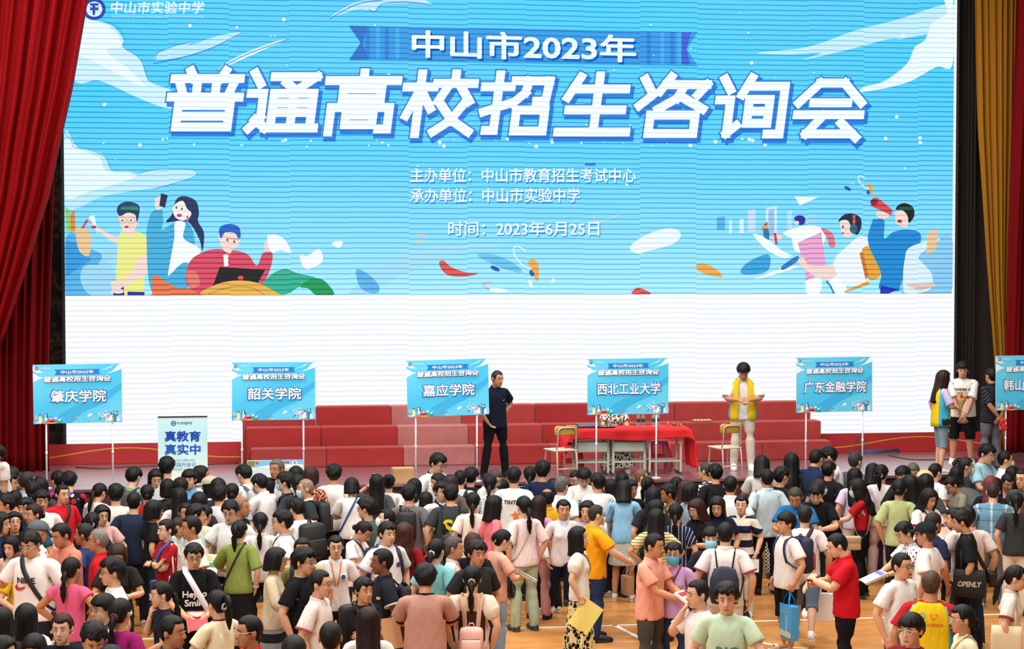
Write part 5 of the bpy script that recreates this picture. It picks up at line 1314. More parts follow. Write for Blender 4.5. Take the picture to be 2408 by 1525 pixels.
# ------------------------------------------------------------------ printed boards on poles along the stage edge
PRINT = None
def print_mat():
    m, nt, b = new_mat('printed_board'); at = N(nt, 'ShaderNodeAttribute', attribute_name='tint'); nt.links.new(at.outputs['Color'], b.inputs['Base Color']); b.inputs['Roughness'].default_value = .35; b.inputs['Specular IOR Level'].default_value = .3; return m
PRINT = print_mat()
pole_m = plain('white_pole', hexc('d9dde2'), .35)
BOARD_Y = 24.78
def board(corners, name_text, poles, label, ntw):
    (ax, ay), (bx, by), (cx_, cy_), (dx, dy) = corners     # tl, tr, br, bl in the photo
    tl, tr, br, bl = (at_y(px, py, BOARD_Y) for px, py in corners)
    W = ((tr-tl).length+(br-bl).length)/2; H = ((bl-tl).length+(br-tr).length)/2
    cen = (tl+tr+br+bl)/4; roll = math.atan2((tr.z-tl.z)+(br.z-bl.z), (tr.x-tl.x)+(br.x-bl.x))
    px0 = (at_y(poles[0], ay+170, BOARD_Y)); 
    root = empty('sign_board', (cen.x, BOARD_Y, STAGE_Z)); tag(root, label, 'sign', 'blue university boards on poles')
    hz = cen.z-STAGE_Z; c, s = math.cos(roll), math.sin(roll)
    def L(u, v):   # u 0..1 left-right, v 0..1 top-down
        x, z = (u-.5)*W, (.5-v)*H; return x*c-z*s, hz+x*s+z*c
    b = MB(); P = [L(0, 1), L(1, 1), L(1, 0), L(0, 0)]; b.slab(P, .0, .012); sheet = b.build('panel', plain('foam_board', hexc('e6ecef'), .5), root, False)
    shp = []
    def G(nx, ny):
        for j in range(ny):
            for i in range(nx):
                u, v = (i+.5)/nx, (j+.5)/ny; c0 = np.array(hexc('4cc4f2')); c1 = np.array(hexc('66d2f6')); k = .5+.5*math.sin(u*4+v*5); cc = c0*(1-k)+c1*k
                yield tuple(cc), [(i/nx, j/ny), ((i+1)/nx, j/ny), ((i+1)/nx, (j+1)/ny), (i/nx, (j+1)/ny)]
    b = MB()
    for cc, poly in G(10, 8):
        b.add([(L(u, v)[0], -.002, L(u, v)[1]) for u, v in poly[::-1]], [(0, 1, 2, 3)]); b.c.append((*cc, 1))
    b.build('blue_print', PRINT, sheet, False)
    LL = lambda u, v: L(u, v)
    def mp(x0, x1, y0, y1, u0, u1, v0, v1): return lambda poly: [(u0+(x-x0)/(x1-x0)*(u1-u0), v0+(y-y0)/(y1-y0)*(v1-v0)) for x, y in poly]
    cl = [('d8f2fb', [(0, .02), (.05, .06), (.10, .13), (.14, .14), (.05, .14), (0, .10)]), ('e2f6fc', [(0, .15), (.04, .17), (.06, .20), (.12, .22), (.06, .25), (0, .30)]), ('e6f8fd', [(.82, .17), (.90, .12), (.96, .02), (1, 0), (1, .09), (.93, .13)]), ('b8e6f6', [(.75, .12), (.85, .06), (.93, .01), (.88, .07)]), ('40b4e6', [(.22, 1), (.30, .84), (.5, .68), (.75, .55), (1, .32), (1, .42), (.8, .66), (.55, .82), (.42, 1)])]
    ml = mp(155, 790, 450, 695, 0, .32, .82, 1); mr = mp(1685, 2240, 455, 692, .70, 1, .79, .985); mc = mp(840, 1700, 540, 690, .34, .70, .84, .99)
    cl += [(q, mc(p)) for q, p in confetti() if p and p[0][0] < 1700 and p[0][1] > 530]
    art_mesh(cl, LL, -.003, .00003, 'printed_clouds', PRINT, sheet)
    art_mesh([(q, ml(p)) for q, p in students_left() if p], LL, -.005, .00003, 'student_picture', PRINT, sheet)
    art_mesh([(q, mr(p)) for q, p in students_right() if p], LL, -.005, .00003, 'student_picture', PRINT, sheet)
    art_mesh([('2a7fd2', [(.245, .085), (.76, .085), (.735, .125), (.76, .165), (.245, .175), (.27, .13)])], LL, -.006, .0001, 'printed_ribbon', PRINT, sheet)
    art_mesh(text_shapes('中山市2023年', .315, .685, .130, .058, 'f7fafc', .02), LL, -.0075, .00005, 'ribbon_lettering', PRINT, sheet, 9)
    mt = mp(0, 1000, 0, 130, .115, .895, .195, .305)
    ts_ = [(q, mt(p)) for q, p in title_shapes(20, 985, 10, 4, 108, .10, .72)]; n_ = len(ts_)//3
    for k, nm in enumerate(('title_lettering_shadow', 'title_lettering_outline', 'title_lettering')): art_mesh([(('14529c', '1d5fae', 'f7fafc')[k], p) for _, p in ts_[k*n_:(k+1)*n_]], LL, -.0075-.004*k, .00003, nm, PRINT, sheet)
    u0, u1 = .5-ntw/2+.02, .5+ntw/2+.0
    for k, (col, bo) in enumerate((('2a4fa0', .042), ('f5f6f8', .018))): art_mesh(text_shapes(name_text, u0-.0 if k else u0-.006, u1 if k else u1+.006, .54, .205 if k else .22, col, bo), LL, -.0085-.0012*k, .00006, ('name_lettering_outline', 'name_lettering')[k], PRINT, sheet, 9)
    art_mesh([('27458f', ell(.043, .065, .020, .030)), ('eef4f8', ell(.043, .065, .012, .018)), ('27458f', [(.035, .058), (.051, .058), (.051, .072), (.035, .072)])], LL, -.006, .0002, 'school_emblem', PRINT, sheet)
    art_mesh(text_shapes('中山市实验中学', .072, .20, .062, .034, 'e8f4fa', .0, .1), LL, -.006, 0, 'school_name', PRINT, sheet)
    for px in poles:
        x = at_y(px, (ay+dy)/2+160, BOARD_Y).x-cen.x; zt_ = hz-H*.35
        b = MB(); b.tube([(x, .026, .012), (x, .026, zt_)], .0125, 10); b.tube([(x, .026, zt_*.45), (x, .026, zt_*.45+.05)], .016, 10); b.lathe([(.07, 0), (.07, .008), (.02, .014)], (x, .026, 0)); b.build('pole', pole_m, root)
    return root
BOARDS = [
 (((77.5, 857.5), (286, 854), (287, 992), (78.5, 996)), '肇庆学院', (109, 265), 'blue board on poles at far left, naming 肇庆学院', .64),
 (((545.5, 851.5), (741, 851), (741, 985.5), (545.5, 988)), '韶关学院', (569, 714), 'blue board on poles, second from left, naming 韶关学院', .66),
 (((956, 847.5), (1148, 842.5), (1150, 973.5), (958, 980.5)), '嘉应学院', (978, 1122), 'blue board on poles beside the man in dark polo, naming 嘉应学院', .65),
 (((1382, 843.5), (1571, 841), (1572.5, 972), (1381, 974.5)), '西北工业大学', (1403, 1544), 'blue board on poles in front of the red table, naming 西北工业大学', .80),
 (((1873, 840.5), (2050.5, 838), (2051, 966), (1872.5, 969.5)), '广东金融学院', (1896, 2029.5), 'blue board on poles right of the man in yellow vest, naming 广东金融学院', .84),
 (((2343, 836.5), (2523, 833), (2522, 961), (2341, 964)), '韩山师范学院', (2366, 2500), 'blue board on poles cut off by the right edge, naming 韩山', .84),
]
for a_ in BOARDS: board(*a_)
# ------------------------------------------------------------------ furniture and things on the stage
def school_desk(x, y, rzv, w, tray, label):
    r = empty('school_desk', (x, y, STAGE_Z), rzv); tag(r, label, 'desk', 'desks under the red cloth')
    met = plain('desk_metal', hexc('b9bcae'), .5); h = .70; d = .40
    b = MB(); b.box((0, 0, h-.012), (w/2, d/2, .012), bev=.006); b.build('desk_top', plain('desk_top', hexc('b48a55'), .5), r, False)
    if tray:
        b = MB(); b.box((0, -.02, .43), (w/2-.035, d/2-.03, .08), bev=.02); [b.box((sx*(w/2-.06), .05, .60), (.008, .12, .10)) for sx in (-1, 1)]; b.build('book_tray', plain('desk_tray', hexc('aab0a2'), .45), r, False)
    for sx in (-1, 1):
        for sy in (-1, 1):
            b = MB(); b.box((sx*(w/2-.03), sy*(d/2-.06), h/2-.01), (.017, .012, h/2-.02), bev=.005); b.build('leg', met, r, False)
        b = MB(); b.box((sx*(w/2-.03), 0, .022), (.02, d/2+.02, .012), bev=.005); b.box((sx*(w/2-.03), -d/2-.01, .017), (.022, .03, .017), bev=.006); b.build('foot_bar', plain('desk_foot', hexc('4c4c48'), .5), r, False)
    for sy in (-1, 1): b = MB(); b.box((0, sy*(d/2-.06), .20), (w/2-.03, .010, .014)); b.build('stretcher', met, r, False)
    return r
TY = 25.15
tx0, tx1 = at_y(1352, 1010, TY).x, at_y(1610, 1010, TY).x
dw = (tx1-tx0)/3
for i, lb in enumerate(('grey school desk under the left end of the red cloth', 'grey school desk under the middle of the red cloth', 'grey school desk frame under the right end of the red cloth')):
    school_desk(tx0+dw*(i+.5), TY+.22, 0, dw-.02, i < 2, lb)
# red cloth
def cloth_sheet():
    b = MB(); x0, x1 = tx0-.05, tx1+.06; y0, y1 = TY-.005, TY+.47; zt = .712
    nx, ny = 70, 34; P = []
    sl, sr, sf, sb = .34, .62, .17, .12      # side and front drops
    for j in range(ny+1):
        v = -sf+(y1-y0+sf+sb)*j/ny
        for i in range(nx+1):
            u = -sl+(x1-x0+sl+sr)*i/nx
            dx = max(0, -u) if u < 0 else max(0, u-(x1-x0)); dy = max(0, -v) if v < 0 else max(0, v-(y1-y0))
            X_ = x0+max(-.02, min(x1-x0+.02, u)); Y_ = y0+max(-.02, min(y1-y0+.02, v)); drop = math.hypot(dx, dy) if (dx and dy) else dx+dy
            sg = -1 if u < 0 else 1
            if dx: X_ += sg*(.05*dx+.030*math.sin(v*22+dx*3)*min(1, dx*4)+.04*min(1, dx*5))
            if dy: Y_ += (-1 if v < 0 else 1)*(.012+.016*math.sin(u*13+1)*min(1, dy*8)+.05*dy)
            if dx and dy: X_ += sg*.05*min(dx, dy)*6; Y_ += (-1 if v < 0 else 1)*.04
            z = zt-min(drop, .695)*.985+(.004*math.sin(u*7)*math.sin(v*9) if not drop else 0)
            if dy and not dx: z += .018*math.sin(u*4.1+.6)*min(1, dy*7)
            P.append((X_, Y_, max(.012, z)))
    b.add(P, [(j*(nx+1)+i, j*(nx+1)+i+1, (j+1)*(nx+1)+i+1, (j+1)*(nx+1)+i) for j in range(ny) for i in range(nx)])
    m = plain('red_cloth', hexc('d8151b'), .75, noise=.06, nscale=5); o = b.build('table_cloth', m); o.location = (0, 0, STAGE_Z)
    md = o.modifiers.new('thick', 'SOLIDIFY'); md.thickness = .004; md.offset = 1
    tag(o, 'bright red cloth draped over the desks on the stage', 'tablecloth')
cloth_sheet()
TT = STAGE_Z+.722
def bottle(loc, label, sc=1.0, group='water bottles on the red cloth', tilt=0, cap='f2f4f4', band='1f6a48'):
    r = empty('water_bottle', loc); r.rotation_euler = (0, math.radians(tilt), 0); tag(r, label, 'bottle', group); k = sc
    pl = MATS.get('clear_plastic')
    if pl is None:
        pl, nt, bs = new_mat('clear_plastic'); bs.inputs['Base Color'].default_value = (.86, .9, .93, 1); bs.inputs['Roughness'].default_value = .08; bs.inputs['Transmission Weight'].default_value = .75; bs.inputs['IOR'].default_value = 1.2; MATS['clear_plastic'] = pl
    b = MB(); b.lathe([(.026*k, 0), (.030*k, .006*k), (.030*k, .06*k), (.028*k, .068*k), (.030*k, .076*k), (.030*k, .13*k), (.026*k, .155*k), (.014*k, .178*k), (.013*k, .190*k)], n=16); b.build('body', pl, r)
    b = MB(); b.lathe([(.0306*k, .065*k), (.0312*k, .067*k), (.0312*k, .118*k), (.0306*k, .12*k)], n=16); b.build('paper_band', flatc(band, .5), r)
    b = MB(); b.lathe([(.0145*k, .188*k), (.0155*k, .19*k), (.0155*k, .206*k), (.013*k, .209*k)], n=14); b.build('bottle_cap', flatc(cap, .4), r)
    return r
for px, lb in ((1501, 'leftmost of the water bottles on the red table'), (1512.5, 'second water bottle from the left on the red table'), (1537, 'third water bottle on the red table, left of the board pole'), (1547, 'rightmost of the water bottles, just right of the board pole')):
    p = at_y(px, 1007, TY+.20+(.08 if px > 1540 else 0)); bottle((p.x, p.y, TT), lb, 1.0)
def lying(px, Y, parts, name, label, cat):
    p = at_y(px, 1005, Y); r = empty(name, (p.x, Y, TT)); tag(r, label, cat)
    for nm, mb, mt in parts: mb.build(nm, mt, r)
    return r
p = at_y(1385, 1008, TY+.2)
r = empty('glass_board', (p.x+.02, TY+.21, TT+.002)); tag(r, 'thin dark glass board lying on the left of the red table', 'board'); b = MB(); b.box((0, 0, .006), (.36, .16, .006), bev=.003); b.build('sheet', plain('smoked_glass', hexc('2c333c'), .12), r, False); b = MB(); b.box((-.33, -.13, .0145), (.015, .015, .0015)); b.box((.33, -.13, .0145), (.015, .015, .0015)); b.build('clips', plain('clip_metal', hexc('aab0b4'), .3, .8), r, False)
r = empty('document_folder', (p.x-.02, TY+.23, TT+.016)); tag(r, 'thick navy blue folder lying on the dark glass board', 'folder'); b = MB(); b.box((0, 0, .002), (.17, .12, .002)); b.box((0, 0, .024), (.17, .12, .002)); b.box((-.168, 0, .013), (.002, .12, .013)); b.build('cover', plain('navy_cover', hexc('20315c'), .35), r, False); b = MB(); b.box((.003, 0, .013), (.160, .113, .0085)); b.build('pages', plain('page_block', hexc('e6e4dc'), .8), r, False)
b1 = MB(); b1.ball((0, 0, .022), (.026, .022, .022), 12, 8); b2 = MB(); b2.ball((.004, -.004, .055), (.015, .014, .016), 10, 8)
lying(1571, TY+.22, [('body', b1, flatc('c8752e', .5)), ('head', b2, flatc('e0b080', .5))], 'small_figure', 'small orange-brown toy figure standing on the right of the red table', 'figure')
b1 = MB(); b1.tube([(-.04, 0, .022), (-.02, 0, .024), (.03, 0, .022), (.05, 0, .018)], [.010, .022, .020, .010], 12); b2 = MB(); b2.tube([(.052, 0, .018), (.075, 0, .016)], [.011, .013], 10)
lying(1585, TY+.20, [('body', b1, flatc('7a5238', .5)), ('cap', b2, flatc('d0a060', .5))], 'wooden_shaker', 'small brown wooden piece lying beside the toy figure on the red table', 'ornament')
b1 = MB(); b1.tube([(-.03, 0, .013), (.02, 0, .013)], [.012, .013], 12); b2 = MB(); b2.ball((.035, 0, .015), (.015, .015, .015), 10, 8)
lying(1596, TY+.24, [('handle', b1, flatc('4a4a52', .4)), ('tip', b2, flatc('d8a058', .4))], 'short_baton', 'short dark rod with pale tip at the right end of the red table', 'rod')
# flat tray on the middle riser
p = at_y(1652, 992, RY0+.42); r = empty('candy_tray', (p.x, RY0+.45, STAGE_Z+.602)); tag(r, 'flat gold-edged tray lying on the middle riser step', 'tray')
b = MB(); b.box((0, 0, .006), (.16, .09, .006), bev=.004); b.box((0, -.088, .018), (.16, .004, .012)); b.box((0, .088, .018), (.16, .004, .012)); b.box((-.157, 0, .018), (.004, .09, .012)); b.box((.157, 0, .018), (.004, .09, .012)); b.build('tray', plain('tray_gold', hexc('9c7a4a'), .4), r, False)
b = MB(); [b.ball((-.12+.06*i, -.045+.045*j, .024), (.022, .016, .012), 8, 6) for i in range(5) for j in range(3)]; tag(b.build('sweets', flatc('e6d6b4', .5), r), None, None, None, 'stuff')
# plywood chairs
def ply_chair(px, py, Y, rzv, label):
    p = at_y(px, py, Y); r = empty('school_chair', (p.x, Y, STAGE_Z), rzv); tag(r, label, 'chair', 'plywood school chairs on the stage')
    met = plain('chair_tube', hexc('bcb6a4'), .4, .2); ply = plain('plywood', hexc('b98f3c'), .5, noise=.2, nscale=12)
    b = MB(); b.box((0, 0, .425), (.19, .19, .010), bev=.008); b.build('seat', plain('seat_ply', hexc('cfc0a8'), .45), r, False)
    b = MB(); V = []; n = 15
    for z, w in ((.655, .17), (.67, .19), (.76, .195), (.785, .18), (.79, .15)):
        for i in range(n):
            u = -1+2*i/(n-1); V.append((w*u, .195-.030*u*u+.010, z))
    b.add(V, [(j*n+i, j*n+i+1, (j+1)*n+i+1, (j+1)*n+i) for j in range(4) for i in range(n-1)]); o = b.build('backrest', ply, r); md = o.modifiers.new('t', 'SOLIDIFY'); md.thickness = .012
    b = MB(); b.tube([(-.155, .16, .43), (-.155, .205, .50), (-.150, .218, .72), (-.130, .222, .755), (-.09, .225, .768), (.09, .225, .768), (.130, .222, .755), (.150, .218, .72), (.155, .205, .50), (.155, .16, .43)], .0115, 10); b.build('back_frame', met, r)
    for s in (-1, 1):
        b = MB(); b.tube([(s*.155, .16, .43), (s*.16, .20, .39), (s*.165, .225, .20), (s*.165, .235, .012)], .0115, 10); b.build('leg', met, r)
        b = MB(); b.tube([(s*.155, .16, .412), (s*.155, -.13, .412), (s*.158, -.165, .39), (s*.165, -.185, .20), (s*.165, -.195, .012)], .0115, 10); b.build('leg', met, r)
    for yy in (.228, -.188): b = MB(); b.tube([(-.165, yy, .16), (.165, yy, .16)], .009, 8); b.build('stretcher', met, r)
    return r
ply_chair(1318, 1090, 25.0, math.radians(-162), 'yellow plywood school chair left of the red table')
ply_chair(1704, 1088, 25.0, math.radians(-163), 'worn yellow plywood chair in front of the man in the yellow vest')
# plastic stools
def stool(px, Y, colr, label, clear=False):
    x = at_y(px, 1080, Y).x; r = empty('plastic_stool', (x, Y, STAGE_Z)); tag(r, label, 'stool', 'plastic stools around the red table')
    if clear:
        m, nt, bs = new_mat('pink_clear'); bs.inputs['Base Color'].default_value = (*hexc('e08aa6'), 1); bs.inputs['Transmission Weight'].default_value = .55; bs.inputs['Roughness'].default_value = .2; bs.inputs['IOR'].default_value = 1.1
    else: m = plain('stool_'+colr, hexc(colr), .35)
    b = MB(); b.box((0, 0, .452), (.135, .135, .012), bev=.012); b.box((0, 0, .425), (.142, .142, .018), bev=.012); b.build('seat', m, r, False)
    for sx in (-1, 1):
        for sy in (-1, 1):
            P = [Vector((sx*.118, sy*.118, .42)), Vector((sx*.138, sy*.138, .22)), Vector((sx*.160, sy*.160, .004))]
            b = MB(); b.tube(P, [.026, .023, .021], 10, ex=3.5); b.build('leg', m, r)
    b = MB()
    for s in (-1, 1): b.box((0, s*.140, .16), (.125, .006, .022)); b.box((s*.140, 0, .16), (.006, .125, .022))
    b.build('side_rail', m, r, False)
    return r
stool(1343, 25.80, 'c01822', 'red plastic stool at the left end of the red table')
stool(1443, 25.95, 'c01822', 'red plastic stool under the seated woman in the leopard-print dress')
stool(1547, 25.20+.55, 'e08aa6', 'clear pink plastic stool beneath the right of the red table', True)
stool(1551, 26.2, 'c01822', 'red plastic stool just behind the clear pink one')
# roll-up banner
BNY = 25.1; bx0, bx1 = at_y(371.5, 1050, BNY).x, at_y(488, 1050, BNY).x; btz = at_y(430, 978, BNY).z-STAGE_Z
r = empty('roll_up_banner', ((bx0+bx1)/2, BNY, STAGE_Z)); tag(r, 'pale mint roll-up banner with dark blue heading on the stage', 'banner'); w = (bx1-bx0)/2
b = MB(); b.box((0, 0, .03), (w+.01, .05, .03), bev=.012); b.build('base', plain('banner_base', hexc('8e9498'), .3, .6), r, False)
m, nt, bs = new_mat('banner_print'); tc = N(nt, 'ShaderNodeTexCoord'); sx = N(nt, 'ShaderNodeSeparateXYZ'); nt.links.new(tc.outputs['Object'], sx.inputs[0])
nt.links.new(ramp(nt, mathn(nt, 'MULTIPLY', sx.outputs[2], 1/btz), [(.05, hexc('e6ead2')), (.35, hexc('cdeaea')), (.7, hexc('b9e6ec')), (1, hexc('c6ecf0'))]), bs.inputs['Base Color']); bs.inputs['Roughness'].default_value = .5
b = MB(); b.box((0, 0, .06+(btz-.06)/2), (w, .002, (btz-.06)/2-.012)); b.build('print_sheet', m, r, False)
b = MB(); b.box((0, 0, btz-.008), (w, .008, .010), bev=.003); b.build('top_rail', plain('rail_dark', hexc('2c2622'), .4), r, False)
b = MB(); b.tube([(0, .04, .05), (0, .02, btz-.02)], .008, 8); b.build('back_pole', plain('rail_dark', hexc('2c2622'), .4), r)
def BP(px, py): q = at_y(px, py, BNY); return q.x-(bx0+bx1)/2, q.z-STAGE_Z
sh = []
for s_, x0, x1, y, h, c in (('真教育', 388, 471, 1025, 24, '2146a8'), ('真实中', 388, 471, 1056, 24, '2458b4'), ('校园开放日', 403, 460, 1092, 10, '2a8cc4'), ('SCHOOL OPEN DAY', 402, 459, 1081.5, 5, '46a4c8'), ('2023.5', 409, 436, 1102.5, 5, '46a4c8'), ('中山市实验中学', 416, 452, 994, 7, '274a86')):
    art_mesh(text_shapes(s_, x0, x1, y, h, c, .028 if h > 20 else .008), BP, -.0045, .00005, 'banner_lettering', PRINT, r, 9)
art_mesh([('27458f', ell(408, 994.5, 6, 6)), ('dff0f4', ell(408, 994.5, 3.8, 3.8)), ('27458f', [(405, 993), (411, 993), (411, 996), (405, 996)])], BP, -.0045, .0003, 'emblem', PRINT, r)
# low poster board propped at the stage edge
py_ = 24.70
def PP(px, py): q = at_y(px, py, py_); return q.x, q.z-STAGE_Z
x0, z1 = PP(581, 1082); x1, _ = PP(714, 1079)
r = empty('poster_board', ((x0+x1)/2, py_, STAGE_Z)); tag(r, 'low white poster board with a blue heading behind the grey-haired man', 'poster'); cxx = (x0+x1)/2
b = MB(); b.box((0, 0, z1/2), ((x1-x0)/2, .006, z1/2)); b.build('panel', plain('poster_white', hexc('e3e8e2'), .5), r, False)
b = MB(); b.box((0, .09, .10), ((x1-x0)/2-.1, .004, .02)); b.box((.2, .05, .08), (.01, .05, .07)); b.box((-.2, .05, .08), (.01, .05, .07)); b.build('easel', plain('desk_metal', hexc('b9bcae'), .5), r, False)
PQ = lambda px, py: (PP(px, py)[0]-cxx, PP(px, py)[1])
art_mesh([('7cc6ea', [(582, 1083), (713, 1080), (713, 1093), (660, 1100), (582, 1097)]), ('f4f6f4', [(600, 1098), (650, 1090), (713, 1091), (713, 1099), (640, 1102)]), ('8a8a4a', [(582, 1084), (600, 1083), (598, 1096), (582, 1098)]), ('b85a30', ell(604.5, 1088, 3.5, 3.5)), ('cfe4f2', [(588, 1106), (628, 1104), (628, 1130), (588, 1132)]), ('e6dcae', [(640, 1103), (708, 1100), (708, 1135), (640, 1135)]), ('e8eef4', ell(693, 1087, 7, 4)), ('d06a6a', ell(693, 1087, 3.5, 2.5))], PQ, -.008, .0003, 'poster_print', PRINT, r)
art_mesh(text_shapes('招生简章', 662, 680, 1086, 6, 'c03a3a', .01), PQ, -.012, .00005, 'poster_lettering', PRINT, r, 9)
def carton(loc, hx, hy, hz, rzv, label):
    r = empty('cardboard_box', loc, rzv); tag(r, label, 'box', 'cardboard boxes'); m = plain('cardboard', hexc('b18a5c'), .85, noise=.08, nscale=4)
    b = MB(); b.box((0, 0, hz), (hx, hy, hz), bev=.004); b.build('body', m, r, False); b = MB(); b.box((0, -hy*.5, 2*hz+.003), (hx, hy*.5-.002, .003)); b.box((0, hy*.5, 2*hz+.003), (hx, hy*.5-.002, .003)); b.build('flap', m, r, False); b = MB(); b.box((0, 0, 2*hz+.0066), (hx, .025, .0006)); b.build('tape', plain('tape', hexc('c8a878'), .3), r, False)
p = at_y(947, 1120, 24.85); carton((p.x, 24.86, STAGE_Z), .155, .13, .10, .05, 'small flat cardboard box on the stage edge behind the girl holding up a phone')
p = at_y(1789, 1290, 24.2); carton((p.x, 24.2, 0), .22, .18, .22, 0, 'cardboard box on the gym floor seen behind the woman in navy and cream stripes'); carton((p.x-.01, 24.2, .452), .21, .17, .16, .06, 'cardboard box stacked on another one behind the woman in navy and cream stripes')
# cables
def cable(name, pts, rad, colr, label):
    b = MB(); b.tube([(x, y, z) for x, y, z in pts], rad, 8); tag(b.build(name, plain('rubber_'+colr, hexc(colr), .5)), label, 'cable')
def fl(px, py, dz=.008): q = at_z(px, py, STAGE_Z); return Vector((q.x, q.y, STAGE_Z+dz))
c0 = fl(2068, 1064)
pts = []
for i in range(90):
    q = i*.35; rr = .26+.05*math.sin(i*.7); pts.append((c0.x+rr*1.3*math.cos(q), c0.y+rr*.9*math.sin(q), STAGE_Z+.010+.012*(i % 18)/18+.0015*i*.4))
cable('coiled_cable', pts, .007, '2c4468', 'coil of blue cable on the stage floor')
a = fl(1990, 1066); pts = [(a.x+.55*t+.03*math.sin(t*9), a.y+.05*math.sin(t*5), STAGE_Z+.008+.30*math.sin(PI*min(1, max(0, (t-.15)/.6)))) for t in [i/30 for i in range(31)]]
cable('looped_cable', pts, .007, '2c4468', 'blue cable standing up in a loop left of the coil')
pts = [(p_.x, p_.y, STAGE_Z+.007) for p_ in [fl(px, py) for px, py in spline([(2090, 1071), (2112, 1076), (2150, 1081), (2200, 1081), (2232, 1080), (2262, 1078), (2300, 1080)], 6, False)]]
cable('floor_cable', pts, .007, '1a1a1c', 'thin black cable running right across the stage floor')
pts = [(p_.x, p_.y, STAGE_Z+.007) for p_ in [fl(px, py) for px, py in spline([(178, 1099), (240, 1102), (300, 1098), (372, 1096), (480, 1092), (560, 1089)], 6, False)]]
cable('floor_cable', pts, .007, '1a1a1c', 'thin black cable on the stage floor below the red panel at left')

# ------------------------------------------------------------------ things people wear, hold and carry
def worn(rec, name, parts, label, cat, group=None):
    r = empty(name, rec['base'], rec['rz']); tag(r, label, cat, group)
    for pn, mb, mt, bone in parts: put_mb(mb, pn, rec['M'], rec['fat'], rec['sc'], mt, r, bone)
    return r
def path_strip(mb, pts, w, t=.004, up=None):
    """flat strap along pts, its width square to the outward direction"""
    mb.tube(pts, [(t/2, w/2)]*len(pts) if up is None else [(t/2, w/2)]*len(pts), 8, up=up or (0, 0, 1), ex=4)
def strap_pts(kind, side, front_hip=.90, off=.014, bagx=.20):
    P = []
    sx = -side
    for i in range(11):
        t = i/10; x = sx*.085+(side*bagx-sx*.085)*t; z = 1.425+(front_hip-1.425)*t; P.append(('f', x, z))
    Q = [('b', x, z) for _, x, z in P]
    out = []
    for w, x, z in P+Q[::-1]:
        y = surf_y(kind, x, max(z, .86), w == 'f'); out.append(Vector((x, y+(-off if w == 'f' else off), z)))
    top = (out[0]+out[-1])/2+Vector((0, 0, .035))
    return [top]+out+[top]
def strap_mb(kind, side, w=.035, hip=.90, off=.014, bagx=.20):
    P = strap_pts(kind, side, hip, off, bagx); mb = MB(); n = len(P); V = []
    for i, p in enumerate(P):
        t = (P[min(i+1, n-1)]-P[max(i-1, 0)]); t = t.normalized() if t.length > 1e-5 else Vector((0, 0, 1))
        o = Vector((0, -1, 0)) if i <= n//2 else Vector((0, 1, 0))
        if i in (0, n-1): o = Vector((0, 0, 1)); t = Vector((0, -1 if i == 0 else 1, 0))*(1 if i == 0 else -1)
        s = t.cross(o).normalized()
        if i in (0, n-1): s = Vector((1, 0, 0))*(1 if s.x > 0 else -1)
        for q in (p-s*w/2+o*.004, p+s*w/2+o*.004, p+s*w/2-o*.002, p-s*w/2-o*.002): V.append(q)
    F_ = []
    for i in range(n-1):
        for k in range(4): F_.append((i*4+k, i*4+(k+1) % 4, (i+1)*4+(k+1) % 4, (i+1)*4+k))
    mb.add(V, F_); return mb
def crossbody(pid, side, col, label, bag=None, w=.035, hip=.90, name='crossbody_bag', size=(.10, .045, .075), y=.0, kind=None):
    rec = PEOPLE[pid]; m = plain('strap_'+col, hexc(col), .6); parts = [('strap', strap_mb(rec['kind'], side, w, hip), m, 'chest')]
    if bag:
        b = MB(); hx, hy, hz = size; b.box((side*(.215+hy), y, hip-hz*.7), (hy, hx, hz), bev=.02); parts.append(('bag_body', b, plain('bag_'+bag, hexc(bag), .5), 'pelvis'))
        b = MB(); b.box((side*(.215+hy), y, hip-hz*.7+hz*.45), (hy+.004, hx+.003, hz*.5), bev=.015); parts.append(('flap', b, plain('bagf_'+bag, tuple(v*.8 for v in hexc(bag)), .5), 'pelvis'))
    return worn(rec, name, parts, label, 'bag')
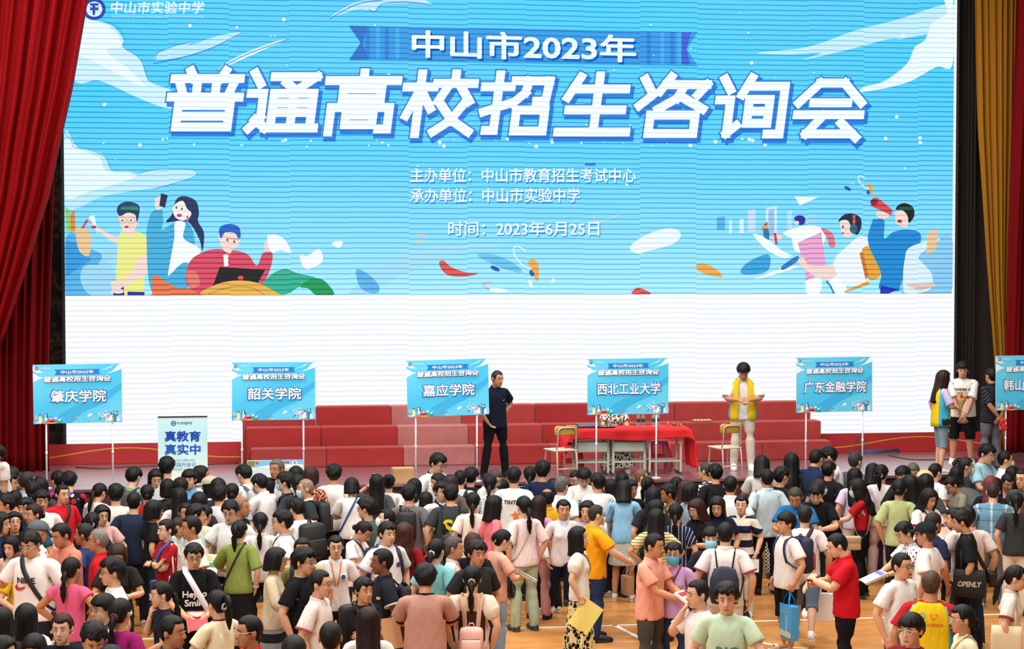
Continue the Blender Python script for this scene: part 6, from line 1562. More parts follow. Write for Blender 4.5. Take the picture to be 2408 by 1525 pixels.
def backpack(pid, col, label, accent=None, size=(.15, .075, .21), z=1.19, strapc=None, one=None, sack=False):
    rec = PEOPLE[pid]; hx, hy, hz = size; kd = rec['kind']; m = plain('pack_'+col, hexc(col), .65); ms = plain('pack_'+(strapc or col), hexc(strapc or col), .65)
    yb = surf_y(kd, 0, z, False)+.012; b = MB()
    if sack:
        b.tube([(0, yb+hy*.9, z+hz), (0, yb+hy, z+hz*.86), (0, yb+hy*1.2, z+hz*.3), (0, yb+hy*1.3, z-hz*.5), (0, yb+hy*1.1, z-hz), (0, yb+hy, z-hz*1.04)], [(.03, .04), (hy*.8, hx*.75), (hy, hx), (hy*1.1, hx*1.03), (hy*.8, hx*.9), (hy*.3, hx*.5)], 18, up=(0, 1, 0), ex=3)
    else:
        b.box((0, yb+hy, z), (hx, hy, hz), bev=.05)
    parts = [('pack_body', b, m, 'chest')]
    if not sack:
        b = MB(); b.box((0, yb+2*hy+.012, z-hz*.35), (hx*.82, .022, hz*.48), bev=.02); parts.append(('front_pocket', b, plain('pack_'+(accent or col), hexc(accent or col), .65) if accent else m, 'chest'))
        b = MB(); b.tube([(-.03, yb+.05, z+hz), (-.02, yb+.05, z+hz+.03), (.02, yb+.05, z+hz+.03), (.03, yb+.05, z+hz)], .008, 8); parts.append(('grab_loop', b, ms, 'chest'))
    for s in (1, -1):
        if one and s != one: continue
        w = .05 if not sack else .016
        P = [(s*.075, yb+.02, z+hz*.8), (s*.10, .085, 1.405), (s*.105, .02, 1.437), (s*.108, -.065, 1.395)]
        for zz in (1.34, 1.27, 1.20, 1.14): P.append((s*(.112+.045*(1.34-zz)/.2), surf_y(kd, s*(.112+.045*(1.34-zz)/.2), zz, True)-.012, zz))
        P += [(s*.192, .0, 1.08), (s*.16, yb-.02, z-hz*.7), (s*.10, yb+.03, z-hz*.85)]
        P = [(x*.93 if rec['sex'] == 'f' else x, y, zz) for x, y, zz in P]
        mb = MB(); mb.tube(P, [(.006, w/2)]*len(P), 8, up=(0, -1, .2), ex=3.5); parts.append(('shoulder_strap', mb, ms, 'chest'))
    return worn(rec, 'drawstring_bag' if sack else 'backpack', parts, label, 'backpack')
def placed(name, loc, rzv, tilt, label, cat, parts, roll=0, group=None):
    r = empty(name, loc); r.rotation_euler = (math.radians(tilt), math.radians(roll), rzv); tag(r, label, cat, group)
    for pn, mb, mt in parts: mb.build(pn, mt, r, False)
    return r
def phone(pid, side, label, col='16161a', tilt=-40, up=.045, roll=0):
    rec = PEOPLE[pid]; p = hand_world(rec, side, .085, .026)
    b = MB(); b.box((0, 0, 0), (.037, .0045, .076), bev=.006); b2 = MB(); b2.box((0, .0052, 0), (.034, .0006, .071)); b3 = MB(); b3.box((.018, -.0052, .052), (.010, .001, .014))
    return placed('mobile_phone', p+Vector((0, 0, up)), rec['rz'], tilt, label, 'phone', [('case', b, plain('phone_'+col, hexc(col), .3)), ('glass_screen', b2, plain('phone_glass', hexc('20242c'), .1)), ('camera_bump', b3, plain('phone_cam', hexc('101014'), .2))], roll, 'mobile phones in hands')
PAPER = ['f0f0ee', 'dfe6ee', 'c8d8ea']
def paper(pid, side, label, col='eceae6', tilt=-60, size=(.105, .148), acc=None, up=.03, fwd=.03, roll=0, name='brochure', folds=2, dz=0, yaw=0):
    rec = PEOPLE[pid]
    if side == 'both': p = (hand_world(rec, 'L', .10)+hand_world(rec, 'R', .10))/2
    else: p = hand_world(rec, side, .10, .02)
    f = Matrix.Rotation(rec['rz'], 3, 'Z') @ Vector((0, -1, 0)); hx, hz = size; parts = []
    for k in range(folds):
        b = MB(); n = 9; V = []; y0 = .004*k
        for j, z in enumerate((-hz, hz)):
            for i in range(n): u = -1+2*i/(n-1); V.append((hx*u, y0+(.010+.012*k)*(u*u)*1.2+.006*math.sin(u*3+j), z))
        V += [(x, y+.0016, z) for x, y, z in V]
        F_ = [(i, i+1, n+i+1, n+i) for i in range(n-1)]+[(2*n+i+1, 2*n+i, 3*n+i, 3*n+i+1) for i in range(n-1)]+[(0, n, 3*n, 2*n), (n-1, 3*n-1, 4*n-1, 2*n-1)]+[(i+1, i, 2*n+i, 2*n+i+1) for i in range(n-1)]+[(n+i, n+i+1, 3*n+i+1, 3*n+i) for i in range(n-1)]
        b.add(V, F_); parts.append(('sheet', b, plain('paper_'+(col if k == 0 else 'f2f0ec'), hexc(col if k == 0 else 'f2f0ec'), .6)))
    if acc:
        for k, c in enumerate(acc):
            b = MB(); n = 7; V = []; zc = hz*(.62-.62*k); u0, u1 = -.8, .8
            for z in (zc-hz*.2, zc+hz*.2):
                for i in range(n): u = u0+(u1-u0)*i/(n-1); V.append((hx*u, -.0035+.010*u*u*1.2+.006*math.sin(u*3+(z+hz)/(2*hz))-.001, z))
            b.add(V, [(i, i+1, n+i+1, n+i) for i in range(n-1)]); parts.append(('printed_block', b, plain('ink_'+c, hexc(c), .6)))
    return placed(name, p+Vector((0, 0, up+dz))+f*fwd, rec['rz']+math.radians(yaw), tilt, label, {'yellow_folder': 'folder'}.get(name, 'paper'), parts, roll)
def shopping_bag(pid, side, col, label, size=(.15, .05, .19), name='paper_bag', hcol=None, drop=.16, prints=(), accent=None, off=(0, 0)):
    rec = PEOPLE[pid]; p = hand_world(rec, side, .09, .03)-Vector((0, 0, .015)); hx, hy, hz = size; parts = []
    b = MB()
    V = []
    for z, k in ((-drop-2*hz, .92), (-drop-hz, .98), (-drop, 1.0)):
        for sx, sy in ((-1, -1), (0, -1.08), (1, -1), (1.03, 0), (1, 1), (0, 1.08), (-1, 1), (-1.03, 0)): V.append((hx*sx*k, hy*sy*k, z))
    F_ = [(j*8+i, j*8+(i+1) % 8, (j+1)*8+(i+1) % 8, (j+1)*8+i) for j in range(2) for i in range(8)]+[tuple(range(7, -1, -1))]
    F_.append(tuple(range(16, 24)))
    b.add(V, F_); parts.append(('bag_body', b, plain('bag_'+col, hexc(col), .55)))
    for s in (-1, 1):
        b = MB(); b.tube([(-hx*.45, s*hy*.9, -drop-.03), (-hx*.40, s*hy*.7, -drop*.6), (-.02, 0, -.005), (.02, 0, -.005), (hx*.40, s*hy*.7, -drop*.6), (hx*.45, s*hy*.9, -drop-.03)], [(.003, .010)]*6, 8); parts.append(('handle', b, plain('bagh_'+(hcol or col), hexc(hcol or col), .6)))
    r = placed(name, p+Vector((off[0], off[1], 0)), rec['rz'], 0, label, 'bag', parts)
    return r, p
def tote(pid, side, col, label, strapc=None, z=.93, size=(.17, .045, .19), name='tote_bag', y=.05, printc=None):
    rec = PEOPLE[pid]; s = 1 if side == 'L' else -1; hx, hy, hz = size; x0 = s*.275
    b = MB(); b.tube([(x0, y, z+hz), (x0, y, z+hz*.5), (x0, y, z-hz*.6), (x0, y, z-hz)], [(hx*.96, .014), (hx, hy*.8), (hx, hy), (hx*.93, hy*.7)], 16, up=(0, 1, 0), ex=4)
    parts = [('bag_body', b, plain('bag_'+col, hexc(col), .8, noise=.05), 'pelvis')]
    for d in (-.09, .09):
        b = MB(); b.tube([(x0, y+d, z+hz-.02), (s*.245, y*.6+d*.8, 1.22), (s*.175, .02+d*.35, 1.412), (s*.15, .015+d*.2, 1.432)], [(.012, .003)]*4, 8, up=(0, 1, 0)); parts.append(('strap', b, plain('bag_'+(strapc or col), hexc(strapc or col), .7), 'chest'))
    if printc:
        b = MB(); b.box((x0+s*(hy+.004), y, z), (.001, .07, .05)); parts.append(('bag_print', b, plain('ink_'+printc, hexc(printc), .7), 'pelvis'))
    return worn(rec, name, parts, label, 'bag')
# ------------------------------------------------------------------ the crowd: head position in the photo, facing (0 = to the camera, 90 = right, 180 = away), looks
SPEC = []
W_, BK, NV, CR = 'efece9', '18181b', '1e2a44', 'efe5d0'
def V(pid, x, y, d, sex, hair, top, bottom, pose, label, **kw): SPEC.append((pid, x, y, d, sex, hair, top, bottom, pose, label, kw))
LG = 'long:23262e'; JN = 'long:3d5070'
SCH = dict(collar=W_, band=None)     # white school polo
# --- left edge to the mint banner
V('a1', 2, 1046, -15, 'f', 'tied', 'tee:'+W_, LG, 'seiza', 'woman in white top kneeling on the stage edge at the far left', onstage=True, h=1.62, drop=.70, hy=-55)
V('a2', 26, 1094, 175, 'm', 'short', 'tee:2a2c33', LG, 's', 'person with black hair just below the kneeling woman in white, seen from behind')
V('a3', 20, 1108, 78, 'm', 'short', 'tee:f07a1e', LG, 's', 'man in glasses and bright orange shirt near the left edge, facing right', glasses='2a2a2a')
V('a4', 64, 1105, 118, 'm', 'crew', 'tee:a9c9d8', LG, 's', 'man with greying short hair and pale blue collar beside the orange shirt', collar='a9c9d8', hairc='2a2724')
V('a5', 76, 1127, 176, 'f', 'clip', 'tee:2a2a30', LG, 's', 'woman with dark hair pinned up by a claw clip, behind the first board pole', scrunchie='8a8f98')
V('a6', 94, 1119, 172, 'f', 'bob', 'tee:4a3a44', LG, 's', 'woman with black bobbed hair just left of the first board pole')
V('a7', 34, 1150, 170, 'f', 'tied', 'tee:d9d6d2', LG, 's', 'woman with tied black hair and pale top behind the man in orange')
V('a8', 14, 1158, -82, 'm', 'short', 'tee:34363c', LG, 's', 'man in black-framed glasses looking left at the left edge', glasses='111111', skin='c98f6c')
V('a9', 60, 1167, -30, 'm', 'short', 'tee:232838', LG, 's', 'dark-haired man half hidden behind the smiling woman in teal', skin='c08862')
V('a10', 79, 1181, -62, 'f', 'tied', 'tee:1f5068', LG, 's', 'smiling woman in teal top with reddish dark hair, looking left', hairc='24110f', smile=True)
V('a11', 97, 1151, 12, 'm', 'fluffy', 'tee:'+W_, LG, 's', 'tousled-haired boy in white shirt left of the red T-shirt, unsmiling', skin='c78c66')
V('a12', 146, 1135, 32, 'm', 'crew', 'tee:d2202c', LG, 's', 'young man in red T-shirt with a black strap across his chest', skin='d39f7c')
V('a13', 137, 1104, -150, 'm', 'short', 'tee:c2257f', LG, 's', 'person in magenta shirt behind the young man in red')
V('a14', 163, 1105, 178, 'm', 'short', 'tee:14161c/flo/b02028', LG, 'r', 'man in black floral shirt with red flowers, seen from behind')
V('a15', 238, 1133, 140, 'f', 'lowpony', 'tee:'+W_, LG, 'r', 'woman with low black ponytail and white blouse bending right')
V('a16', 272, 1134, 178, 'm', 'short', 'tee:e9e2d6', LG, 's', 'boy in cream white T-shirt seen from behind, beside the low ponytail')
V('a17', 318, 1095, 148, 'm', 'bowl', 'tee:7f9a86', LG, 'r', 'boy in sage green T-shirt and glasses left of the mint banner', glasses='c8c8c8')
V('a18', 346, 1136, 178, 'f', 'tied', 'tee:b8202a', LG, 's', 'woman with low bun and red top behind the navy T-shirt')
V('a19', 315, 1153, 168, 'm', 'crew', 'tee:263248', LG, 's', 'broad man in dark navy T-shirt seen from behind, centre left', fat=1.08)
V('a20', 381, 1070, 172, 'm', 'short', 'tee:'+W_, LG, 's', 'tall boy in white T-shirt standing right in front of the mint banner', h=1.84)
V('a21', 378, 1101, 8, 'f', 'long', 'tee:d8d8dc', LG, 's', 'long-haired woman in glasses facing us in front of the mint banner', glasses='9a8a7a', hp=20, h=1.72)
V('a22', 394, 1124, 178, 'f', 'bob', 'tee:2c2b30', LG, 's', 'woman with thick black bob below the long-haired woman in glasses')
V('a23', 422, 1145, 176, 'f', 'long', 'tee:e6e2dc', LG, 's', 'woman with long straight black hair and white puffed top, from behind')
V('a24', 361, 1174, 102, 'f', 'bob', 'tee:161618', LG, 's', 'woman in black top and glasses with short hair, looking right', glasses='3a3a3a')
V('a25', 240, 1185, 18, 'f', 'bob', 'tee:e3b3ae', LG, 'oL', 'girl in glasses and pink T-shirt holding a black flask', glasses='33302e', prints=[('#badge', .05, 1.22, .06, '8aa0c8')])
V('a26', 216, 1201, 178, 'f', 'pony', 'tee:1a1a1e', LG, 's', 'woman in black with ponytail and pearl hair clip, from behind', scrunchie='e8e2d6')
V('a27', 137, 1227, -58, 'm', 'crew', 'tee:e08a72', LG, 'r', 'man in salmon polo reading a white sheet, looking left', collar='e08a72', skin='b97e58')
V('a28', 199, 1226, -112, 'm', 'crew', 'tee:263a66', LG, 'hL', 'man in royal navy T-shirt turned to the left, elbow out', skin='b67a55', fat=1.08, hairc='1c1a1a')
V('a29', 232, 1238, -100, 'm', 'buzz', 'tee:c01a22', LG, 's', 'man with grey cropped hair and red polo with white collar stripe', hairc='77706a', collar='c01a22', skin='b97e58')
V('a30', 90, 1222, 112, 'm', None, 'tee:e4d8d4/flo/b83038', LG, 's', 'man in a grey baseball cap and red-patterned shirt', cap='5c6468', skin='c08560')
V('a31', 32, 1201, 10, 'f', 'bob', 'tee:1b1b1f', LG, 'pL', 'laughing woman in glasses and black V-neck holding a pink phone', glasses='b0a08a', smile=True, hp=-8)
V('a32', 2, 1202, 60, 'f', 'bob', 'tee:1d2c52', LG, 's', 'dark-haired person cut off by the left edge beside the laughing woman')
V('a33', 67, 1246, -28, 'm', 'short', 'tee:f2f0ee', LG, 'pR', 'tall young man in white sports T-shirt with a red tick logo', glasses='c4b8d8', prints=[('NIKE', -.01, 1.225, .17, '15151a'), ('#swoosh', -.015, 1.165, .23, 'c8202c')], fat=1.12, hp=20, skin='cf9a76', h=1.80, ra=((.33, -.20, 1.24), (.3, .5, -1), 0, 35))
V('a34', 392, 1217, -62, 'f', 'tied', 'tee:a81a24', LG, 'c', 'woman in dark red T-shirt with arms folded and a blue strap', prints=[('#dot', .03, 1.17, .06, 'e6a018')])
V('a35', 414, 1216, -40, 'f', 'tied', 'tee:cfe0d4', LG, 's', 'brown-haired woman in pale green looking down behind the red T-shirt', hairc='2e1a12', hp=28, h=1.52)
V('a37', 50, 1296, 20, 'f', 'bob', 'tee:d8a820', LG, 'oR', 'girl in mustard yellow half hidden behind the white sports T-shirt', hairc='5a2c1c', h=1.43)
V('a38', 24, 1258, -30, 'f', 'long', 'roll:d9b8a6', LG, 'm', 'person in dusty pink jacket holding a blue and white leaflet at left', h=1.52)
# --- banner to the first riser seam
V('b1', 453, 1101, -16, 'm', 'bowl', 'tee:6fb0d8', LG, 's', 'smiling young man with bowl haircut and sky-blue polo', collar='6fb0d8', skin='d8a482')
V('b2', 464, 1093, 88, 'f', 'bob', 'tee:c8d4da', LG, 's', 'woman in profile facing right, just behind the sky-blue polo')
V('b3', 424, 1120, 178, 'm', 'short', 'tee:24242a', LG, 's', 'short black-haired person left of the sky-blue polo, from behind')
V('b4', 468, 1155, 178, 'f', 'bob', 'tee:2b2b30', LG, 's', 'woman with smooth black bob below the beige cap, from behind')
V('b5', 494, 1118, -108, 'f', 'long', 'tee:'+W_, LG, 's', 'long-haired woman in a beige cap facing left', cap='b9ad97')
V('b6', 513, 1122, 178, 'f', 'bob', 'tee:33343c', LG, 's', 'woman with rounded black hair right of the beige cap')
V('b7', 516, 1136, 172, 'm', 'short', 'tee:e6e4e4', LG, 's', 'boy in white shirt with thick black hair behind the bald man')
V('b8', 545, 1133, 178, 'f', 'tied', 'tee:8fb8cc', LG, 's', 'woman with low knot of hair and pale blue top')
V('b9', 571, 1090, -142, 'm', 'short', 'tee:'+W_, LG, 'r', 'boy in white T-shirt wearing a light grey backpack', glasses='222222', hp=26)
V('b10', 604, 1112, -132, 'm', 'short', 'tee:ebe6e6', LG, 'r', 'masked boy in white polo with head bowed, from behind', mask='bcd6dc', glasses='222222', collar='ebe6e6', hp=24)
V('b11', 651, 1076, -38, 'm', 'thin', 'tee:dcdde0/dot/8a8f98', LG, 's', 'older man with grey-flecked hair in front of the poster board', hairc='5a5652', skin='b37a56', h=1.78)
V('b12', 685, 1094, 178, 'f', 'bob', 'tee:e4e0dc', LG, 's', 'woman with glossy black bob right of the grey-haired man')
V('b13', 671, 1108, -102, 'm', 'fluffy', 'tee:1a1c20', LG, 's', 'masked young man in black speckled T-shirt with grey backpack straps', mask='9fc8d8', glasses='2a2a30', prints=[('#dot', .05, 1.2, .012, 'd8d8d8', 'b'), ('#dot', -.06, 1.27, .012, 'd8d8d8', 'b')])
V('b14', 642, 1122, -95, 'f', 'bob', 'tee:7fc0cc', LG, 's', 'dark-haired woman in aqua between the two masked boys', mask='cfe0e4', h=1.48)
V('b15', 700, 1112, 176, 'f', 'lowpony', 'tee:3a3a40', LG, 's', 'woman with loose dark ponytail right of the speckled T-shirt')
V('b16', 719, 1122, -82, 'm', 'buzz', 'tee:2c3438', LG, 's', 'bald masked man in dark grey polo with white collar', hairc='8a7060', mask='a8d4e0', collar='e8e4e4', skin='d0a07c')
V('b17', 731, 1095, 158, 'f', 'bob', 'tee:d8896a/leo/3a2018', LG, 's', 'woman with short brown hair and orange leopard blouse', hairc='2c1a14')
V('b18', 785, 1089, 179, 'm', 'fluffy', 'tee:f1eeec', LG, 's', 'boy in plain white T-shirt standing straight, hair parted at the back')
V('b19', 827, 1121, 178, 'f', 'bob', 'tee:f0edea', LG, 'r', 'girl with chin-length bob and white T-shirt carrying a cream tote')
V('b20', 567, 1163, 68, 'm', 'buzz', 'tee:16171c', LG, 's', 'bald man in black T-shirt looking right', hairc='8a6248', skin='b57a55')
V('b21', 540, 1174, -18, 'm', 'short', 'tee:'+W_, 'long:1a1b20', 'oR', 'young man in black glasses and white T-shirt holding a green leaflet', glasses='141418', band='6a8a94', prints=[('ED', .06, 1.12, .05, '2a2a30')], hp=18)
V('b22', 436, 1179, 10, 'm', 'crew', 'tee:3c3a3c', LG, 's', 'middle-aged man peering over the white-collared man', skin='bd8460')
V('b23', 461, 1181, 92, 'm', 'short', 'tee:bcd8d4', LG, 's', 'man in pale mint shirt facing right behind the white-collared man')
V('b24', 485, 1184, 150, 'f', 'pony', 'tee:d9cfb8', LG, 'r', 'woman in beige collar with black ponytail, turned away')
V('b25', 450, 1208, -82, 'm', 'crew', 'tee:e8e0d2', LG, 's', 'stout man with receding hair in off-white collared shirt, in profile', collar='e8e0d2', fat=1.15, skin='b87c58', h=1.76)
V('b26', 456, 1274, 6, 'm', 'short', 'tee:141417', 'long:1a1b20', 'm', 'grinning young man in round glasses and black lettered T-shirt', glasses='2a2624', smile=True, prints=[('Heyho', 0, 1.19, .24, 'f2f0ee'), ('Smile', 0, 1.11, .20, 'f2f0ee')], skin='d3a07c')
V('b27', 563, 1220, 162, 'f', 'pony', 'half:8b9a4c', 'maxi:17181b', 'oL', 'woman in olive green blouse and black skirt, dark ponytail', scrunchie='5a1420', collar='8b9a4c')
V('b28', 612, 1201, 178, 'f', 'lowpony', 'tee:ece6e4', LG, 's', 'girl in white school polo with low ponytail, from behind', collar='ece6e4')
V('b29', 664, 1195, -92, 'm', 'short', 'tee:ede8e8', LG, 's', 'boy in white school polo and blue glasses facing left, navy strap', glasses='3a5488', collar='b89aa0')
V('b30', 691, 1169, -142, 'm', 'short', 'tee:f0eeee', LG, 'r', 'boy in white T-shirt with a black backpack on his right, looking down', hp=24)
V('b31', 711, 1260, 0, 'm', 'crew', 'tee:b9b27e', LG, 's', 'man in khaki T-shirt with black backpack straps, face half hidden', skin='b87e58')
V('b32', 714, 1285, 62, 'm', 'fluffy', 'tee:16171a', 'long:17181b', 's', 'boy in glasses and black T-shirt with a rainbow paint print', glasses='1a1a1e', prints=[('#art', -.04, 1.02, .22, 'ffffff'), ('#art', -.04, 1.05, .24, 'ffffff', 'b')])
V('b33', 650, 1285, 82, 'f', 'bob', 'roll:cfc0a2', 'maxi:1c1d22/hb/8a8a8e', 'oR', 'older woman in beige jacket and striped skirt with short black hair', glasses='4a4a52', hairc='141212')
V('b34', 789, 1255, 6, 'f', 'tied', 'tee:efe9ea', LG, 's', 'girl in glasses and white polo with an orange lanyard', glasses='2e2a34', collar='efe9ea', prints=[('#badge', .085, 1.245, .055, '2a3f86')])
V('b35', 752, 1335, 70, 'm', 'crew', 'tee:ece2da', LG, 's', 'boy in glasses and cream school polo with striped collar, facing right', glasses='26262c', collar='e6d2d2', trim='c06a74', prints=[('#badge', .08, 1.22, .05, '2a3f86')])
V('b36', 510, 1383, -142, 'f', 'pony', 'tee:efe2be', LG, 'oL', 'girl in cream yellow T-shirt with white hair tie, holding a cup', scrunchie='d8d8dc', band='7a1a28')
V('b37', 404, 1441, 62, 'm', 'crew', 'tee:22304c', LG, 's', 'man in navy polo looking right near the bottom left', collar='22304c', skin='b9805a')
V('b38', 586, 1441, -68, 'm', 'crew', 'tee:cf2a22', LG, 's', 'man in bright red collared shirt at the bottom, facing left', collar='cf2a22', skin='b9805a', glasses='e6e2da')
V('b39', 378, 1363, -80, 'f', 'lowpony', 'tee:1b2030', LG, 'chB', 'woman in glasses resting her cheek on her hand, black top', glasses='d8d2c8', earring='f0ece4')
V('b40', 691, 1487, 178, 'm', 'crew', 'tee:2a2a2e', LG, 's', 'close-cropped head at the bottom edge, left of the cream school polo', hairc='191614')
V('b41', 777, 1454, 178, 'm', 'buzz', 'tee:17181c', LG, 's', 'person in black with shaved dark hair at the bottom edge', hairc='1a1614', skin='a9724f')
# --- foreground at the left
V('c1', 167, 1306, 152, 'f', 'lowpony', 'cap:dc5f84', JN, 'h', 'woman in hot pink T-shirt with low black ponytail, hand on hip', mask='cfe0e4', skin='b87c56')
V('c2', 264, 1308, -80, 'm', 'fluffy', 'tee:eeebe8', LG, 's', 'wavy-haired boy in glasses and white T-shirt with a bright back print', glasses='2a2a2e', prints=[('#splash', 0, 1.14, .22, 'ffffff', 'b')])
V('c3', 276, 1278, 0, 'f', 'bob', 'tee:26241f', LG, 'r', 'brown-haired woman looking down, holding a maroon umbrella', hairc='2e1b14', hp=26)
V('c4', 61, 1416, 176, 'f', 'long', 'tee:e8e6e4', LG, 's', 'woman with very long black hair at the bottom left, from behind')
V('c5', 146, 1437, -16, 'f', 'tied', 'tee:17171a', LG, 's', 'woman with auburn-brown hair and black top, gold earring, bottom left', hairc='2c1611', earring='d8b060')
V('c6', 243, 1393, -58, 'm', 'bowl', 'tee:ece8e2', LG, 's', 'boy in glasses and white T-shirt with a thick black strap', glasses='5a4a48', skin='d6a888')
V('c7', 282, 1402, 152, 'f', 'lowpony', 'tee:9a1c66', LG, 's', 'girl in magenta top with white-striped strap, from behind', scrunchie='8a2a4a')
V('c8', 216, 1452, -30, 'm', 'thin', 'tee:d8d6d4', LG, 's', 'grey-haired person mostly hidden behind the bowed black-haired boy', hairc='6a6866')
V('c9', 223, 1464, 8, 'm', 'short', 'tee:2a2c30', LG, 'r', 'boy with black hair bowing his head at the bottom left', hp=34)
V('c10', 76, 1491, -20, 'f', 'bob', 'tee:22242a', LG, 's', 'black-haired person at the very bottom left, only the crown visible', hp=24)
V('c11', 260, 1513, 178, 'm', 'short', 'tee:2a2c30', LG, 's', 'top of a dark head at the bottom edge beside the bowed boy')
V('c12', 2, 1424, 160, 'f', 'long', 'tee:2a2226', LG, 's', 'dark long-haired person cut by the left edge near the bottom')
V('c13', 6, 1492, 60, 'f', 'bob', 'tee:7a2028', LG, 's', 'dark-haired person in the bottom left corner')
# --- centre, back rows
V('d1', 886, 1113, 178, 'f', 'long', 'tee:4a4d52', LG, 'uL', 'girl with long black hair raising a pink phone')
V('d2', 914, 1112, 178, 'f', 'bun', 'tee:ece4dc', LG, 's', 'woman with high bun and white top right of the raised phone')
V('d3', 962, 1135, 172, 'm', 'short', 'tee:6e6a6c', LG, 's', 'boy in mid grey T-shirt with a black bag on his right side')
V('d4', 974, 1123, 150, 'f', 'lob', 'tee:e4e2e2', LG, 's', 'woman with dark hair peeking from behind the mid grey T-shirt')
V('d5', 1036, 1064, 48, 'm', 'short', 'tee:eceae8', LG, 's', 'boy in glasses and white raglan shirt looking down at the stage edge', glasses='1a1a1e', band='17171a', hp=26, h=1.84)
V('d6', 1031, 1111, -62, 'f', 'bob', 'tee:c8c4c0', LG, 's', 'girl with black bob below the white raglan shirt, facing left')
V('d7', 1059, 1114, 178, 'f', 'bob', 'tee:6a5a50', LG, 's', 'brown-haired woman between the bob and the black backpack boy', hairc='2a1a14')
V('d8', 1086, 1102, 172, 'm', 'crew', 'tee:c6d2dc', LG, 's', 'boy in pale blue T-shirt with small black backpack')
V('d9', 1104, 1097, 158, 'm', 'fluffy', 'tee:1b1c20', LG, 's', 'curly-haired young man in black beside the board pole')
V('d10', 1038, 1129, 22, 'm', 'short', 'tee:eeeef0', LG, 's', 'man in white polo with navy collar and a red strap', collar='232a48', skin='d3a07e')
V('d11', 1060, 1135, 179, 'm', 'short', 'tee:3c4042', LG, 's', 'boy in charcoal T-shirt with a big yellow letter S on the back', prints=[('S', -.03, 1.17, .11, 'e4cf22', 'b')], fat=1.08)
V('d12', 1001, 1154, 178, 'f', 'lob', 'tee:d8d2c8', LG, 's', 'girl with a beige claw clip in her long black hair', scrunchie='cdb792', h=1.46)
V('d13', 1112, 1154, 178, 'f', 'lowpony', 'tee:f0e9dc', LG, 's', 'girl in cream T-shirt with small coloured doodles on the back', prints=[('#block', .08, 1.15, .07, '2a4a90', 'b'), ('ok', -.04, 1.2, .06, 'd8a04a', 'b'), ('NO', -.06, 1.08, .05, '2a4a90', 'b')])
V('d14', 1152, 1113, 176, 'f', 'lowpony', 'tee:e6e6ea/dot/70788a', LG, 's', 'woman with messy bun and white patterned top')
V('d15', 1162, 1163, 112, 'f', 'lob', 'tee:ea7884', LG, 's', 'girl in coral pink top with shoulder-length black hair')
V('d16', 862, 1167, -112, 'm', 'fluffy', 'tee:5a6460', LG, 's', 'boy in glasses and grey-green T-shirt with swept hair', glasses='2e4a7a')
V('d17', 917, 1194, -88, 'f', 'tied', 'tee:c8ccd0', LG, 's', 'masked woman with hair tied back, head tipped up', mask='cfe4ea', hp=-12)
V('d18', 867, 1226, 66, 'f', 'tied', 'tee:eeeaec', LG, 'r', 'girl in glasses and white polo looking down, thin black strap', glasses='3a3a46', collar='eeeaec', hp=38)
V('d19', 911, 1223, 30, 'm', 'short', 'tee:f0eaea', LG, 's', 'boy in white school polo with blue badge and dark bag strap', collar='f0eaea', trim='8890b8', prints=[('#badge', .08, 1.24, .06, '2a3f86')], skin='d8a888')
V('d20', 950, 1227, 172, 'f', 'wavy', 'dress:8e1420', 'maxi:8e1420', 's', 'woman with wavy auburn hair in a dark red dress', hairc='3e1c14')
V('d21', 1026, 1263, 152, 'f', 'lowpony', 'tee:7fc6c8', LG, 's', 'girl in aqua T-shirt with black ponytail and white hair tie', scrunchie='dcdce0')
V('d22', 1067, 1257, 86, 'f', 'lowpony', 'tee:f1ecec', LG, 's', 'woman with silver-streaked ponytail and white polo, orange lanyard', hairc='4a4542', collar='f1ecec', trim='4a4a58', scrunchie='15151a')
V('d23', 1112, 1251, 176, 'f', 'bob', 'tee:1b1920', LG, 's', 'woman with maroon-tinted hair in black behind the frowning man', hairc='3a1412')
V('d24', 1120, 1268, 30, 'm', 'fluffy', 'tee:2c2b2c', LG, 's', 'frowning man in dark grey T-shirt with gold lettering', prints=[('FINAL', .0, 1.12, .20, 'e8e2d2')], skin='c68e68')
V('d25', 1187, 1242, 118, 'f', 'clip', 'tee:e8b09c', 'wide:8fa6ba', 'r', 'woman in peach T-shirt with a blue heart on the back, pale jeans', glasses='4a3a3a', scrunchie='9ab0a4', prints=[('#heart', 0, 1.16, .25, '7fb4cc', 'b'), ('#heart', -.03, 1.12, .11, 'd8a85a', 'b')])
V('d26', 899, 1285, -82, 'm', 'crew', 'tee:20222c', LG, 's', 'dark-skinned man in navy polo with white trim and a green sleeve badge', skin='87543a', collar='20222c', trim='e0d8d6', prints=[('#patch', .155, 1.25, .03, 'e0b23a')])
V('d27', 854, 1353, 32, 'f', 'short', 'tee:18181c', LG, 'c', 'woman with short cropped hair and pearl earrings, arms folded, black top', earring='eee8e0', skin='cc946e')
V('d28', 866, 1424, 178, 'f', 'long', 'tee:e6e2dc', LG, 's', 'woman with long dark brown hair and white top, bottom centre', hairc='1e0f0c')
V('d29', 1000, 1323, 179, 'm', 'fluffy', 'tee:bf8f80', 'long:2a2c32', 'r', 'man in dusty rose T-shirt with black trim, seen from behind', band='1a1618', trim='1a1618', skin='c28a66', fat=1.1)
V('d30', 1110, 1326, 178, 'f', 'lowpony', 'puff:ece2cc/bod/4a2c1c', 'maxi:4a2c1c', 's', 'girl in brown dress with white puffed sleeves', scrunchie='c8b696')
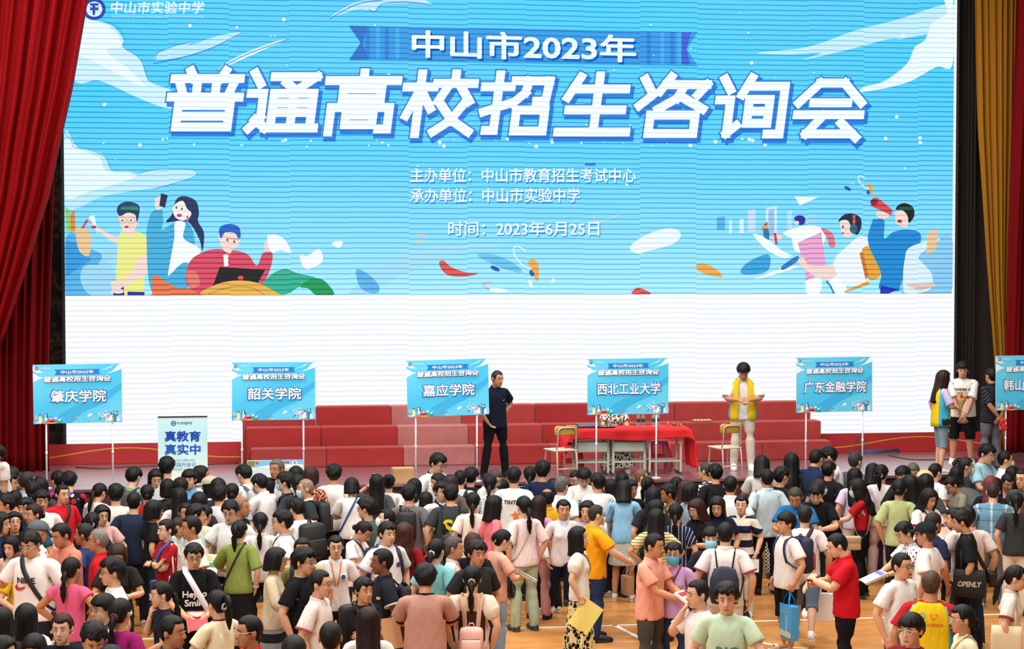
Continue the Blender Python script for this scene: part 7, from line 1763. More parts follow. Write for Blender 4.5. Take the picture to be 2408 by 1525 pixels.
# --- centre right
V('e1', 1172, 1103, 62, 'm', 'thin', 'tee:c8c8cc', LG, 'r', 'balding man looking down near the man in the dark polo', hairc='3a3430', hp=34)
V('e2', 1209, 1093, 172, 'm', 'crew', 'tee:efece6', LG, 's', 'boy in white T-shirt with black lettering and cartoon print, from behind', prints=[('TINTIN', 0, 1.27, .22, '17171c', 'b'), ('#splash', .04, 1.10, .14, 'ffffff', 'b')], h=1.82)
V('e3', 1180, 1125, 150, 'f', 'bob', 'tee:b4bcc8', LG, 's', 'girl with smooth black hair left of the lettered white T-shirt', h=1.46)
V('e4', 1250, 1093, 178, 'f', 'lowpony', 'tee:17171c/dot/e6e6e6', LG, 's', 'woman in black polka-dot top with low ponytail')
V('e5', 1276, 1079, 178, 'm', 'short', 'tee:1a2444', LG, 's', 'tall boy in navy T-shirt with spiky hair, from behind', h=1.82)
V('e6', 1297, 1123, 178, 'f', 'bob', 'tee:5a5a60', LG, 's', 'dark-haired person between the navy T-shirt and the grey-haired man', h=1.46)
V('e7', 1321, 1116, 150, 'm', 'crew', 'tee:ece8ea', LG, 's', 'grey-haired man in white polo seen from behind', hairc='57534f', collar='ece8ea')
V('e8', 1351, 1104, -42, 'f', 'tied', 'tee:c4d4e2', LG, 's', 'girl in glasses peeking from behind the boy with the green print', glasses='2a2a32', hp=22)
V('e9', 1374, 1101, 4, 'm', 'bowl', 'tee:f0efec', LG, 'r', 'boy in glasses looking down, white T-shirt with green print', glasses='6a6a70', prints=[('#green', -.02, 1.20, .12, '4f9a55')], hp=32)
V('e10', 1405, 1109, -152, 'm', 'short', 'tee:f2efec', LG, 's', 'boy with spiky hair and plain white T-shirt facing the table')
V('e11', 1287, 1145, -158, 'm', 'ring', 'tee:e4b41e', LG, 's', 'balding man in yellow polo with dark collar line', collar='e4b41e', skin='b07650')
V('e12', 1232, 1163, -152, 'f', 'lowpony', 'half:ecdcdc', 'wide:aab89c', 's', 'woman in blush blouse and sage trousers with a thick ponytail', h=1.68)
V('e13', 1267, 1163, 162, 'f', 'long', 'half:e29ab2', 'wide:e2a6b0', 's', 'woman with long maroon-black hair, all in pink', hairc='220f12', h=1.58)
V('e14', 1325, 1171, 10, 'f', 'lowpony', 'long:efe8ea', 'long:1c2338', 'w', 'girl in long-sleeved white school polo and navy striped track pants', collar='c8c8dc', prints=[('#badge', .09, 1.22, .045, '2a3f86')], shoes=('e4dccc', 'd8d0bc'), h=1.62)
V('e15', 1381, 1175, -16, 'f', 'bob', 'tee:b4b4bc', LG, 's', 'girl in thin glasses with open mouth behind the orange polo', glasses='b8a89a')
V('e16', 1403, 1182, 112, 'm', 'buzz', 'tee:f0a012', 'long:24365c', 'oR', 'heavy man in orange polo, mask and jeans, walking right', mask='d8dccc', glasses='1c1c20', collar='f0a012', hairc='2a2624', fat=1.16, h=1.66, shoes=('17171a', '17171a'))
V('e17', 1355, 1236, 82, 'f', 'lob', 'puff:f0ebe0', 'maxi:e8d49c/star/17120e', 'cR', 'woman in white knit blouse and black floral skirt', h=1.60, hp=-4)
V('e18', 1467, 1127, 179, 'f', 'lob', 'half:8fc4e6', 'mini:c8ccc6', 'r', 'woman in light blue shirt dress over grey skirt, from behind', shoes=('d8d4cc', 'c8c4bc'))
V('e19', 1440, 1124, -105, 'f', 'lob', 'tee:a8cce0', LG, 's', 'girl with black hair in pale blue beside the light blue shirt dress', h=1.48)
V('e20', 1474, 1109, 178, 'f', 'bob', 'tee:3a3c44', LG, 's', 'woman with flat black bob just left of the shaven-headed man in white', h=1.48)
V('e21', 1497, 1099, 102, 'm', 'buzz', 'tee:eeece8', LG, 's', 'shaven-headed man in white shirt facing right', hairc='6a4e3a', skin='d0a078')
V('e22', 1484, 1125, 28, 'm', 'short', 'tee:1c1d22', LG, 's', 'man in glasses and black polo right of the light blue shirt', glasses='2a2a2e', skin='bd8460', h=1.60)
V('e23', 1523, 1118, 158, 'f', 'pony', 'tee:e4e0dc', LG, 's', 'girl with headband and black ponytail behind the board pole')
V('e24', 1536, 1143, 178, 'f', 'long', 'tee:2a2a30', LG, 's', 'woman with long loose black hair left of the man in patterned shirt')
V('e25', 1571, 1134, -82, 'm', 'short', 'tee:7a5a34/flo/d0b070', LG, 'chR', 'tanned man in brown patterned shirt looking left, hand at his neck', skin='b67a52')
V('e26', 1543, 1173, 104, 'f', 'bob', 'tee:3a3a42', LG, 's', 'dark-haired child looking right below the long loose hair')
V('e27', 1543, 1194, 178, 'f', 'long', 'tee:e6cf96/hf/4a4a44', 'long:1d1e24', 'h', 'woman with long black hair and yellow striped T-shirt, elbow out')
V('e28', 1541, 1250, 62, 'm', 'crew', 'tee:f0a890', 'long:4a4844', 'ps', 'man in salmon pink polo handing something over', collar='f0a890', skin='c48a60', h=1.72)
V('e29', 1584, 1271, -8, 'f', 'short', 'tee:c7a0d2', 'long:2a3a5e', 's', 'woman in lilac T-shirt, glasses and bright blue mask', mask='4fb4dc', glasses='6a6a70', h=1.58)
# --- right of the table
V('f1', 1591, 1118, 170, 'f', 'pony', 'tee:efe9ea', LG, 's', 'girl with ponytail and white top with red collar line', collar='e8c8cc')
V('f2', 1613, 1127, 122, 'f', 'long', 'tee:b8c4d0', LG, 's', 'woman with long reddish brown hair left of the striped shirt', hairc='3a1e16')
V('f3', 1624, 1133, 120, 'f', 'bob', 'tee:9ab0c4', LG, 's', 'dark-haired person with pale blue top left of the striped shirt')
V('f4', 1659, 1083, -112, 'm', 'buzz', 'half:f0eee8/hs/1a1a1e', LG, 's', 'man in glasses and black-and-white striped shirt with cropped hair', glasses='1a1a1e', hairc='3a322c', skin='d0a078')
V('f5', 1682, 1087, -158, 'm', 'short', 'roll:1b1b1e', LG, 's', 'man in black shirt in front of the striped shirt, from behind')
V('f6', 1718, 1115, 176, 'm', 'crew', 'tee:eef0f2', LG, 's', 'boy in white shirt right of the man in black', collar='eef0f2')
V('f7', 1792, 1068, 178, 'f', 'lob', 'tee:d2d0cc', 'long:f0eeea/ging/26262a', 'r', 'woman in light grey T-shirt and gingham trousers')
V('f8', 1803, 1099, -160, 'm', 'crew', 'tee:c3d8e0', 'long:1b2034', 's', 'man in pale blue polo and dark trousers, from behind', collar='c3d8e0', skin='bf8660')
V('f9', 1838, 1094, 132, 'm', 'short', 'tee:1c1d22', LG, 's', 'boy in black T-shirt and glasses beside the pale blue polo', glasses='8a8a90')
V('f10', 1872, 1062, 178, 'f', 'long', 'tee:222228', LG, 's', 'woman with very long wavy black hair left of the board pole')
V('f11', 1921, 1052, 152, 'm', 'crew', 'tee:222e52', LG, 'r', 'man in navy polo leaning in to talk, bent elbow', collar='222e52')
V('f12', 1952, 1048, -92, 'm', 'short', 'tee:f0eeec', LG, 'r', 'boy in black glasses and white T-shirt leaning left towards the navy polo', glasses='16161a', hp=22, h=1.85)
V('f13', 1940, 1081, 152, 'm', 'short', 'tee:1a1a1e', LG, 's', 'boy in black T-shirt between the two whispering men')
V('f14', 1589, 1180, 178, 'f', 'lowpony', 'tee:1c2440/vs/e8e8ee', LG, 's', 'woman in navy shirt with white vertical stripes, low ponytail')
V('f15', 1634, 1172, -48, 'f', 'lob', 'tee:1c1a1e', LG, 'r', 'girl with dark red hair and pink star clips, round glasses', hairc='301214', glasses='c8b8a8')
V('f16', 1686, 1166, -8, 'f', 'long', 'tee:1e2236', LG, 'pR', 'woman in navy polo with long brown-black hair, eyes lowered', hairc='1c1010', collar='1e2236')
V('f17', 1744, 1161, -8, 'f', 'lowpony', 'tee:eee4d0/hb/1e2440', 'wide:d6c6a6', 'cL', 'girl in glasses and cream knit polo with navy stripes', glasses='b8b0a8', collar='eee4d0', skin='e2b498')
V('f18', 1869, 1146, -8, 'm', 'thin', 'tee:1f6aa8', LG, 'r', 'balding man in bright blue T-shirt looking down', hairc='3a342e', skin='bc8058', hp=34)
V('f19', 1893, 1184, 176, 'm', 'crew', 'tee:f0e4e2', 'knee:6f86a4', 'w', 'man in pale pink-white T-shirt and denim shorts carrying a plastic bag', hairc='1c1a1a', h=1.70)
V('f20', 1850, 1201, -62, 'm', 'bowl', 'tee:efeae4', 'knee:17181b', 'cL', 'boy in white T-shirt with navy and orange backpack, holding a blue bag', h=1.66, prints=[('#block', -.155, 1.24, .02, 'd8622a')], sandal=True)
V('f21', 1919, 1139, 0, 'm', 'short', 'tee:17181b', LG, 'r', 'boy in thin glasses and black T-shirt with a white print', glasses='b8b4b0', prints=[('#splash', .02, 1.1, .08, 'ffffff')], hp=34)
V('f22', 1927, 1124, 100, 'f', 'bob', 'tee:caa238', LG, 's', 'brown-haired masked woman in mustard facing right', hairc='2e1a14', mask='a8d4e0', h=1.50)
V('f23', 1671, 1236, 4, 'f', 'bowl', 'tee:2c2a30', LG, 's', 'woman with thick fringe and light blue mask behind the drawstring bag boy', mask='8fcfe8')
V('f24', 1706, 1224, 178, 'm', 'crew', 'tee:f2ebe6', 'long:e6ddd2', 's', 'boy in white school polo with navy drawstring bag', collar='e8dcdc', trim='9a5a6a', fat=1.06)
V('f25', 1679, 1254, -6, 'f', 'bob', 'tee:9ab08a/flo/d8c06a', LG, 'r', 'short woman in green floral blouse looking down', hairc='2a1410', hp=34, h=1.50)
V('f26', 1640, 1358, -62, 'm', 'crew', 'tee:f0e6e2', LG, 'eR', 'man in pinkish white T-shirt talking on a black phone', band='d8a49a', skin='d9a684')
V('f27', 1709, 1367, -4, 'm', 'fluffy', 'tee:c6dfbf', LG, 'oL', 'young man in mint green T-shirt holding a leaflet, bottom centre right', prints=[('RIO', .02, 1.13, .20, '4f7f66')], skin='dcaa8c')
V('f28', 1960, 1251, -82, 'm', 'crew', 'tee:c41422', 'long:131317', 'pb', 'man in red polo and black trousers tapping his phone', collar='c41422', fat=1.1, h=1.70, shoes=('17171a', '17171a'))
# --- right side
V('g1', 2001, 1059, 138, 'm', 'thin', 'tee:5c6068', LG, 's', 'grey-haired man in slate T-shirt at the stage edge', hairc='2c2a29')
V('g2', 2043, 1087, 162, 'f', 'lob', 'tee:1b1c1f', JN, 'gR', 'woman in black T-shirt with shoulder-length hair, hand held out')
V('g3', 2073, 1089, 172, 'f', 'pony', 'tee:ece8e0', 'wide:e6c4c4', 's', 'woman in off-white top with a pink-and-white scrunchie, pink trousers', scrunchie='e8c4c0')
V('g4', 2010, 1098, -172, 'f', 'long', 'tee:cfc0da', 'long:d8d2c8', 's', 'woman in lilac top with very long straight black hair')
V('g5', 2014, 1124, -92, 'f', 'wavy', 'crop:ae1522', 'long:17181b', 'gL', 'masked woman in crimson top with wavy dark hair and chain strap', mask='a4d8e0', hairc='140c0c')
V('g6', 2119, 1095, -28, 'm', 'short', 'roll:23242a', LG, 'r', 'man in dark jacket looking down beside the greying man', hp=30)
V('g7', 2148, 1088, 4, 'm', 'crew', 'tee:8a8496', LG, 'r', 'greying man with lowered head facing us', hairc='55504a', hp=34, skin='c08862')
V('g8', 2175, 1104, 150, 'f', None, 'tee:5a5a5c', LG, 's', 'person in a straw-coloured hat behind the black-dressed woman', cap='d8be88')
V('g9', 2177, 1112, 178, 'f', 'bob', 'tee:4a4a50', LG, 's', 'dark-haired person below the straw-coloured hat')
V('g10', 2200, 1086, 132, 'm', 'crew', 'tee:f1efec', LG, 's', 'man in white T-shirt with cropped hair, seen from behind at right')
V('g11', 2115, 1123, 172, 'f', 'tied', 'half:b6bf86', 'long:1d1e22', 's', 'woman in pistachio green shirt with low black bun')
V('g12', 2140, 1114, -142, 'f', 'long', 'half:15151a', LG, 's', 'woman in black dress with long black hair and a face mask', mask='dfe4e4')
V('g13', 2230, 1120, -62, 'f', 'tied', 'tee:8f8a76', LG, 'r', 'woman in khaki T-shirt and dark glasses looking down', glasses='26262c', hp=34)
V('g14', 2242, 1106, -120, 'm', 'short', 'half:64666a', LG, 'b2', 'man in grey T-shirt bending over, head hidden', h=1.72)
V('g15', 2251, 1094, 176, 'f', 'bob', 'tee:3c3c42', LG, 's', 'dark-haired person behind the ponytailed woman in charcoal')
V('g16', 2282, 1072, 104, 'f', 'pony', 'half:3a3d3e', LG, 's', 'masked woman in charcoal shirt with streaked ponytail', mask='c8dce4', glasses='9a9aa0', hairc='221c1a')
V('g17', 2330, 1042, 60, 'm', 'short', 'tee:a6d0de', LG, 'r', 'boy in thin glasses and light blue T-shirt at the far right', glasses='b0a89c', h=1.86, hp=22)
V('g18', 2353, 1056, 102, 'm', 'crew', 'tee:f0ece6', LG, 's', 'masked man in white polo at the far right', mask='b8dce8', collar='f0ece6', h=1.80)
V('g19', 2330, 1117, 176, 'f', 'long', 'tee:1d1a1e', LG, 's', 'woman with bright red-brown dyed hair', hairc='6a2c2a')
V('g20', 2336, 1130, 178, 'm', 'buzz', 'half:6f9cb4/plaid/c8dce4', 'long:6f6e6c', 's', 'man in blue plaid shirt and grey trousers, from behind', hairc='2c2824', fat=1.12)
V('g21', 2381, 1094, 178, 'f', 'lob', 'tee:efecea', LG, 's', 'woman with dark bob and white T-shirt at the right edge')
V('g22', 2362, 1113, 22, 'f', 'tied', 'tee:e0a6ba', LG, 'r', 'girl in pink top looking down near the right edge', hp=30)
V('g23', 2405, 1100, -30, 'm', 'crew', 'tee:4a4c52', LG, 's', 'man cut off by the right edge, beside the dark bob', glasses='2a2a2e')
V('g24', 2391, 1155, 178, 'f', 'lowpony', 'tee:36383a', 'wide:e6d6c2', 's', 'woman in charcoal T-shirt and cream trousers at the right edge')
V('g25', 2189, 1148, 42, 'f', 'wavy', 'tee:f0ecec', LG, 'r', 'girl in white polo with wavy black hair looking up right', collar='f0ecec', trim='b04a5a', prints=[('#heartline', .08, 1.2, .05, 'c07a96')])
V('g26', 2195, 1201, 132, 'm', 'thin', 'tee:202a48', LG, 's', 'man with a bald patch and navy polo, from behind', hairc='221e1c', skin='b87e58')
V('g27', 2178, 1225, -108, 'm', 'buzz', 'tee:f2f0ee', 'long:22345a', 's', 'man in black cap and white T-shirt facing left', cap='1b2024', hairc='3a322c', skin='c48a66')
V('g28', 2245, 1192, -85, 'f', 'short', 'tee:1f2844', LG, 's', 'person in navy polo with tan trim, face hidden by the boy in black', collar='c8a878')
V('g29', 2256, 1196, -92, 'm', 'short', 'half:16171a', 'long:15161a', 's', 'boy in black T-shirt with white graffiti lettering, looking left', prints=[('OPENLY', -.02, 1.0, .22, 'e8e4d8'), ('OPENLY', .02, 1.0, .22, 'e8e4d8', 'b')], hp=18)
V('g30', 2276, 1185, -162, 'm', 'crew', 'tee:f0dfdb', 'long:26344c', 's', 'man in pale pink polo with a black strap over his back', collar='e8b8bc', fat=1.08)
V('g31', 2119, 1225, -62, 'f', 'short', 'tee:ece6ea/dot/3a3442', 'long:2c3a58', 'rr', 'woman in white polka-dot blouse reading brochures', glasses='9a9aa0', skin='d2a080')
V('g32', 2121, 1295, 52, 'm', 'crew', 'tee:f3efed', 'long:3a3c42', 's', 'young man in glasses and plain white T-shirt looking right', glasses='2a2624', prints=[('#block', .08, 1.25, .03, '5a2a60')], h=1.70)
V('g33', 2190, 1335, 172, 'm', 'buzz', 'tee:b81c28', 'long:2a2e38', 's', 'volunteer in yellow and cyan vest with a heart emblem on the back', hairc='4a3a2e', poff=.054, fat=1.1, skin='c08a64', prints=[('#ring', -.045, 1.325, .055, '4a8ac0', 'b'), ('#heartline', .05, 1.325, .075, 'd8402a', 'b'), ('中山志愿服务', .035, 1.25, .18, 'd8602a', 'b')])
V('g34', 2144, 1438, -28, 'm', 'bowl', 'tee:7c1a28', LG, 's', 'boy in glasses and maroon top at the bottom right', glasses='d8cca0', skin='dcae90')
V('g35', 2264, 1417, -72, 'f', 'lowpony', 'roll:e6e2c0', LG, 's', 'girl in cream and lime hoodie with black ponytail, clear glasses', glasses='d8d0c8', skin='cf9a78', scrunchie='4a2a2a')
V('g36', 2394, 1326, 92, 'f', 'lowpony', 'tee:ece6da', LG, 's', 'girl in off-white polo with ponytail carrying a beige tote', collar='d8ccc0', trim='a84a50', hp=16)
V('g37', 2352, 1121, 176, 'f', 'lob', 'tee:c8c4c0', 'maxi:f0eeea/ging/26262a', 's', 'person in gingham skirt hidden behind the man in plaid', face=False, h=1.53)

POSE['give'] = ('give', 'give', 3, 10, 'stand')
POSE['pb'] = ('phone', 'read', 4, 24, 'stand')
# ---- solve ground positions: keep each head where the photo has it, adjust stature a little so bodies do not overlap
def solve():
    n = len(SPEC); H = []; LIM = []; info = []
    for (pid, x, y, d, sex, hair, top, bottom, pose, label, kw) in SPEC:
        r = random.Random(zlib.crc32(pid.encode())); h0 = kw.get('h') or ((1.72 if sex == 'm' else 1.605)+r.uniform(-.03, .03))
        H.append(h0); LIM.append((h0-.004, h0+.004) if 'h' in kw else ((1.58, 1.86) if sex == 'm' else (1.48, 1.77)))
        skel = {k: kw[k] for k in ('hp', 'hy', 'hr', 'lean', 'twist', 'drop') if k in kw}
        fat = kw.get('fat') or (1.02 if sex == 'm' else .93)
        info.append(head_anchor(pose, fat, **skel))
    pos = [None]*n
    SX_ = [0.0]*n
    def place(i):
        pid, x, y, d = SPEC[i][:4]; x += SX_[i]; kw = SPEC[i][-1]; sc = H[i]/1.711; A = info[i]*sc
        zb_ = STAGE_Z-.0 if kw.get('onstage') else 0
        z = zb_+A.z+.004
        P = at_z(x, y, z); rz0 = math.atan2(-P.x, P.y); rzv = rz0+math.radians(d)
        off = Matrix.Rotation(rzv, 3, 'Z') @ Vector((A.x, A.y, 0))
        pos[i] = (Vector((P.x-off.x, P.y-off.y, STAGE_Z if kw.get('onstage') else 0)), rzv)
    for i in range(n): place(i)
    for it in range(160):
        for i in range(n):
            if SPEC[i][-1].get('onstage'): continue
            while pos[i][0].y > STAGE_Y-(.47 if SPEC[i][8] in ('r', 'm') and abs(((SPEC[i][3]+180) % 360)-180) > 100 else .30) and H[i] < 1.93: H[i] += .008; place(i)
        moved = 0
        for i in range(n):
            if SPEC[i][-1].get('onstage'): continue
            for j in range(i+1, n):
                if SPEC[j][-1].get('onstage'): continue
                dd = (pos[i][0].xy-pos[j][0].xy).length
                if dd < .40:
                    a, b2 = (i, j) if SPEC[i][2] > SPEC[j][2] else (j, i)     # a is lower in the photo: nearer
                    if H[a] < LIM[a][1]: H[a] += .004
                    if H[b2] > LIM[b2][0] and pos[b2][0].y < STAGE_Y-.34: H[b2] -= .004
                    if it > 40 and dd < .33:
                        l, r_ = (i, j) if SPEC[i][1]+SX_[i] < SPEC[j][1]+SX_[j] else (j, i)
                        if SX_[l] > -11: SX_[l] -= .5
                        if SX_[r_] < 11: SX_[r_] += .5
                    place(a); place(b2); moved += 1
        if not moved: break
    return H, pos
HH, POSN = solve()
_d = sorted(((POSN[i][0].xy-POSN[j][0].xy).length, SPEC[i][0], SPEC[j][0]) for i in range(len(SPEC)) for j in range(i)); print('CLOSE', sum(d[0] < .3 for d in _d), [(round(a, 2), b, c) for a, b, c in _d[:40]])
GATHER = []
for i, (pid, x, y, d, sex, hair, top, bottom, pose, label, kw) in enumerate(SPEC):
    kw = dict(kw); kw.pop('onstage', None); kw['h'] = HH[i]
    if 'face' not in kw: kw['face'] = abs(((d+180) % 360)-180) < 128
    r = random.Random(zlib.crc32(pid.encode())+5)
    if 'skin' not in kw: kw['skin'] = r.choice(['d9a684', 'd3a07e', 'dcae8e', 'cc9672', 'd6a482'])
    if 'shoes' not in kw: kw['shoes'] = r.choice([('e8e6e0', 'f2f2f2'), ('1c1c20', '2a2a2c'), ('c8c4be', 'eeeeee'), ('3a3e48', 'e8e8e8')])
    hk_ = hair+(':%d' % r.randint(1, 3)) if hair else hair
    person(pid, POSN[i][0], POSN[i][1], sex, hk_, top, bottom, pose, label, **kw)

# ------------------------------------------------------------------ people on the stage
def onstage(pid, x, y, d, sex, hair, top, bottom, pose, label, h, dz=0.0, **kw):
    skel = {k: kw[k] for k in ('hp', 'hy', 'hr', 'lean', 'twist', 'drop', 'legs', 'la', 'ra') if k in kw}
    fat = kw.get('fat') or (1.02 if sex == 'm' else .93); sc = h/1.711; A = head_anchor(pose, fat, **skel)*sc
    P = at_z(x, y, STAGE_Z+A.z+dz); rzv = math.atan2(-P.x, P.y)+math.radians(d); off = Matrix.Rotation(rzv, 3, 'Z') @ Vector((A.x, A.y, 0))
    return person(pid, Vector((P.x-off.x, P.y-off.y, STAGE_Z+dz)), rzv, sex, hair, top, bottom, pose, label, h=h, group=None, **kw)
POSE['hp1'] = (((.17, .06, .98), (1, .4, .1), 60, 20), ((.20, -.10, .93), (1, .4, .1), 50, 12), 2, 14, 'wide')
onstage('s1', 1171, 868, 30, 'm', 'buzz', 'tee:161c30', 'long:121216', 'hp1', 'man in dark navy polo and black trousers, hands on hips, on the stage', 1.62, hairc='2a2420', collar='161c30', skin='c48c68', shoes=('141416', '141416'), prints=[('#swoosh', .085, 1.245, .045, 'e8e8ea')], hy=12)
onstage('s2', 1749, 854, 4, 'm', 'bowl', 'half:e8e6e2', 'long:d8d0c0', 'r', 'man on the stage in open yellow and cyan vest looking at his phone', 1.70, collar='e8e6e2', skin='b87e5c', hp=34, shoes=('eef0f0', 'f2f2f2'))
onstage('s3', 2219, 869, 112, 'f', 'long', 'half:bcaed0', 'knee:8296a2', 'oR', 'woman volunteer on the stage in yellow and cyan vest holding a bouquet', 1.57, ra=((.14, -.25, 1.12), (.8, .2, -.6), -50, 40), hairc='24110f', shoes=('d8ccb4', 'e8e0d0'))
onstage('s4', 2264, 849, 2, 'm', 'bowl', 'half:e6e2de', 'knee:131316', 'f', 'big boy on the stage in white lettered T-shirt and black shorts', 1.64, fat=1.16, skin='c68e6e', prints=[('SUMMER SU', 0, 1.27, .26, '26262c'), ('MER TI UL', .03, 1.21, .22, 'b08a3a'), ('LI V E', 0, 1.15, .18, '26262c')], shoes=('d8d8d8', 'eeeeee'))
onstage('s5', 2332, 863, -138, 'm', 'crew', 'half:1c1e24/hf/4a4c54', 'long:6c7078', 'k', 'man on the stage in black striped polo with hands behind his back', 1.58, collar='1c1e24', skin='bf8866', shoes=('2a2a2c', '2a2a2c'))
# seated woman behind the board and the red table
qx = at_y(1443, 1005, 25.95)
sw = person('s6', Vector((qx.x, 25.95+.06, STAGE_Z-.44*1.60/1.711+.028)), math.radians(2), 'f', 'lob', 'dress:e6dcd0/leo/2a2428', 'maxi:e6dcd0/leo/2a2428', 'sit', 'woman in black-and-white leopard-print dress seated behind the red table', h=1.60, group=None)
# open vests: coloured side panels and front halves
def vest_on(pid, open_front, label=None):
    rec = PEOPLE[pid]; o = rec['o']; yel = cloth('ecc71c'); cy = cloth('3fb4d2'); kd = rec['kind']; k = 1.0
    rows = [.79, .86, .96, 1.06, 1.16, 1.26, 1.34, 1.40, 1.432]
    def pt(q, z, grow=.020):
        zs = [r[0] for r in torso_rows('m')]; hw = np.interp(z, zs, [r[1] for r in torso_rows('m')])+grow; d = np.interp(z, zs, [r[2] for r in torso_rows('m')])+grow; cyy = np.interp(z, zs, [r[3] for r in torso_rows('m')])
        c, s = math.cos(q), math.sin(q); return (math.copysign(abs(c)**(2/2.4), c)*hw, cyy+math.copysign(abs(s)**(2/2.4), s)*d, z)
    def panel(q0, q1, name, mat, n=10, zmax=1.432, zmin=.79, fold=.006):
        b = MB(); P = []; zz = [z for z in rows if zmin <= z <= zmax]
        for z in zz:
            for i in range(n+1):
                q = q0+(q1-q0)*i/n; x, y, z2 = pt(q, z); P.append((x*(1+fold*math.sin(i*2+z*19)), y*(1+fold*4*math.sin(i*1.7-z*13)), z2))
        b.add(P, [(j*(n+1)+i, j*(n+1)+i+1, (j+1)*(n+1)+i+1, (j+1)*(n+1)+i) for j in range(len(zz)-1) for i in range(n)])
        oo = put_mb(b, name, rec['M'], rec['fat'], rec['sc'], mat, o, 'auto'); md = oo.modifiers.new('t', 'SOLIDIFY'); md.thickness = .006; md.offset = 1; return oo
    D = math.radians
    fr = 73 if open_front else 88
    panel(D(180+27), D(180+fr), 'vest_front', yel); panel(D(360-fr), D(360-27), 'vest_front', yel)
    panel(D(38), D(142), 'vest_back', yel, 20)
    panel(D(142), D(207), 'vest_side', cy, 10, 1.41); panel(D(-27), D(38), 'vest_side', cy, 10, 1.41)
vest_on('s2', True); vest_on('s3', False); vest_on('g33', False)
# ------------------------------------------------------------------ what the people wear across them, hold and carry
crossbody('a12', -1, '1a1a1c', 'black strap bag across the young man in red T-shirt', bag='1a1a1c', w=.045)
crossbody('a25', 1, '3a62b8', 'bright blue bag strap across the girl in pink with the flask', bag='4a6cb8', w=.04)
crossbody('a33', 1, '1a1a1c', 'black sling strap across the white sports T-shirt with red tick', bag='1c1c20', w=.045)
crossbody('a34', -1, '3a5aa6', 'blue sling bag worn over the dark red T-shirt with folded arms', bag='3a5aa6', w=.05)
crossbody('b26', 1, 'eceaf0', 'wide white bag strap across the black lettered T-shirt', bag='e8e6ee', w=.06)
crossbody('b27', 1, '1c1a1c', 'thin black chain bag of the woman in olive green', bag='1a1a1c', w=.022)
crossbody('b29', 1, '223a66', 'navy bag strap over the shoulder of the boy in blue glasses', w=.045)
crossbody('c6', -1, '1c1c20', 'thick black strap over the boy in glasses at bottom left', w=.055)
crossbody('c7', -1, 'e2d4dc', 'striped pale strap over the magenta top', w=.03)
crossbody('b19', 1, '2c4a86', 'blue strap of the girl with the chin-length bob', w=.03)
crossbody('d10', -1, 'b8242c', 'red bag strap of the man in white polo with navy collar', w=.03)
crossbody('d18', 1, '17171a', 'black bag strap of the girl looking down in white polo', bag='1a1a1e', w=.028)
crossbody('e17', 1, '15151a', 'small black shoulder bag of the woman in floral skirt', bag='16161a', w=.016, hip=.98, size=(.11, .05, .08))
crossbody('e29', -1, '7a2236', 'maroon strap across the lilac T-shirt', w=.022)
crossbody('g5', 1, 'c8b4a4', 'beige handbag on a chain of the woman in crimson top', bag='c9a98a', w=.016, size=(.12, .05, .10), y=-.12)
crossbody('g30', -1, '1a1a1e', 'black sling strap over the pale pink polo', bag='1c1c20', w=.045)
crossbody('g35', -1, 'd8c88a', 'cream bag strap of the girl in hoodie', w=.025)
crossbody('g25', 1, '1c1c20', 'thin black strap of the girl with wavy hair in white polo', w=.02)
crossbody('f4', -1, '4a2a20', 'brown strap over the black-and-white striped shirt', w=.04)
crossbody('s3', -1, '1c1a18', 'small black chain bag of the woman volunteer on the stage', bag='17171a', w=.012, hip=.92, size=(.075, .04, .05))
crossbody('f19', 1, '1c1c1e', 'black strap over the pale pink-white T-shirt', w=.045)
crossbody('e12', 1, 'cbbcb0', 'thin beige strap of the woman in blush blouse', w=.016)
backpack('a17', '2f3833', 'dark backpack on the boy in sage green')
backpack('b9', 'b9bdba', 'light grey backpack on the boy in white beside the mint banner', strapc='5a5e60', size=(.14, .07, .19), accent='a6aaa8')
backpack('b13', '55595c', 'grey backpack on the boy in black speckled T-shirt')
backpack('b16', '1b1f24', 'black backpack on the bald masked man')
backpack('b30', '1a1a1d', 'large black backpack slung on the boy looking down in white', one=-1, size=(.16, .09, .22))
backpack('b31', '1c1d20', 'black backpack on the man in khaki T-shirt')
backpack('d8', '1d1e22', 'small black backpack on the boy in pale blue T-shirt', size=(.11, .06, .15))
backpack('d3', '17181b', 'black bag hanging from one shoulder of the mid grey T-shirt', one=1, size=(.12, .07, .20))
backpack('d11', '202226', 'thin black backpack below the yellow letter S', size=(.11, .05, .10), z=1.0)
backpack('d19', '1b2034', 'dark backpack on the boy in white school polo with blue badge', one=1)
backpack('d27', '16171a', 'big black backpack behind the woman with pearl earrings', size=(.16, .09, .22))
backpack('d26', '1c1d24', 'black pack strap on the dark-skinned man in navy polo', one=-1, size=(.12, .06, .16))
backpack('f20', '1c2340', 'navy backpack with orange trim on the boy in white T-shirt', accent='c23a2a', strapc='1e2746', size=(.15, .08, .22))
backpack('f24', '1b2238', 'navy drawstring bag with thin black cords on the white school polo', strapc='16171c', sack=True, size=(.15, .05, .20), z=1.06)
backpack('d30', 'e6b4a6', 'fluffy pink backpack on the girl in brown dress', strapc='d8b8a8', size=(.13, .08, .13), z=1.0, accent='ecc6b8')
tote('b19', 'R', 'ece4cf', 'cream canvas tote of the girl with the chin-length bob')
tote('d13', 'L', 'ddd6c2', 'pale canvas tote of the girl with coloured doodles')
tote('e18', 'L', 'd9d2c4', 'patterned canvas tote with brown strap beside the light blue shirt dress', strapc='3a2a20')
tote('g36', 'R', 'e0d2ae', 'beige cotton tote of the girl at the bottom right')
tote('g3', 'R', '8a4424', 'brown leather shoulder bag beside the off-white top', z=1.02, size=(.11, .05, .15), name='shoulder_bag')
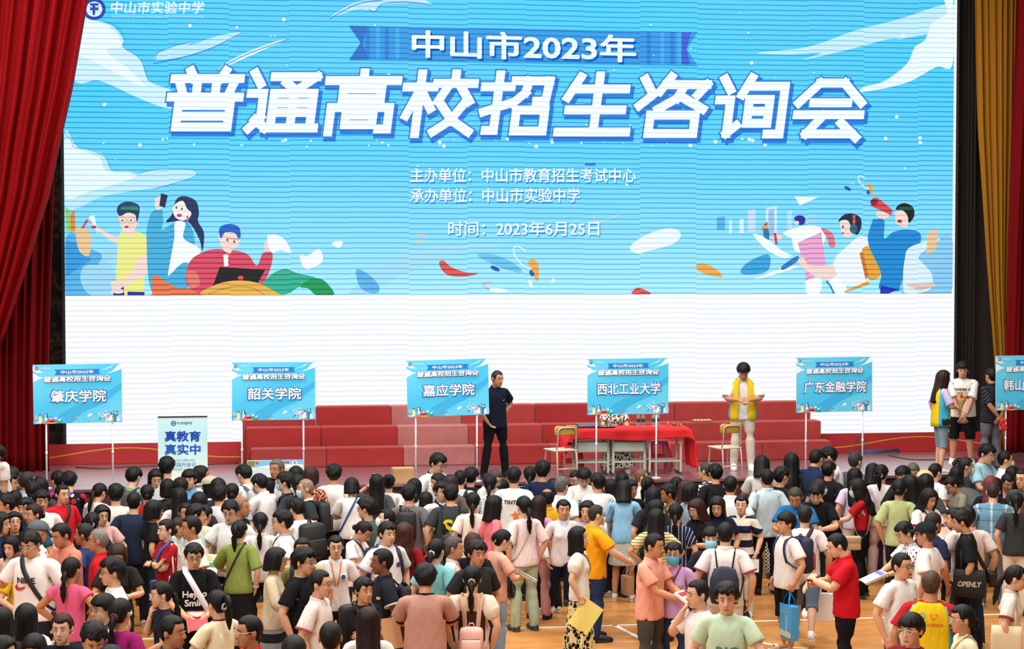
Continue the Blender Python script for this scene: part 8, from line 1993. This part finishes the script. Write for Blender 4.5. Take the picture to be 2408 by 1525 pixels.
tote('f8', 'L', '4a2c1e', 'dark brown leather bag beside the pale blue polo', z=.98, size=(.11, .06, .13), name='shoulder_bag')
tote('a34', 'L', 'd8d0c4', 'pale tote with blue booklets under the dark red T-shirt', z=.86, printc='2a4a9a')
rec = PEOPLE['g29']; tb = tote('g29', 'L', '161618', 'black satchel with white graffiti lettering on the boy in black T-shirt', z=.90, size=(.18, .05, .16), name='satchel')
Vt, Ft, (tw, th) = text_flat('OPENLY', .05, .2); b = MB(); k_ = .25/tw; b.add([(.275+.0535, .05+q[0]*k_, .90+q[1]*k_*1.2) for q in Vt], Ft); put_mb(b, 'bag_lettering', rec['M'], rec['fat'], rec['sc'], flatc('e8e2d2', .6), tb, 'pelvis', smooth=False)
# phones
phone('a31', 'L', 'pink-cased phone of the laughing woman in glasses', 'd8a8b4')
phone('d1', 'L', 'pink flowered phone raised above the crowd', 'd8a4b4', tilt=-12, up=.05)
phone('f16', 'R', 'gold-brown phone of the woman in navy polo', '8a6a4a')
phone('f26', 'R', 'black phone held to the ear of the man in pinkish white', '131316', tilt=10, up=.02)
phone('f28', 'L', 'dark phone tapped by the man in red polo', '1c1c24', tilt=-62, up=.02)
phone('s2', 'L', 'phone with a pale green case held by the man in yellow vest', '8a9a5a', tilt=-55, up=.02)
phone('a34', 'R', 'gold-edged phone beside the folded arms of the dark red T-shirt', 'b08a5a', tilt=-50)
# papers, brochures, folders
paper('a27', 'both', 'white printed sheet held by the man in salmon', 'f0efed', acc=['6a8ac0', 'c06a6a'], name='printed_sheet', folds=1)
paper('a38', 'both', 'blue and white leaflet with photos at the left edge', 'e8eef4', acc=['2a4ea0', '6a9a6a', '8a6a4a'], name='leaflet', dz=.06)
paper('b21', 'R', 'green and beige leaflet of the young man in black glasses', 'cfe0d0', acc=['e0c49a', '4a8a6a'], name='leaflet', folds=1, tilt=-40)
paper('b26', 'both', 'red-covered brochures held by the grinning young man', 'c8323a', acc=['f0ece8'], name='brochure')
paper('d27', 'R', 'brown paper envelope held under folded arms', 'b98a5c', name='envelope', folds=1, tilt=-20, dz=-.04)
paper('d25', 'both', 'stapled white printout of the woman in peach', 'f2f2f2', acc=['9aa0aa', 'b4b8c0'], name='printed_sheet')
paper('e17', 'R', 'translucent yellow folder held by the woman in floral skirt', 'e8d978', size=(.13, .175), tilt=-6, name='yellow_folder', folds=1, dz=-.15, roll=35, yaw=-78)
paper('e28', 'both', 'white card with red dot passed by the man in salmon pink', 'eef2f6', acc=['c8242c', '6a9ad0'], name='card_and_tissues', dz=.02)
paper('f27', 'L', 'orange-edged leaflet of the young man in mint green', 'f0eef0', acc=['e07a2a', '3a5aa0'], name='leaflet', roll=40, dz=.04)
paper('g31', 'both', 'open brochures read by the woman in polka dots', 'e8e6ee', acc=['6a6aa6'], tilt=-70)
paper('f17', 'L', 'small pale card in the hand of the girl in cream knit', 'dcd8cc', size=(.06, .085), tilt=-5, name='card', folds=1, dz=-.08)
paper('g13', 'both', 'white leaflet in front of the woman in khaki', 'ece8e6', acc=['3a3a8a'], name='leaflet')
paper('a14', 'both', 'leaflet read by the man in black floral shirt', 'e8e8ea', acc=['6a8ab0'], name='leaflet')
paper('b10', 'both', 'leaflet read by the masked boy with bowed head', 'f0f0ee', acc=['8ab0c0'], name='leaflet')
paper('d29', 'both', 'leaflet held in front by the man in dusty rose', 'f0eeea', name='leaflet')
paper('g25', 'both', 'stack of booklets with dark blue edges held by the girl in white polo', 'c8a494', acc=['2a2a5a'], name='booklets', folds=3, dz=.05)
# bags in hands
shopping_bag('f20', 'L', '3fa0dc', 'glossy sky-blue gift bag hanging from the boy with navy backpack', size=(.15, .05, .20), hcol='1f86d0')
p_ = PEOPLE['f20']; sb = bpy.data.objects[[o.name for o in bpy.data.objects if o.get('label', '').startswith('glossy sky-blue')][0]]
for s_, w_, z_, c_ in (('硕士学位授予单位', .20, -.235, 'f2f6fa'), ('招生信息网', .11, -.200, 'd8ecf8')):
    Vt, Ft, (tw, th) = text_flat(s_, .02); b = MB(); k_ = w_/tw; b.add([(q[0]*k_, -.0565, z_+q[1]*k_) for q in Vt], Ft); b.build('bag_lettering', flatc(c_, .6), sb, False)
b = MB(); b.slab([(-.138, -.53), (.138, -.53), (.140, -.475), (.05, -.46), (-.03, -.470), (-.10, -.455), (-.139, -.47)], -.056, -.0535); b.build('bag_skyline', flatc('c8c4a4', .6), sb, False)
b = MB(); b.slab([(.01, -.47), (.05, -.47), (.04, -.30), (.03, -.26), (.02, -.30)], -.0550, -.0525); b.build('bag_tower', flatc('9cc0dc', .6), sb, False)
shopping_bag('f19', 'R', 'eeecea', 'thin white plastic bag hanging from the man in denim shorts', size=(.11, .045, .165), name='plastic_bag', drop=.18)
shopping_bag('e16', 'R', '9c7a58', 'brown paper bag with red sheets beside the heavy man in orange', size=(.10, .045, .11), drop=.12)
shopping_bag('g8', 'R', 'd8d2c0', 'pale cloth bag behind the black-dressed woman', size=(.1, .04, .12), drop=.1)
def umbrella(pid, side, col, label, z=-.02, L=.26, r0=.055, tilt=0):
    rec = PEOPLE[pid]; p = hand_world(rec, side, .09, .03); b = MB(); n = 24; P = []
    for j, (zz, k) in enumerate(((0, .25), (-L*.12, .45), (-L*.45, .85), (-L*.8, 1.05), (-L, .9))):
        for i in range(n):
            q = 2*PI*i/n; rr = r0*k*(1+.28*math.sin(q*6+j)*min(1, j*.5)); P.append((rr*math.cos(q), rr*math.sin(q), zz))
    b.add(P, [(j*n+i, (j+1)*n+i, (j+1)*n+(i+1) % n, j*n+(i+1) % n) for j in range(4) for i in range(n)]+[tuple(range(n)), tuple(range(5*n-1, 4*n-1, -1))])
    h = MB(); h.tube([(0, 0, .06), (0, 0, -L-.03)], .010, 10); h.ball((0, 0, .065), (.016, .016, .02), 10, 8); s_ = MB(); s_.tube([(r0*.6*math.cos(q), r0*.6*math.sin(q), -L*.25) for q in [2*PI*i/12 for i in range(12)]], .006, 6, closed=True)
    return placed('folded_umbrella', p+Vector((0, 0, z)), rec['rz'], tilt, label, 'umbrella', [('canopy', b, plain('umb_'+col, hexc(col), .35)), ('handle', h, plain('umb_h', hexc('2a2a2c'), .4)), ('tie_band', s_, plain('umb_'+col, hexc(col), .35))])
umbrella('f24', 'R', '1c2c50', 'dark blue folded umbrella hanging beside the navy drawstring bag', tilt=-20)
umbrella('c3', 'L', '6a2438', 'maroon folded umbrella in the hands of the brown-haired woman', tilt=60, z=.05)
umbrella('e12', 'L', '17171a', 'black folded umbrella by the sage trousers', L=.34, r0=.075)
umbrella('d29', 'R', '1a1a1d', 'shiny black bundled umbrella between the dusty rose T-shirt and the brown dress', L=.30, r0=.07, tilt=0, z=-.18)
def held_bottle(pid, side, label, band='2f8a4c', sc=1.0, cap='f2f4f4', dz=-.08):
    rec = PEOPLE[pid]; p = hand_world(rec, side, .085, .032); bottle(p+Vector((0, 0, dz)), label, sc, None, 0, cap, band)
held_bottle('b39', 'L', 'small water bottle with green band by the woman with hand on cheek')
held_bottle('d28', 'R', 'drink bottle with red cap by the long dark brown hair', 'b8382a', 1.0, 'd8242c')
rec = PEOPLE['a25']; p = hand_world(rec, 'L', .085, .034)
b = MB(); b.lathe([(.030, -.09), (.033, -.085), (.033, .075), (.028, .085)], n=18); b2 = MB(); b2.lathe([(.029, .085), (.030, .088), (.030, .118), (.022, .125)], n=18)
placed('vacuum_flask', p, 0, 0, 'matte black flask held by the girl in pink', 'flask', [('body', b, plain('flask', hexc('141416'), .4)), ('lid', b2, plain('flask_lid', hexc('1c1c20'), .3))])
rec = PEOPLE['b36']; p = hand_world(rec, 'L', .085, .040)
b = MB(); b.lathe([(.026, -.06), (.028, -.058), (.038, .065), (.039, .07)], n=20); b2 = MB(); b2.lathe([(.041, .066), (.042, .070), (.041, .080), (.030, .086)], n=20)
r = placed('paper_cup', p, rec['rz'], 0, 'white lidded cup with GOOD DAY lettering held by the girl in cream yellow', 'cup', [('cup_body', b, plain('cup_white', hexc('ececf0'), .4)), ('lid', b2, plain('cup_lid', hexc('f4f4f6'), .3))])
wang = math.atan2(-p.y, -p.x)
for k_, s_ in enumerate(('GOOD', 'DAY')):
    Vt, Ft, (tw, th) = text_flat(s_, .0); kk = .040/2.6*1.0; b = MB()
    b.add([(.0355*math.sin(q[0]*kk/.034), -.0365*math.cos(q[0]*kk/.034), .012-.020*k_+q[1]*kk) for q in Vt], Ft); o = b.build('cup_lettering', flatc('2a2a30', .6), r, False); o.rotation_euler = (0, 0, wang+PI/2-rec['rz'])
# orange lanyards
for pid, lb in (('b34', 'orange lanyard around the neck of the girl in glasses and white polo'), ('d22', 'orange lanyard of the woman with silver-streaked ponytail')):
    rec = PEOPLE[pid]; kd = rec['kind']; b = MB(); Pn = [(.0, .085, 1.44), (.06, .06, 1.447), (.078, .0, 1.437), (.062, -.075, 1.40)]+[(.062-.05*t, surf_y(kd, .062-.05*t, 1.39-.25*t)-.010, 1.39-.25*t) for t in (.15, .35, .55, .75, 1)]
    for s in (1, -1): b.tube([(x*s, y, z) for x, y, z in Pn], [(.0015, .008)]*len(Pn), 8, up=(0, -1, .1))
    worn(rec, 'lanyard', [('ribbon', b, flatc('e8782a', .6), 'chest')], lb, 'lanyard')
# bouquet on the stage and the red bundle behind the striped polo
rec = PEOPLE['s3']; p = hand_world(rec, 'R', .08, .03); b = MB(); P = []; n = 18
for z, rr in ((-.16, .016), (-.05, .030), (.03, .060), (.09, .082)):
    for i in range(n): q = 2*PI*i/n; P.append((rr*math.cos(q)*(1+.08*math.sin(3*q)), rr*math.sin(q), z+(.02*math.sin(q*4) if z > .08 else 0)))
b.add(P, [(j*n+i, j*n+(i+1) % n, (j+1)*n+(i+1) % n, (j+1)*n+i) for j in range(3) for i in range(n)]+[tuple(range(n-1, -1, -1))])
fl_ = []
rr_ = random.Random(4); r = empty('bouquet', p+Vector((.02, -.02, .07))); r.rotation_euler = (math.radians(-16), math.radians(12), 0); tag(r, 'orange flower bouquet in brown paper held by the woman volunteer', 'bouquet')
o = b.build('wrapping_paper', plain('kraft', hexc('b08050'), .8), r); md = o.modifiers.new('t', 'SOLIDIFY'); md.thickness = .002
for i in range(11):
    q = i*2.4; rad = .018*math.sqrt(i)*1.25; c = (rad*math.cos(q), rad*math.sin(q), .105+rr_.uniform(-.01, .03)); b = MB()
    for k in range(6): b.ball((c[0]+.017*math.cos(k*PI/3), c[1]+.017*math.sin(k*PI/3), c[2]), (.013, .013, .010), 8, 6)
    b.ball((c[0], c[1], c[2]+.008), (.012, .012, .010), 8, 6); b.build('flower', flatc(('e8702a', 'd8402a', 'f0a040', 'e05a2a')[i % 4], .6), r)
rec = PEOPLE['s5']; p = (hand_world(rec, 'L')+hand_world(rec, 'R'))/2; b = MB(); P = []
for k in range(16): b.ball((.03*math.sin(k*2.1), .025*math.cos(k*1.7), -.01*k+.03), (.036, .032, .03), 8, 6)
placed('red_cloth_bundle', p+Vector((.03, -.06, -.02)), 0, 0, 'crumpled red cloth bundle held behind the back of the striped polo', 'cloth', [('cloth', b, plain('red_bundle', hexc('c8281e'), .7))])
# sunglasses hooked on the black-capped man's shirt would hide behind his arm; a wrist watch and bangles that show
for pid, side, colr, nm in (('b33', 'R', 'c8ccd0', 'bangle'), ('g31', 'L', 'cfe0d8', 'bangle'), ('d1', 'L', '6a3a2a', 'bracelet'), ('f17', 'L', 'd8d8dc', 'bracelet'), ('b27', 'R', 'd8c8b0', 'bracelet'), ('f27', 'L', 'e8b8b0', 'bracelet'), ('a34', 'L', '1a1a1c', 'bracelet'), ('c3', 'L', 'b8d0b8', 'bangle'), ('s3', 'R', 'c8ccd0', 'wrist_watch')):
    rec = PEOPLE[pid]; s = 1 if side == 'L' else -1; c = mir(SH+ADIR*(LU+LF-.015), s); a = mir(ADIR, s); u = Vector((0, 1, 0)); v = a.cross(u); n = 18; b = MB()
    b.tube([c+u*(.034*math.cos(2*PI*k/n))+v*(.034*math.sin(2*PI*k/n)) for k in range(n)], .0055, 8, closed=True, up=tuple(a))
    if nm == 'wrist_watch': b.ball(c-v*.034, (.014, .014, .012), 10, 6)
    put_mb(b, nm, rec['M'], rec['fat'], rec['sc'], flatc(colr, .3), rec['o'], 'f'+side)
